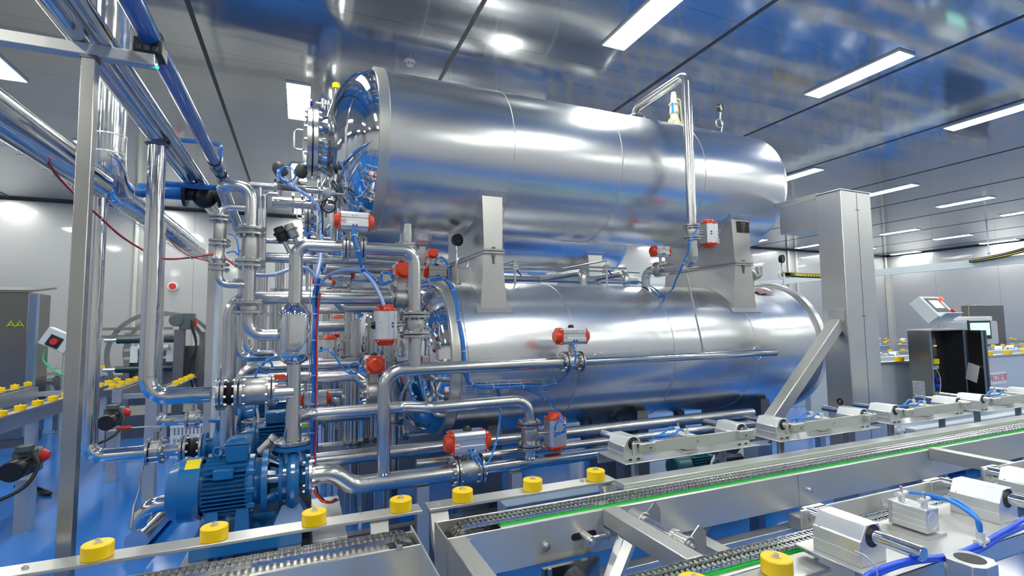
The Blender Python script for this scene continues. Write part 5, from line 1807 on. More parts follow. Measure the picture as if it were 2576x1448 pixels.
# manway-side fittings of the upper tank: level pipe, yellow cap, probe
lx = at(843, 400, Y=4.78).x
t = pipe('standpipe', 'upright steel standpipe with a yellow cap beside the domed head of the front tank', loc=(lx, 4.78, at(840, 620, Y=4.78).z))
run(t, [(lx, 4.78, at(840, 622, Y=4.78).z), (lx, 4.78, at(843, 225, Y=4.78).z)], .034, None)
zc1 = at(843, 223, Y=4.78).z
MB().lathe((lx, 4.78, zc1), Z1, [(0, .036), (.045, .036), (.052, .03), (.052, 0)], 20).build('cap', 'yellow', t)
l2 = at(805, 400, Y=4.9).x
t = simple_pipe('thinner upright pipe left of the yellow-capped standpipe', [(l2, 4.9, at(805, 660, Y=4.9).z), (l2, 4.9, at(805, 300, Y=4.9).z)], .020)
for zz in (2.45, 3.3):
    MB().tube([(l2, 4.9, zz), (lx, 4.78, zz)], .012, 10).build('cross_link', 'bolt_steel', t)
p = at(812, 262, Y=4.78)
t = thing('gate_valve', 'small valve with blue handwheel above the manway of the front tank', 'valve', p - V((0, 0, .05)), 'blue-knob valves')
MB().cyl(p + V((-.06, 0, 0)), p + V((.10, 0, 0)), .014, 12).cyl(p + V((0, 0, -.035)), p + V((0, 0, .05)), .018, 12).build('valve_body', 'cast_steel', t)
for k in (.02, .045):
    MB().lathe(p + V((k, 0, 0)), X1, [(0, .014), (0, .045), (.012, .045), (.012, .014)], 20).build('flange', 'flange_steel', t)
MB().lathe(p + V((-.11, 0, 0)), X1, [(0, .01), (0, .03), (.012, .034), (.024, .03), (.024, .01)], 8).build('handwheel', 'knob_blue', t)
p = at(780, 598, Y=4.78)
t = thing('gate_valve', 'small valve with blue handwheel below the black actuators', 'valve', p - V((0, 0, .05)), 'blue-knob valves')
MB().cyl(p + V((-.0, 0, 0)), p + V((.20, 0, 0)), .014, 12).cyl(p + V((.07, 0, -.03)), p + V((.07, 0, .03)), .024, 12).build('valve_body', 'cast_steel', t)
MB().lathe(p + V((-.025, 0, 0)), X1, [(0, .01), (0, .04), (.014, .045), (.028, .04), (.028, .01)], 8).build('handwheel', 'knob_blue', t)
# thermometer probe with black coil
p = at(836, 486, Y=3.95)
t = thing('temperature_probe', 'grey-headed temperature probe screwed into the domed head of the front tank', 'sensor', p - V((0, 0, .04)))
MB().cyl(p, p + V((.17, .02, 0)), .010, 14).build('stem', 'bolt_steel', t)
MB().lathe(p + V((-.035, 0, 0)), V((-.5, 0, .5)), [(-.035, 0), (-.03, .03), (.0, .036), (.02, .036), (.03, .028), (.032, 0)], 20).cyl(p + V((-.03, 0, 0)), p + V((.02, 0, 0)), .022, 16).build('head', 'light_grey_plastic', t)
pts = [p + V((-.03, 0, -.03)), p + V((-.06, -.01, -.10))]
cR = at(826, 517, Y=3.94)
for k in range(13):
    a = PI + 2 * PI * k / 12
    pts.append(cR + V((.05 * math.cos(a), .003 * k, .05 * math.sin(a))))
pts += [at(812, 560, Y=3.93), at(806, 640, Y=3.95), at(797, 720, Y=3.6), at(795, 800, Y=3.6)]
MB().tube(smooth_path(pts, 4), .006, 8).build('cable', 'black_rubber', t)
# sensor with ring on top of the head
p = at(905, 185, Y=4.1)
t = thing('level_sensor', 'small tilted steel sensor on top of the domed head of the front tank', 'sensor', p - V((0, 0, .04)))
MB().cyl(p + V((-.04, 0, -.03)), p + V((.05, 0, .03)), .014, 14).build('body', 'bolt_steel', t)
MB().ring(p + V((-.055, 0, -.055)), (0, 1, 0), .018, .005, 18, 6).build('ring', 'bolt_steel', t)
MB().tube(smooth_path([p + V((.05, 0, .03)), p + V((.075, .0, .02)), p + V((.09, .0, -.06))], 5), .004, 6).build('cable', 'black_rubber', t)

# ---- valve cluster left of the upper head (pipe along X at the tank centre plane)
YK = 4.2
zk = at(760, 476, Y=YK).z
t = pipe('feed_pipe', 'horizontal feed pipe with two black angle valves left of the front tank head', loc=(at(760, 476, Y=YK).x, YK, zk - .05))
x0, x1 = at(628, 470, Y=YK).x, .24
run(t, [(x0, YK, zk), (x1, YK, zk)], .026, None)
for px in (690, 704, 800, 812, 842):
    xx_ = at(px, 478, Y=YK).x
    MB().lathe((xx_, YK, zk), X1, [(0, .02), (0, .066), (.016, .066), (.016, .02)], 24).build('flange', 'flange_steel', t)
run(t, [(at(668, 495, Y=YK).x, YK - .08, zk - 1.15), (at(668, 495, Y=YK).x, YK - .08, zk - .075), (at(700, 495, Y=YK).x, YK - .08, zk - .075)], .017, .03, name='drop_pipe')
run(t, [(at(655, 600, Y=YK).x, YK, zk - 1.15), (at(655, 500, Y=YK).x, YK, zk)], .02, None, name='drop_pipe')
run(t, [(at(685, 505, Y=YK + .12).x, YK + .12, zk - .09), (.26, YK + .12, zk - .09)], .042, None, name='wide_pipe')
for px in (735, 758, 782, 818):
    xx_ = at(px, 505, Y=YK + .1).x
    MB().lathe((xx_, YK + .12, zk - .09), X1, [(0, .04), (0, .095), (.016, .095), (.016, .04)], 24).build('flange', 'flange_steel', t)
for px, lean, lab in ((730, -.62, 'black angle-seat valve leaning left on the feed pipe, blue hose coiled beside it'), (737, .45, 'black angle-seat valve leaning right on the feed pipe, in front of the lit ceiling panel')):
    xx_ = at(px, 478, Y=YK - .03).x
    b = V((xx_, YK - .05, zk))
    d = V((lean, -.1, 1)).normalized()
    t = thing('angle_valve', lab, 'valve', b, 'angle-seat valves')
    MB().cyl(b + V((-.09, 0, 0)), b + V((.09, 0, 0)), .034, 20).cyl(b, b + d * .06, .030, 18).build('valve_body', 'cast_steel', t)
    MB().cyl(b + d * .05, b + d * .12, .017, 14).build('neck', 'bolt_steel', t)
    MB().lathe(b + d * .085, d, [(0, .02), (.01, .044), (.03, .05), (.08, .05), (.10, .042), (.115, .028), (.12, 0)], 24).build('actuator_head', 'grey_plastic', t)
b = at(735, 585, Y=4.6)
for px, py, dx, m_, lab in ((742, 600, -.25, 'cast_steel', 'grey angle-seat valve above the overhead elbow, hose looped round it'), (716, 608, .1, 'black_plastic', 'small black angle-seat valve left of the grey one above the elbow')):
    b = at(px, py, Y=4.6)
    d = V((-.45, 0, 1)).normalized()
    t = thing('angle_valve', lab, 'valve', b - V((0, 0, .05)), 'angle-seat valves')
    MB().cyl(b - d * .10, b, .02, 14).build('neck', 'cast_steel', t)
    MB().lathe(b, d, [(0, .02), (.01, .046), (.03, .05), (.07, .05), (.075, .058), (.09, .058), (.095, .044), (.13, .04), (.14, 0)], 22).build('actuator_head', m_, t)

# ================================================================== HOSES
random.seed(11)
def bundle(label, pts, n, spread, r=.005, mats=('hose_blue',), ties=4, cat='hose', extra=None, group='blue air hose bundles'):
    sp = smooth_path(pts, 7)
    c = sum(sp, V()) / len(sp)
    c.z = min(q.z for q in sp)
    t = thing('hose_bundle', label, cat, c, group)
    for i in range(n):
        a = 2 * PI * i / n + .4
        ph = random.random() * 6
        off = []
        for k, q in enumerate(sp):
            w = spread * (.75 + .25 * math.sin(k * .5 + ph)) if n > 1 else 0
            d = (sp[min(k + 1, len(sp) - 1)] - sp[max(k - 1, 0)])
            u, v = frame_of(d)
            off.append(q + u * (w * math.cos(a)) + v * (w * math.sin(a)))
        MB().tube(off, r, 8).build('hose', mats[i % len(mats)], t)
    for i in range(ties):
        k = int(len(sp) * (i + .7) / (ties + .4))
        k = min(max(1, k), len(sp) - 2)
        MB().lathe(sp[k], sp[k + 1] - sp[k - 1], [(-.003, spread + r), (-.003, spread + r * 1.5), (.003, spread + r * 1.5), (.003, spread + r)], 12).build('cable_tie', 'clear_white_plastic', t)
    return t

def onL(px, py, off=.02):
    """point on the lower vessel's front surface under a pixel"""
    d = CR * ((px - IMW / 2) / FPX) - CU * ((py - IMH / 2) / FPX) + CF
    R = TR + off
    oy, oz = CAM_POS.y - TY, CAM_POS.z - ZL
    a = d.y ** 2 + d.z ** 2
    b = 2 * (oy * d.y + oz * d.z)
    c = oy ** 2 + oz ** 2 - R * R
    D = max(0, b * b - 4 * a * c)
    return CAM_POS + d * ((-b - math.sqrt(D)) / 2 / a)

bundle('thick blue hose bundle following the rim of the retort and along its lower side',
       [at(1058, 712, Y=4.2), at(1090, 702, Y=4.1), onL(1118, 703), onL(1140, 725), onL(1152, 790), onL(1163, 850), onL(1170, 905), onL(1175, 945), onL(1190, 968), onL(1240, 974), onL(1300, 973), onL(1350, 972)], 6, .013, .0048, ties=9)
bundle('blue hoses rising from the retort side to the 15# valve', [onL(1350, 972), onL(1400, 962), at(1432, 935, Y=3.28), at(1447, 905, Y=3.22), at(1447, 880, Y=3.22), at(1438, 862, Y=3.24)], 2, .005, .0045, ties=3)
bundle('blue hoses dropping from the retort side to the 1# valve', [onL(1310, 974), onL(1350, 992), onL(1390, 1020), at(1412, 1052, Y=3.2), at(1422, 1075, Y=3.18), at(1405, 1092, Y=3.2), at(1396, 1075, Y=3.2), at(1410, 1055, Y=3.18), at(1420, 1085, Y=3.18), at(1392, 1086, Y=3.24)], 2, .006, .0045, ties=4)
bundle('thin blue hoses hanging down to the 16# valve', [onL(1254, 976), onL(1258, 1020), at(1257, 1060, Y=3.45), at(1248, 1110, Y=3.3), at(1232, 1155, Y=3.2), at(1215, 1170, Y=3.2), at(1205, 1150, Y=3.18), at(1193, 1135, Y=3.2), at(1188, 1150, Y=3.18), at(1204, 1166, Y=3.2), at(1180, 1128, Y=3.24)], 2, .005, .0042, ties=5)
bundle('blue hoses hanging from the 10# valve, down to the spiral-wrapped hose', [at(888, 575, Y=3.28), at(893, 600, Y=3.26), at(900, 630, Y=3.25), at(908, 665, Y=3.3), at(912, 684, Y=3.35)], 4, .009, .0045, ties=3)
bundle('pale wrapped hose arching from the vertical bundle to below the 10# valve', [at(805, 720, Y=3.6), at(815, 702, Y=3.55), at(835, 688, Y=3.5), at(865, 680, Y=3.45), at(890, 679, Y=3.4), at(912, 684, Y=3.35), at(935, 705, Y=3.3), at(955, 740, Y=3.25), at(966, 768, Y=3.22)], 1, 0, .011, ('hose_pale_blue',), ties=0)
bundle('vertical bundle of blue and red cables between separator and retort', [at(800, 700, Y=3.6), at(795, 740, Y=3.6), at(793, 800, Y=3.6), at(791, 900, Y=3.6), at(790, 1000, Y=3.6), at(788, 1100, Y=3.6), at(786, 1180, Y=3.6)], 8, .020, .0055, ('hose_blue', 'hose_blue', 'red', 'hose_blue', 'hose_blue', 'light_grey_plastic', 'hose_blue', 'hose_deep_blue'), ties=8)
bundle('red and grey cables strapped along the right side of the vertical blue hose bundle', [at(806, 735, Y=3.57), at(800, 790, Y=3.57), at(797, 850, Y=3.57), at(796, 950, Y=3.57), at(795, 1050, Y=3.57), at(792, 1180, Y=3.57)], 2, .006, .0055, ('red', 'light_grey_plastic'), ties=0, group='red cables')
simple_pipe('thin wire rod beside the vertical cable bundle', [at(781, 690, Y=3.6), at(776, 1130, Y=3.6)], .004, None, 'bolt_steel')
sp = bundle('pale blue hose with spiral wrap curving down from the black angle valves', [at(702, 428, Y=4.05), at(703, 445, Y=4.02), at(725, 462, Y=4.0), at(755, 480, Y=4.0), at(785, 502, Y=4.0), at(803, 530, Y=4.0), at(808, 570, Y=4.0), at(808, 610, Y=3.9), at(806, 650, Y=3.75), at(798, 690, Y=3.62), at(796, 712, Y=3.6)], 1, 0, .014, ('hose_pale_blue',), ties=0)
q = smooth_path([at(702, 428, Y=4.05), at(703, 445, Y=4.02), at(725, 462, Y=4.0), at(755, 480, Y=4.0), at(785, 502, Y=4.0), at(803, 530, Y=4.0), at(808, 570, Y=4.0), at(808, 610, Y=3.9), at(806, 650, Y=3.75)], 30)
hel = []
for k, c_ in enumerate(q[:-1]):
    u, v = frame_of(q[k + 1] - c_)
    a = k * .33
    hel.append(c_ + u * (.0145 * math.cos(a)) + v * (.0145 * math.sin(a)))
MB().tube(hel, .0035, 5).build('spiral_wrap', 'hose_blue', sp)
cb_ = at(722, 438, Y=3.98)
bundle('blue hose coil beside the black angle valves', [at(735, 410, Y=4.0), at(715, 422, Y=4.0), at(703, 436, Y=4.0)] + [cb_ + V((.055 * math.cos(a), 0.0, .055 * math.sin(a))) for a in [PI - k * .7 for k in range(10)]], 2, .004, .0045, ties=3)
bundle('pale spiral hose sagging between the flanged column and the overhead pipe', [at(588, 655, Y=3.6), at(605, 672, Y=3.55), at(630, 688, Y=3.5), at(660, 692, Y=3.5), at(690, 690, Y=3.5), at(715, 682, Y=3.55), at(745, 672, Y=3.6), at(775, 676, Y=3.6), at(795, 700, Y=3.6)], 1, 0, .012, ('hose_pale_blue',), ties=3)
bundle('blue hoses looped beside the round flange behind the retort head', [at(916, 676, Y=3.9), at(940, 700, Y=3.9), at(962, 716, Y=3.9), at(985, 705, Y=3.9), at(978, 685, Y=3.9), at(960, 690, Y=3.9), at(965, 712, Y=3.9), at(990, 700, Y=3.9), at(1000, 676, Y=3.9)], 3, .008, .0045, ties=4)
bundle('blue hoses looped above the pipe left of the separator base', [at(640, 955, Y=3.6), at(648, 930, Y=3.6), at(662, 912, Y=3.6), at(680, 910, Y=3.6), at(684, 925, Y=3.6), at(672, 938, Y=3.6), at(655, 930, Y=3.6), at(670, 908, Y=3.6), at(696, 896, Y=3.6)], 2, .006, .0045, ties=3)
bundle('blue hoses looping to the lower round orange actuator', [at(802, 884, Y=3.65), at(820, 877, Y=3.65), at(838, 890, Y=3.65), at(858, 918, Y=3.65), at(875, 936, Y=3.65), at(898, 938, Y=3.65), at(908, 922, Y=3.65), at(893, 912, Y=3.65), at(878, 922, Y=3.65), at(890, 938, Y=3.65), at(922, 926, Y=3.62)], 2, .006, .0045, ties=4)
bundle('blue hoses from the 3# valve curving down to the retort top', [at(1757, 572, Y=3.3), at(1745, 590, Y=3.3), at(1735, 612, Y=3.3), at(1728, 640, Y=3.35), at(1715, 670, Y=3.4), at(1702, 700, Y=3.5), at(1690, 728, Y=3.6), onL(1675, 739), onL(1662, 738), onL(1650, 728), onL(1630, 716), onL(1600, 709), onL(1568, 712)], 3, .006, .0045, ties=5)
bundle('blue hoses looping over the small orange actuators behind the retort rim', [at(1090, 668, Y=4.2), at(1098, 652, Y=4.2), at(1110, 648, Y=4.2), at(1122, 658, Y=4.15), at(1130, 680, Y=4.1), at(1128, 700, Y=4.05)], 3, .008, .0045, ties=2)
# blue hoses at the bypass
bundle('thin blue hose looping beside the swan-neck column', [at(574, 588, Y=3.35), at(588, 592, Y=3.33), at(597, 608, Y=3.32), at(600, 640, Y=3.33), at(588, 632, Y=3.3), at(570, 636, Y=3.32)], 1, 0, .004, ties=0)

# wire cable basket hooked on the retort side
t = thing('wire_basket_tray', 'thin wire cable tray lying along the lower front side of the retort', 'cable tray', onL(1270, 985))
for row in range(5):
    py0 = 955 + row * 8
    pts = [onL(1165 + 215 * k / 8, py0 + 6 - 8 * k / 8, .008 + .012 * (row in (1, 2, 3))) for k in range(9)]
    MB().tube(pts, .0018, 5).build('long_wire', 'bolt_steel', t)
for k in range(8):
    pts = [onL(1170 + 28 * k, 960 - k + row * 8, .010 + .010 * (row in (1, 2, 3))) for row in range(5)]
    MB().tube(pts, .0018, 5).build('cross_wire', 'bolt_steel', t)
t = thing('wire_basket_tray', 'thin wire cable tray curving down the rim of the retort under the blue hoses', 'cable tray', onL(1165, 900))
for dx in (0, 10, 20):
    MB().tube([onL(1128 + dx + x_, y_, .01) for x_, y_ in ((0, 718), (10, 760), (18, 800), (26, 850), (32, 900), (36, 940))], .0018, 5).build('long_wire', 'bolt_steel', t)
for x_, y_ in ((4, 735), (14, 780), (22, 825), (29, 870), (34, 915)):
    MB().tube([onL(1124 + x_, y_, .01), onL(1154 + x_, y_ + 3, .01)], .0018, 5).build('cross_wire', 'bolt_steel', t)

# cable basket along the insulated pipe, with red cables
t = thing('wire_cable_tray', 'wire mesh cable tray with upright hooks hanging below the clad pipe at left', 'cable tray', (-1.36, 4, 2.4), 'wire cable trays')
xT = -1.36
zT_ = at(100, 410, X=xT).z
y0, y1 = 2.3, 7.6
for dx, dz in ((0, 0), (.05, -.03), (.10, -.03), (.15, 0), (0, .05), (.15, .05)):
    MB().tube([(xT + dx, y0, zT_ + dz), (xT + dx, y1, zT_ + dz)], .002, 5).build('long_wire', 'bolt_steel', t)
for k in range(40):
    y = y0 + .05 + (y1 - y0 - .1) * k / 39
    MB().tube([(xT, y, zT_ + .07), (xT, y, zT_ - .03), (xT + .15, y, zT_ - .03), (xT + .15, y, zT_ + .09)], .0026, 5).build('hook_wire', 'bolt_steel', t)
bundle('red and black cables drooping from the wire tray across the left posts', [at(115, 402, Y=3.2), at(150, 448, Y=3.3), at(190, 490, Y=3.4), at(245, 540, Y=3.6), at(300, 590, Y=3.8), at(355, 626, Y=4.0), at(400, 648, Y=4.0), at(440, 651, Y=4.0), at(490, 646, Y=3.9), at(540, 640, Y=3.7), at(575, 655, Y=3.6), at(600, 672, Y=3.55)], 2, .006, .0055, ('red', 'dark_steel'), ties=2, group='red cables')
bundle('thin red cable sagging below the clad pipe', [at(415, 587, Y=4.6), at(440, 618, Y=4.4), at(470, 640, Y=4.2), at(505, 652, Y=4.0), at(540, 660, Y=3.8)], 1, 0, .0045, ('red',), ties=0, group='red cables')
bundle('short red cable lying along the wire tray', [at(118, 405, Y=3.2), at(150, 425, Y=3.5), at(185, 447, Y=3.9)], 1, 0, .005, ('red',), ties=0, group='red cables')
bundle('thin dark cable hanging from the red-handled valve to the floor', [at(362, 1168, Y=4.05), at(354, 1190, Y=4.0), at(352, 1220, Y=3.9), at(345, 1250, Y=3.8), at(336, 1278, Y=3.7), at(330, 1330, Y=3.6)], 1, 0, .006, ('dark_steel',), ties=0, group='dark cables')
bundle('red and black cables curling on the floor beside the pump suction flange', [at(792, 1225, Y=3.3), at(800, 1245, Y=3.25), at(815, 1260, Y=3.2), at(835, 1262, Y=3.3), at(848, 1255, Y=3.5)], 2, .008, .006, ('red', 'black_rubber'), ties=0, group='dark cables')
# open cable duct on the floor
a_, b_ = at(830, 1290, Z=.05), at(790, 1150, Z=.05)
t = thing('cable_duct', 'grey steel cable duct running back along the floor under the bottom header', 'cable duct', (a_.x, 3.4, 0))
for y0_, y1_ in ((2.35, 2.68), (2.685, 3.0), (3.005, 3.3), (3.305, 4.1)):
    MB().box2((xv - .42, y0_, 0), (xv - .22, y1_, .42)).build('duct_section', 'sheet_steel', t, bevel=.003)

# ================================================================== BACKGROUND: MORE PIPEWORK BEHIND THE SEPARATOR
def hpipe(label, py, px0, px1, Y, r, m='pipe_steel', e0=None, e1=None, bend=.1):
    z = at((px0 + px1) / 2, py, Y=Y).z
    x0, x1 = at(px0, py, Y=Y).x, at(px1, py, Y=Y).x
    pts = [(x0, Y, z), (x1, Y, z)]
    if e0:
        pts = [(x0, Y, z + e0)] + pts
    if e1:
        pts = pts + [(x1, Y, z + e1)]
    t = simple_pipe(label, pts, r, bend, m)
    MB().cyl((x1 - .05, Y, 0), (x1 - .05, Y, z), .014, 10).build('support_leg', 'brushed_steel', t)
    return t

hpipe('horizontal pipe crossing just below the overhead elbow', 653, 650, 1010, 4.5, .040, 'bright_pipe')
hpipe('lower of two pipes crossing below the overhead elbow, behind it', 676, 820, 1000, 4.9, .045)
hpipe('horizontal pipe level with the overhead elbow, left of it', 607, 660, 790, 4.7, .025)
hpipe('horizontal pipe with bent left end just under the long header', 775, 845, 985, 4.4, .036, e0=.15)
hpipe('thin horizontal pipe under the long header, right of the separator', 781, 790, 900, 5.2, .03)
hpipe('horizontal pipe at the height of the small red-ended actuators', 821, 800, 870, 5.6, .055)
hpipe('horizontal pipe behind the cable bundle, under the small actuators', 908, 800, 880, 5.0, .035)
hpipe('low horizontal pipe behind the steam pipe', 985, 800, 990, 5.2, .04)
hpipe('low brownish stub pipe behind the cable bundle', 998, 860, 930, 5.0, .03, 'cast_steel')
hpipe('small horizontal pipe left of the separator bottle, upper', 888, 620, 690, 4.8, .03, 'bright_pipe', e0=.12)
hpipe('small horizontal pipe left of the separator bottle, lower', 898, 600, 700, 5.4, .04, 'bright_pipe', e0=.2)
hpipe('rear pipe elbow low behind the cable bundle', 1003, 790, 850, 5.8, .05, e1=-.5)
for px, Y, r, lo, hi, lab in ((608, 5.8, .05, .4, 2.5, 'tall background pipe directly right of the flanged bypass'), (655, 6.2, .06, .5, 2.3, 'tall background pipe left of the overhead elbow pipe'),
                              (700, 6.4, .05, .5, 2.45, 'tall background pipe close to the left of the overhead elbow pipe'), (685, 7.6, .04, .3, 2.2, 'thin background pipe farther back left of the separator'),
                              (893, 4.9, .05, .3, 1.75, 'dark upright pipe between the cable bundle and the upright actuator'), (935, 5.0, .045, .3, 1.75, 'upright pipe behind the upright white actuator'),
                              (868, 5.8, .055, .3, 1.72, 'upright pipe with flanges right of the rear small actuators'), (990, 4.45, .05, .55, 1.75, 'upright pipe close behind the steam pipe'),
                              (823, 6.2, .05, .5, 1.9, 'rear upright pipe right of the cable bundle')):
    x = at(px, 850, Y=Y).x
    t = simple_pipe(lab, [(x, Y, 0), (x, Y, hi)], r)
    for z in (lo + .3, hi - .35):
        for k in (0, .03):
            MB().lathe((x, Y, z + k), Z1, [(0, r), (0, r * 1.9), (.018, r * 1.9), (.018, r)], 20).build('flange', 'flange_steel', t)
for k, (px, py, Y, ax, lab) in enumerate(((829, 877, 5.0, 'z', 'small upright red-ended actuator right of the cable bundle'), (850, 820, 6.0, 'z', 'smallest upright red-ended actuator, above another beside the cable bundle'),
                       (857, 688, 5.0, 'x', 'grey red-ended actuator lying behind the arched hose'), (1098, 685, 4.75, 'x', 'small red-ended actuator with black knob just above the retort rim'),
                       (793, 1003, 4.6, 'x', 'red-ended actuator lying low behind the cable bundle'), (1012, 690, 4.6, 'y', 'second round orange actuator cap beside the pipe above the retort head'),
                       (1085, 640, 6.2, 'y', 'dark red actuator far behind, left of the left support'), (815, 705, 6.4, 'x', 'red-ended actuator far behind the arched hose'))):
    c = at(px, py, Y=Y)
    t = thing('actuated_valve', lab, 'valve', c - V((0, 0, .25)), 'actuated ball valves')
    A = {'x': X1, 'y': V((0, 1, 0)), 'z': Z1}[ax]
    Sd = -Z1 if ax != 'z' else X1
    actuator(t, c, A, Sd, .26, .125, tagtext=None)
    q = c + Sd * .17
    fl = X1 if ax != 'z' else Z1
    MB().lathe(q, fl, [(-.08, .07), (-.06, .07), (-.06, .05), (.06, .05), (.06, .07), (.08, .07), (.08, 0)], 24).build('valve_body', 'cast_steel', t)
    MB().cyl(c + Sd * .05, q, .02, 10).build('stem', 'cast_steel', t)
    pa2, pb2 = (q - fl * .5, q + fl * .45)
    MB().tube([q - fl * .45 if ax != 'z' else V((q.x, q.y, 0)), q + fl * .45], .04, 16).build('pipe_stub', 'pipe_steel', t)
# long plinth trough under the rear pipework
MBt = MB().box2((-.35, 4.95, .30), (1.4, 5.05, .62)).build('trough_panel', 'sheet_steel')
tag(MBt, 'grey sheet-steel trough wall behind the blue pump riser', 'panel')
MBt = MB().box2((.2, 4.9, .55), (.55, 4.93, .62)).build('slotted_rail', 'sheet_steel')
tag(MBt, 'short slotted steel rail behind the vertical steam pipe', 'rail')
x_ = at(1010, 1088, Y=4.3)
t = thing('blind_flange_valve', 'small double flange on a thin rod below the retort head', 'valve', x_ - V((0, 0, .07)))
for k in (0, .03):
    MB().lathe(x_ + V((k, 0, 0)), X1, [(0, 0), (0, .065), (.02, .065), (.02, 0)], 24).build('flange', 'flange_steel', t)
MB().tube([x_, x_ + V((.5, 0, -.01))], .012, 10).build('rod', 'bolt_steel', t)
MB().tube([x_ + V((.45, 0, 0)), x_ + V((.45, 0, -.9))], .012, 10).build('rod_leg', 'bolt_steel', t)
# pipes along the floor under the retort
simple_pipe('dull steel pipe on the floor side under the retort, behind the bottom header', [(-.2, 3.75, at(1000, 1135, Y=3.75).z), (4.2, 3.75, at(1000, 1135, Y=3.75).z)], .05)
simple_pipe('thinner pipe between the bottom header and the pipe behind it', [(.75, 3.5, at(1100, 1160, Y=3.5).z), (4.2, 3.5, at(1100, 1160, Y=3.5).z)], .03)
tag(MB().box2((-.1, 3.60, .0), (4.6, 3.68, .30)).build('base_frame', 'dark_steel'), 'dark long base frame under the front retort', 'frame')
for px, lab in ((1510, 'dark bent drain pipe under the middle of the retort'), (1745, 'dark bent drain pipe under the right part of the retort')):
    b = at(px, 1050, Y=4.0)
    t = simple_pipe(lab, [(b.x - .1, 4.1, ZL - TR + .05), (b.x - .1, 4.1, .55), (b.x + .35, 3.9, .5), (b.x + .6, 3.9, .5)], .055, .13, 'dark_steel')
b = at(1575, 1075, Y=3.85)
t = thing('blind_flange', 'dark round blind flange under the retort belly', 'flange', b - V((0, 0, .08)))
MB().lathe(b, V((.4, -1, 0)), [(-.02, 0), (-.02, .08), (.02, .08), (.02, .03), (.03, 0)], 24).build('disc', 'dark_steel', t)
MB().tube([b, b + V((-.1, .3, .1))], .03, 12).build('neck', 'dark_steel', t)

# ================================================================== GENERIC CONVEYORS
def bg_conveyor(label, O, ang, L, W=1.0, step=.34, blocks=True, rail_m='sheet_steel', roll_side=(0, 1), offs=.2):
    """two-rail roller conveyor, local x along its length; O = start of the near rail on the floor"""
    T = Matrix.Translation(V(O)) @ Matrix.Rotation(ang, 4, 'Z')
    t = thing('chain_conveyor', label, 'conveyor', T @ V((L / 2, W / 2, 0)), 'roller chain conveyors')
    for y in (.10, W - .10):
        s = 1 if y < W / 2 else -1
        MB().box2((0, y - .05, .76), (L, y + .05, .925)).build('rail_channel', rail_m, t, T=T)
        MB().box2((0, y - .025, .925), (L, y + .025, .945)).build('chain_run', 'chain_steel', t, T=T)
        MB().box2((0, y - s * .10 - .04, .925), (L, y - s * .10 + .04, .94)).build('guide_bar', 'brushed_steel', t, T=T)
    n = int(L / step)
    proto = None
    for sd in roll_side:
        y = .0 if sd == 0 else W
        for i in range(n):
            x = offs + step * i
            if (i % 9) in (6, 7, 8) and blocks and L > 5:
                continue
            c = T @ V((x, y, .94))
            if proto is None:
                m = MB().lathe(c, Z1, [(0, 0), (0, .042), (.003, .045), (.044, .045), (.047, .042), (.047, .012), (.052, .012), (.052, .008), (.06, .008), (.06, 0)], 24)
                proto = m.build('guide_roller', 'yellow_roller', t)
                pc_ = c
            else:
                o = proto.copy()
                COL.objects.link(o)
                o.location = c - pc_
    for x in [L * k / max(1, int(L / 1.6)) for k in range(int(L / 1.6) + 1)]:
        xx_ = min(max(x, .06), L - .06)
        MB().box2((xx_ - .03, .10, .80), (xx_ + .03, W - .10, .86)).build('cross_beam', 'brushed_steel', t, T=T)
        for y in (.10, W - .10):
            MB().box2((xx_ - .035, y - .035, .05), (xx_ + .035, y + .035, .76)).cyl((xx_, y, 0), (xx_, y, .012), .055, 16).cyl((xx_, y, 0), (xx_, y, .06), .012, 10).build('leg', 'brushed_steel', t, T=T)
    if blocks and L > 5:
        for i in range(n):
            if (i % 9) == 7:
                x = offs + step * i
                for y, s in ((-.08, 1), (W + .08, -1)):
                    MB().box2((x - .32, y - .08, .93), (x + .32, y + .08, .94)).build('slide_plate', 'sheet_steel', t, T=T)
                    for k in (-.25, .25):
                        MB().prism([(x + k + a, y - .07, .94 + b) for a, b in ((-.055, 0), (.055, 0), (.055, .07), (.03, .11), (-.03, .11), (-.055, .07))], (0, .14, 0)).build('bearing_block', 'aluminium', t, T=T)
                        MB().cyl((x + k, y - .13, .99), (x + k, y + .13, .99), .02, 12).build('guide_shaft', 'chrome', t, T=T)
                    MB().box2((x - .04, y - .05, .94), (x + .04, y + .06, 1.02)).build('cylinder_body', 'aluminium', t, T=T)
                    MB().tube(smooth_path([(x - .3, y - s * .1, .92), (x - .1, y - s * .12, .95), (x, y - s * .1, 1.0), (x + .2, y - s * .12, .93), (x + .4, y - s * .1, .92)], 4), .012, 6).build('air_hose', 'hose_blue', t, T=T)
    return t

# right-hand field of conveyors
rows_ = [(6.45, 7.2, 13, 'first'), (9.35, 7.0, 14, 'second'), (10.85, 7.0, 14, 'third'), (12.35, 7.0, 15, 'fourth'), (13.85, 7.0, 15, 'fifth')]
for y, x0, L, o_ in rows_:
    bg_conveyor('%s roller conveyor running into the right background behind the column' % o_, (x0, y, 0), 0, L, 1.0, .5)
bg_conveyor('cross conveyor near the right wall, linking the far roller lines', (23.9, 2.5, 0), PI / 2, 10, 1.0, .5)
bg_conveyor('roller conveyor at right, in front of the open control cabinet', (11.8, 2.95, 0), 0, 8, 1.0, .5)
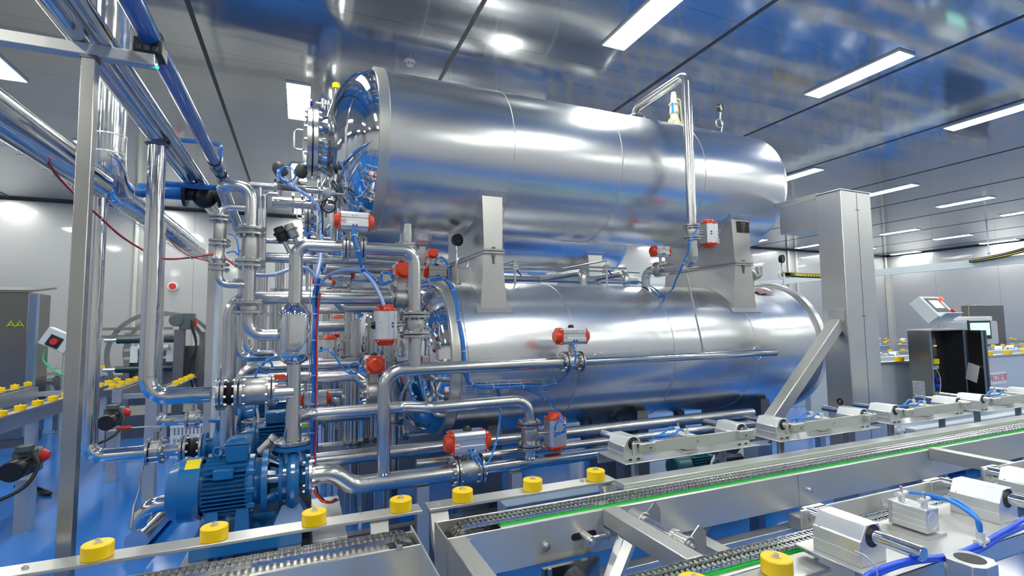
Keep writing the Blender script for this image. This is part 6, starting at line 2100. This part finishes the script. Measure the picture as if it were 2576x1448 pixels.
# light painted transfer machine with sign
t = thing('transfer_machine', 'low pale-painted transfer machine with a white sign in red letters, at right', 'machine', (9, 3.5, 0))
MB().box2((5.6, 3.05, .30), (9.9, 3.15, .62)).build('side_frame', 'light_machine_paint', t, bevel=.01)
MB().box2((5.6, 3.5, .30), (9.9, 3.58, .62)).build('side_frame', 'light_machine_paint', t, bevel=.01)
MB().box2((5.6, 3.15, .52), (9.9, 3.5, .58)).build('deck', 'frame_blue_grey', t)
for x in (5.8, 7.6, 9.6):
    for y in (3.1, 3.54):
        MB().box2((x - .05, y - .05, 0), (x + .05, y + .05, .30)).build('leg', 'frame_blue_grey', t)
bb = at(2243, 1083, Y=3.05)
o = MB().box2((bb.x - .1, 3.03, bb.z - .1), (bb.x + .1, 3.05, bb.z + .1)).cyl((bb.x, 2.99, bb.z), (bb.x, 3.03, bb.z), .06, 20).cyl((bb.x, 2.96, bb.z), (bb.x, 2.99, bb.z), .03, 16)
o.build('bearing', 'light_machine_paint', t)
# second pale machine further right with the sign
YS = 4.55
a_, b_ = at(2478, 905, Y=YS), at(2576, 1010, Y=YS)
t = thing('transfer_machine', 'pale-painted machine side carrying the red-lettered white sign, at the right edge', 'machine', (a_.x + 1.5, YS + .4, 0))
z0_, z1_ = at(2530, 1000, Y=YS).z, at(2530, 895, Y=YS).z
MB().box2((a_.x - 4.2, YS, z0_), (a_.x + 6, YS + .08, z1_)).build('side_frame', 'light_machine_paint', t, bevel=.01)
MB().box2((a_.x - 4.2, YS + .9, z0_), (a_.x + 6, YS + .98, z1_)).build('side_frame', 'light_machine_paint', t, bevel=.01)
MB().box2((a_.x - 4.2, YS - .02, z1_), (a_.x + 6, YS + .10, z1_ + .03)).build('top_rail', 'sheet_steel', t)
for x in (a_.x - 4, a_.x - 1.5, a_.x + 2.5, a_.x + 5.5):
    for y in (YS + .04, YS + .94):
        MB().box2((x - .05, y - .04, 0), (x + .05, y + .04, z0_)).build('leg', 'frame_blue_grey', t)
for i in range(16):
    guide_roller(t, a_.x - 4.0 + .6 * i, YS + .04, z1_ + .03, .06, .06)
s0, s1 = at(2489, 938, Y=YS), at(2531, 963, Y=YS)
sg = MB().box2((s0.x, YS - .006, s1.z), (s1.x, YS, s0.z)).build('sign', 'paper', t)
text_part('sign_text', '海口宏邦', (s0.z - s1.z) * .72, ((s0.x + s1.x) / 2, YS - .0075, (s0.z + s1.z) / 2), X1, Z1, 'red', sg, .0005)

# open control cabinet
YCB = 4.05
fa, fb = at(2336, 832, Y=YCB), at(2424, 828, Y=YCB)
x0, x1 = fa.x, fb.x
zt = fa.z
zb = .12
dp = at(2282, 832, X=x0).y - YCB
yb_ = YCB + dp
t = thing('control_cabinet', 'open stainless control cabinet with wiring inside, at right behind the slide units', 'cabinet', ((x0 + x1) / 2, (YCB + yb_) / 2, 0))
w_ = .02
MB().box2((x0, YCB, zb), (x0 + w_, yb_, zt)).build('side_panel', 'dark_bronze_sheet', t)
MB().box2((x1 - w_, YCB, zb), (x1, yb_, zt)).build('side_panel', 'cabinet_dark', t)
MB().box2((x0, yb_ - w_, zb), (x1, yb_, zt)).build('back_panel', 'cabinet_dark', t)
MB().box2((x0 - .01, YCB - .01, zt), (x1 + .01, yb_ + .01, zt + .02)).build('top_panel', 'sheet_steel', t)
MB().box2((x0, YCB, zb - .03), (x1, yb_, zb)).build('bottom_panel', 'cabinet_dark', t)
for k in (x0 + .06, x1 - .06):
    MB().box2((k - .05, YCB + .03, 0), (k + .05, yb_ - .03, zb - .03)).build('foot', 'cabinet_dark', t)
MB().box2((x0 + .02, YCB, zb), (x0 + .05, YCB + .02, zt)).build('front_frame', 'frame_blue_grey', t)
for i in range(11):
    z = at(2310, 960, X=x0).z - i * .018
    MB().box2((x0 - .012, YCB + dp * .35, z), (x0, YCB + dp * .9, z + .009)).build('vent_slat', 'white_plastic', t)
# mounting plate with devices
xm0, xm1 = x0 + .06, x0 + (x1 - x0) * .52
mp = MB().box2((xm0, YCB + .16, zb + .02), (xm1, YCB + .18, zt - .03)).build('mounting_plate', 'grey_plastic', t)
yy = YCB + .16
Hc = zt - zb
for zz, hh in ((.36, .05), (.62, .05), (.12, .04)):
    MB().box2((xm0, yy - .03, zb + Hc * zz), (xm1, yy, zb + Hc * zz + hh)).build('wire_duct', 'light_grey_plastic', mp)
xs_ = xm1 - xm0
for i, (fx, fz, fw, fh, m_) in enumerate(((.1, .75, .28, .16, 'grey_plastic'), (.5, .74, .26, .18, 'grey_plastic'), (.08, .66, .4, .04, 'red'), (.55, .67, .35, .05, 'yellow'), (.1, .46, .2, .12, 'black_plastic'),
                                     (.34, .44, .12, .14, 'hose_blue'), (.62, .50, .3, .035, 'knob_blue'), (.62, .44, .3, .035, 'hose_deep_blue'), (.1, .22, .35, .04, 'orange_red'), (.1, .27, .3, .03, 'white_plastic'), (.5, .23, .3, .06, 'lime_yellow'), (.1, .42, .3, .02, 'orange_red'))):
    MB().box2((xm0 + xs_ * fx, yy - .06, zb + Hc * fz), (xm0 + xs_ * (fx + fw), yy, zb + Hc * (fz + fh))).build('device', m_, mp)
for fx, fz, m_ in ((.12, .86, 'lamp_red'), (.22, .855, 'screen_white'), (.62, .85, 'lamp_orange'), (.74, .85, 'lamp_orange')):
    MB().box((xm0 + xs_ * fx, yy - .062, zb + Hc * fz), (.022, .006, .014)).build('status_lamp', m_, mp)
MB().tube(smooth_path([(xm0 + .02, yy - .08, zb + Hc * .60), (xm0 + .12, yy - .12, zb + Hc * .63), (xm0 + .25, yy - .10, zb + Hc * .52), (xm0 + .24, yy - .08, zb + Hc * .36)], 6), .006, 8).build('wire', 'white_plastic', mp)
for k in range(4):
    MB().tube(smooth_path([(xm0 + .06 + .07 * k, yy - .05, zb + Hc * .12), (xm0 + .07 + .07 * k, yy - .08, zb + Hc * .06), (xm0 + .04 + .08 * k, yy - .06, zb + .02)], 5), .006, 6).build('wire', 'light_grey_plastic', mp)
MB().lathe((x0 + (x1 - x0) * .72, yb_ - w_, zb + Hc * .80), (0, -1, 0), [(0, .06), (.01, .06), (.01, .045), (.002, .04), (.002, 0)], 24).build('fan', 'black_plastic', t)
# door swung open to the right, towards the viewer
dd = at(2480, 838, Y=YCB - .30)
dx = V((dd.x - x1, dd.y - YCB, 0))
u_ = dx.normalized()
n_ = V((u_.y, -u_.x, 0))
Wd = dx.length
ctr = V((x1, YCB, 0)) + u_ * (Wd / 2)
dr_ = MB().bar(V((x1, YCB, (zb + zt) / 2)), V((x1, YCB, (zb + zt) / 2)) + u_ * Wd, .02, zt - zb, (0, 0, 1)).build('door', 'dark_bronze_sheet', t)
inn = n_ if n_.dot(V((-1, 0, 0))) > 0 else -n_
for s in (.02, Wd - .03):
    p_ = V((x1, YCB, 0)) + u_ * s + inn * .018
    MB().bar(p_ + Z1 * zb, p_ + Z1 * zt, .03, .02, (0, 1, 0)).build('door_rim', 'frame_blue_grey', dr_)
p_ = V((x1, YCB, 0)) + inn * .02
MB().bar(p_ + u_ * .03 + Z1 * (zb + Hc * .5), p_ + u_ * (Wd - .03) + Z1 * (zb + Hc * .5), .02, Hc * .25, (0, 0, 1)).build('document_pocket', 'black_plastic', dr_)
MB().bar(p_ + inn * .015 + u_ * .04 + Z1 * (zb + Hc * .60), p_ + inn * .015 + u_ * (Wd - .12) + Z1 * (zb + Hc * .57), .004, Hc * .17, (0, 0, 1)).build('document', 'paper', dr_)
# operator box on top of the cabinet
pb = V(((x0 + x1) / 2 - .02, (YCB + yb_) / 2, zt + .02))
t = thing('operator_box', 'tilted steel operator box with screen and red buttons on the open cabinet', 'control panel', pb)
MB().cyl(pb, pb + Z1 * .10, .035, 16).build('neck', 'bolt_steel', t)
Rx = Matrix.Rotation(math.radians(-38), 3, 'X')
cb2 = pb + V((0, 0, .27))
MB().box(cb2, (.46, .17, .36), Rx).build('box', 'light_machine_paint', t, bevel=.006)
MB().box(cb2 + Rx @ V((-.01, -.087, .02)), (.31, .006, .25), Rx).build('bezel', 'grey_plastic', t)
MB().box(cb2 + Rx @ V((-.01, -.091, .03)), (.22, .004, .14), Rx).build('screen', 'screen_white', t)
for k, m_ in ((.12, 'lamp_red'), (-.10, 'red')):
    q = cb2 + Rx @ V((.19, -.085, k))
    MB().cyl(q, q + Rx @ V((0, -.04, 0)), .028, 16).build('push_button', m_, t)
MB().box(cb2 + Rx @ V((0, -.12, -.19)), (.40, .10, .012), Rx).build('shelf', 'light_machine_paint', t)
# HMI console behind
YH2 = 5.9
ha, hb_ = at(2424, 808, Y=YH2), at(2512, 848, Y=YH2)
t = thing('operator_console', 'light grey touch-screen console with green screen behind the open cabinet', 'control panel', ((ha.x + hb_.x) / 2, YH2 + .15, 0))
MB().box2((ha.x, YH2, hb_.z - .15), (hb_.x, YH2 + .3, ha.z)).build('housing', 'light_grey_plastic', t, bevel=.02)
MB().box2((ha.x + .15, YH2 - .03, ha.z), (hb_.x - .25, YH2 + .25, ha.z + .10)).build('top_cap', 'white_plastic', t, bevel=.02)
sa, sb = at(2437, 812, Y=YH2), at(2488, 842, Y=YH2)
MB().box2((sa.x - .06, YH2 - .02, sb.z - .08), (sb.x + .06, YH2, sa.z + .06)).build('bezel', 'black_plastic', t, bevel=.006)
MB().box2((sa.x, YH2 - .025, sb.z), (sb.x, YH2 - .02, sa.z)).build('screen', 'screen_green', t)
MB().box2((hb_.x, YH2 + .02, hb_.z - .1), (hb_.x + .04, YH2 + .1, ha.z - .05)).build('yellow_edge', 'yellow', t)
MB().cyl(((ha.x + hb_.x) / 2, YH2 + .15, 0), ((ha.x + hb_.x) / 2, YH2 + .15, hb_.z - .15), .06, 16).build('stand', 'light_grey_plastic', t)
# dull cabinet against the back, right
ca, cb3 = at(2412, 768, Y=9.0), at(2500, 768, Y=9.0)
t = thing('steel_cabinet', 'tall dull steel cabinet far behind the touch-screen console', 'cabinet', ((ca.x + cb3.x) / 2, 9.15, 0))
MB().box2((ca.x, 8.75, .1), (cb3.x, 8.95, ca.z)).build('cabinet_body', 'dark_bronze_sheet', t, bevel=.01)
MB().box2((ca.x, 8.75, 0), (cb3.x, 8.95, .1)).build('plinth', 'dark_steel', t)
# overhead rail frame
YR2 = 6.0
r0, r1 = at(2205, 688, Y=YR2), at(2576, 650, Y=YR2)
XR = at(2236, 700, Y=8.4).x
t = thing('cable_gantry', 'pale horizontal beam on thin posts crossing the right background', 'gantry', (XR, 8, 0))
zr0 = at(2235, 683, Y=8.4).z
MB().box2((XR - .05, -2, zr0 - .09), (XR + .05, 12.5, zr0 + .09)).build('beam', 'light_machine_paint', t)
for y in (8.4, 2.6):
    MB().box2((XR - .06, y - .06, 0), (XR + .06, y + .06, zr0 - .09)).build('post', 'brushed_steel', t)
zr1 = at(1960, 708, Y=11.5).z
MB().box2((6.0, 12.44, zr1 - .09), (XR + .05, 12.56, zr1 + .09)).build('beam', 'light_machine_paint', t)
MB().box2((7.2, 12.44, 0), (7.32, 12.56, zr1 - .09)).build('post', 'brushed_steel', t)
def cchain(label, pts):
    sp_ = smooth_path(pts, 8)
    c = sum(sp_, V()) / len(sp_)
    t = thing('cable_chain', label, 'cable chain', c, 'black cable chains')
    MB().tube(sp_, .055, 6).build('links', 'black_plastic', t)
    m = MB()
    for q in sp_[::1]:
        m.box(q + V((-.02, -.045, .0)), (.05, .05, .05))
    m.build('yellow_dots', 'yellow', t)
cchain('black cable chain with yellow dots hanging at the upper right edge', [at(2440, 656, X=XR - .1), at(2480, 650, X=XR - .1), at(2530, 640, X=XR - .1), at(2600, 622, X=XR - .1)])
cchain('black cable chain with yellow dots beside the right gauge, ending at the column', [at(1970, 690, Y=7.5), at(1985, 690, Y=7.5), at(2010, 692, Y=7.5), at(2065, 694, Y=7.5)])
# sprinkler drop at the far right corner
for px, py, Y in ((2488, 612, 9.0),):
    p_ = at(px, 640, Y=Y)
    t = thing('sprinkler_drop', 'thin white drop pipe hanging from the ceiling at upper right', 'pipe', (p_.x, Y, p_.z))
    MB().cyl((p_.x, Y, p_.z), (p_.x, Y, CEIL), .02, 10).build('drop_tube', 'white_plastic', t)
    MB().sphere((p_.x, Y, p_.z + .05), .05, 10).build('nozzle', 'white_plastic', t)
p_ = at(2255, 657, Y=15.55)
t = thing('wall_fan', 'small dark wall-mounted fitting in the far ceiling corner', 'fitting', p_)
for s in (-1, 1):
    MB().box(p_ + V((s * .25, -.15, 0)), (.35, .22, .14), Matrix.Rotation(s * .4, 3, 'Y')).build('lamp_head', 'dark_steel', t)
MB().box(p_ + V((0, -.05, 0)), (.12, .12, .4)).build('mount', 'dark_steel', t)
for px, lab in ((2262, 'pale upright conduit on the back wall right of the column'), (1985, 'pale upright conduit on the back wall behind the relief elbow'), (2005, 'second pale upright conduit behind the right gauge'), (340, 'cream upright conduit on the back wall between the left posts')):
    x = at(px, 700, Y=15.6).x
    x = min(x, RIGHTX - .2)
    tag(MB().cyl((x, 15.58, 0), (x, 15.58, CEIL - .06), .05, 10).build('wall_conduit', 'conduit_grey'), lab, 'conduit', 'wall conduits')

# ================================================================== LEFT BACKGROUND
bg_conveyor('roller conveyor running into depth at the left edge, with gear motor', (-2.45, 4.7, 0), PI / 2, 4.2, 1.0, .34, offs=.55, roll_side=(0, 1))
bg_conveyor('farther roller conveyor at left beyond the steel cabinet', (-3.6, 10.6, 0), PI / 2, 2.2, 1.0, .34)
bg_conveyor('conveyor crossing far left in front of the ring machine', (-1.55, 7.9, 0), PI / 2, 1.4, .7, .34)
def gearmotor(label, c):
    t = thing('gear_motor', label, 'motor', c - V((0, 0, .12)), 'gear motors')
    MB().lathe(c + V((0, -.22, 0)), (0, 1, 0), [(0, 0), (0, .075), (.02, .085), (.09, .085), (.10, .075), (.22, .075), (.22, 0)], 28).build('motor_body', 'black_plastic', t)
    m = MB()
    for k in range(-4, 5):
        m.box(c + V((.0, -.06, k * .016)), (.165 - abs(k) * .012, .10, .004))
    m.build('cooling_fins', 'grey_green_paint', t)
    MB().box(c + V((0, .06, .03)), (.17, .14, .20)).cyl(c + V((-.08, .06, .06)), c + V((.10, .06, .06)), .07, 20).build('gearbox', 'grey_green_paint', t, bevel=.01)
    MB().lathe(c + V((.09, .05, .06)), X1, [(0, .03), (0, .055), (.02, .06), (.04, .045), (.06, .03), (.06, 0)], 10).build('red_cap', 'red', t)
    MB().box(c + V((0, 0, .14)), (.10, .10, .05)).build('terminal_box', 'grey_green_paint', t, bevel=.006)
    MB().tube(smooth_path([c + V((.07, -.04, .10)), c + V((.13, -.10, .0)), c + V((.08, -.20, -.14)), c + V((-.1, -.3, -.22)), c + V((-.3, -.4, -.26))], 6), .014, 8).build('cable', 'black_rubber', t)
    MB().box2(c + V((-.05, .0, -.13)), V((c.x + .05, c.y + .12, 0))).build('stand', 'brushed_steel', t)
    return t
gearmotor('grey gear motor with red cap under the left conveyor, at the left edge', at(60, 1170, Y=5.6))
gearmotor('second grey gear motor with red cap, right of the left post', at(283, 1055, Y=7.0))
c_ = at(100, 1235, Z=.02)
tag(MB().tube(smooth_path([at(40, 1222, Z=.25), at(75, 1222, Z=.12), at(108, 1232, Z=.03), at(127, 1240, Z=.02), at(115, 1241, Z=.02), at(97, 1236, Z=.02)], 6), .016, 8).build('floor_cable', 'black_rubber'), 'thick black cable end lying on the blue floor at left', 'cable')
# tall cabinet at far left
ca = at(88, 735, Y=9.6)
t = thing('steel_cabinet', 'tall stainless cabinet with two yellow warning triangles at the left edge', 'cabinet', (ca.x - .7, 10.0, 0))
xc0, xc1 = ca.x - 1.6, at(73, 760, Y=9.6).x
MB().box2((xc0, 9.6, .12), (xc1, 10.3, ca.z)).build('cabinet_body', 'dark_bronze_sheet', t, bevel=.01)
MB().box2((xc0, 9.65, 0), (xc1, 10.25, .12)).build('plinth', 'dark_steel', t)
MB().hexa([(xc0 - .02, 9.55, ca.z), (xc1 + .05, 9.55, ca.z), (xc1 + .05, 10.35, ca.z + .10), (xc0 - .02, 10.35, ca.z + .10), (xc0 - .02, 9.55, ca.z + .03), (xc1 + .05, 9.55, ca.z + .03), (xc1 + .05, 10.35, ca.z + .13), (xc0 - .02, 10.35, ca.z + .13)]).build('sloped_roof', 'dark_bronze_sheet', t)
de = at(97, 760, Y=9.3)
MB().bar((xc1 + .03, 9.56, (ca.z + .12) / 2), (de.x, 9.3, (ca.z + .12) / 2), .03, ca.z - .2, (0, 0, 1)).build('open_door', 'frame_blue_grey', t)
for px in (27, 49):
    q = at(px, 814, Y=9.59)
    w = .052
    tr_ = MB().prism([(q.x - w, 9.592, q.z - w * .8), (q.x + w, 9.592, q.z - w * .8), (q.x, 9.592, q.z + w * .95)], (0, .006, 0)).build('warning_triangle', 'lime_yellow', t)
    MB().prism([(q.x - w * .72, 9.59, q.z - w * .64), (q.x + w * .72, 9.59, q.z - w * .64), (q.x, 9.59, q.z + w * .66)], (0, .002, 0)).build('triangle_inset', 'plate_black', tr_)
    MB().prism([(q.x - w * .6, 9.588, q.z - w * .57), (q.x + w * .6, 9.588, q.z - w * .57), (q.x, 9.588, q.z + w * .5)], (0, .002, 0)).build('triangle_field', 'lime_yellow', tr_)
    MB().prism([(q.x - .012, 9.586, q.z - .01), (q.x + .014, 9.586, q.z + .035), (q.x + .004, 9.586, q.z + .005), (q.x + .016, 9.586, q.z + .005), (q.x - .008, 9.586, q.z - .045), (q.x + .0, 9.586, q.z - .01)], (0, .002, 0)).build('bolt_symbol', 'plate_black', tr_)
    MB().box((q.x, 9.589, q.z - .04), (.07, .002, .008)).build('triangle_bar', 'plate_black', tr_)
# tilted isolator box
q = at(147, 855, Y=9.2)
t = thing('isolator_box', 'tilted grey switch box with red rotary knob, left of the square post', 'control panel', q - V((0, 0, .15)))
Rz = Matrix.Rotation(.5, 3, 'Y')
MB().box(q, (.34, .14, .26), Rz).build('box', 'light_machine_paint', t, bevel=.01)
MB().box(q + V((-.02, -.075, -.02)), (.16, .01, .16), Rz).build('switch_plate', 'black_plastic', t)
MB().lathe(q + V((-.02, -.08, -.02)), (0, -1, 0), [(0, .05), (.03, .045), (.03, 0)], 8).build('rotary_knob', 'red', t)
MB().cyl(q + V((.08, .02, -.1)), (q.x + .08, q.y + .02, 0), .03, 12).build('stand', 'brushed_steel', t)
MB().tube(smooth_path([q + V((-.13, -.02, -.12)), q + V((-.14, -.02, -.3)), q + V((.1, -.05, -.5)), q + V((.4, -.05, -.48))], 6), .012, 8).build('green_hose', 'green_hose', t)

# ring machine (basket tippler)
Yr = 9.8
q = at(397, 890, Y=Yr)
Rr_ = (at(527, 890, Y=Yr).x - at(268, 890, Y=Yr).x) / 2
t = thing('ring_machine', 'basket-turning machine with a large upright steel ring and dark green rollers', 'machine', (q.x, Yr, 0))
MB().box2((q.x - Rr_ * .62, Yr + .05, q.z - .5), (q.x + Rr_ * .9, Yr + .12, q.z + .12)).build('inner_guard', 'dark_steel', t)
for dy in (0, .9):
    MB().lathe((q.x, Yr + dy, q.z), (0, 1, 0), [(-.03, Rr_ - .06), (-.03, Rr_), (.03, Rr_), (.03, Rr_ - .06), (-.03, Rr_ - .06)], 64).build('ring', 'dim_steel', t)
for zz in (.30, .42):
    MB().box2((q.x - Rr_ - .1, Yr - .12, q.z + zz - .025), (q.x + Rr_ * .3, Yr - .06, q.z + zz + .02)).build('crossbar', 'dim_steel', t)
for zz in (.24, -.22):
    o = MB().cyl((q.x - Rr_ * .72, Yr - .15, q.z + zz), (q.x + Rr_ * .55, Yr - .15, q.z + zz), .055, 20).build('feed_roller', 'roller_green', t)
    MB().cyl((q.x - Rr_ * .95, Yr - .15, q.z + zz), (q.x - Rr_ * .72, Yr - .15, q.z + zz), .028, 14).build('roller_shaft', 'bolt_steel', o)
for dx_ in (-.55, .42, .9):
    MB().box2((q.x + dx_ * Rr_ - .04, Yr - .11, .0), (q.x + dx_ * Rr_ + .04, Yr - .03, q.z + .35)).build('upright', 'dim_steel', t)
for dz_ in (.08, -.05):
    MB().box2((q.x - Rr_ * .6, Yr - .13, q.z + dz_ - .02), (q.x + Rr_ * .5, Yr - .09, q.z + dz_ + .02)).build('crossbar', 'bolt_steel', t)
for kx in (-.4, -.02, .28):
    MB().box2((q.x + kx * Rr_ - .05, Yr - .16, q.z - .12), (q.x + kx * Rr_ + .05, Yr - .13, q.z + .14)).build('clamp_plate', 'white_plastic', t)
    MB().cyl((q.x + kx * Rr_ + .06, Yr - .18, q.z + .12), (q.x + kx * Rr_ + .2, Yr - .18, q.z + .12), .045, 14).build('bearing', 'white_plastic', t)
mq = at(458, 805, Y=Yr - .3)
MB().cyl(mq + V((-.06, -.12, 0)), mq + V((-.06, .12, 0)), .10, 24).box(mq + V((.08, 0, -.02)), (.2, .2, .26)).build('drive_motor', 'grey_green_paint', t, bevel=.01)
MB().box(mq + V((.19, -.02, -.04)), (.03, .1, .14)).build('red_switch', 'red', t)
MB().box2((mq.x - .10, Yr - .32, .0), (mq.x + .04, Yr - .2, mq.z - .15)).build('motor_column', 'dark_steel', t)
for k in range(3):
    MB().tube(smooth_path([mq + V((.15, -.14, -.05 * k)), mq + V((.24, -.2, -.4)), mq + V((.12 + .05 * k, -.2, -.8)), mq + V((.2 + .06 * k, -.22, -1.25))], 6), .014, 7).build('cable', 'black_rubber', t)
MB().box2((q.x - Rr_, Yr - .2, .0), (q.x + Rr_, Yr + 1.0, .35)).build('base_frame', 'dark_steel', t)
# alarm lamp and emergency button on the back wall, smoke detector on the ceiling
p_ = at(435, 720, Y=15.62)
t = thing('wall_alarm', 'small round red alarm button on the back wall', 'alarm', p_ - V((0, 0, .12)))
MB().cyl(p_ + V((0, .03, 0)), p_ + V((0, -.03, 0)), .12, 20).build('base', 'white_plastic', t)
MB().cyl(p_ + V((0, -.03, 0)), p_ + V((0, -.08, 0)), .08, 20).build('button', 'red', t)
p_ = at(1031, 157, Z=CEIL - .02)
t = thing('smoke_detector', 'round white smoke detector on the ceiling above the front tank head', 'smoke detector', (p_.x, p_.y, CEIL - .07))
MB().lathe((p_.x, p_.y, CEIL), -Z1, [(0, .065), (.02, .065), (.03, .055), (.035, .05), (.055, .045), (.062, .03), (.062, 0)], 28).build('body', 'white_plastic', t)
for k in range(6):
    a = 2 * PI * k / 6
    MB().box((p_.x + .047 * math.cos(a), p_.y + .047 * math.sin(a), CEIL - .045), (.014, .014, .012)).build('vent', 'grey_plastic', t)

# further vessel rows, mostly hidden, added for the ceiling to mirror
upper_vessel(2 * D2, 'third steel tank row added for ceiling reflections, mostly hidden behind the second tank')
lower_vessel(2 * D2, 'third retort row added for ceiling reflections, mostly hidden behind the second retort')
upper_vessel(3 * D2, 'farthest steel tank added for ceiling reflections, nearest to the back wall')
lower_vessel(3 * D2, 'farthest retort added for ceiling reflections, nearest to the back wall')
for k, w_ in ((2, 'third'), (3, 'farthest')):
    saddle(xa, xb, k * D2, 'left bolted support of the %s tank row, added for ceiling reflections' % w_)
    saddle(xa2, xb2, k * D2, 'right bolted support of the %s tank row, added for ceiling reflections' % w_)

# unseen conveyors added behind the viewpoint as neutral reflections for the steel
bg_conveyor('unseen roller conveyor added behind the viewer for reflections, parallel to the front one', (-3.5, -2.0, 0), 0, 10, 1.0, .5)
bg_conveyor('unseen roller conveyor added for reflections along the near wall', (-3.5, -3.9, 0), 0, 10, 1.0, .5)

# long low tables added along the back wall so the ceiling mirrors grey
for k in range(5):
    x0_ = -8.2 + 3.05 * k
    nm = ['farthest left', 'second from the left', 'middle', 'second from the right', 'farthest right'][k]
    t = thing('reflection_table', 'low stainless table added along the back wall for grey ceiling reflections, %s of the row' % nm, 'table', (x0_ + 1.5, 14.2, 0), 'tables added for ceiling reflections')
    MB().box2((x0_, 13.0 if k != 2 else 13.6, .70), (x0_ + 3.0, 15.4, .75)).build('table_top', 'sheet_steel', t, bevel=.005)
    for x_ in (x0_ + .08, x0_ + 2.92):
        for y_ in (13.7, 15.3):
            MB().box2((x_ - .03, y_ - .03, 0), (x_ + .03, y_ + .03, .70)).build('leg', 'brushed_steel', t)
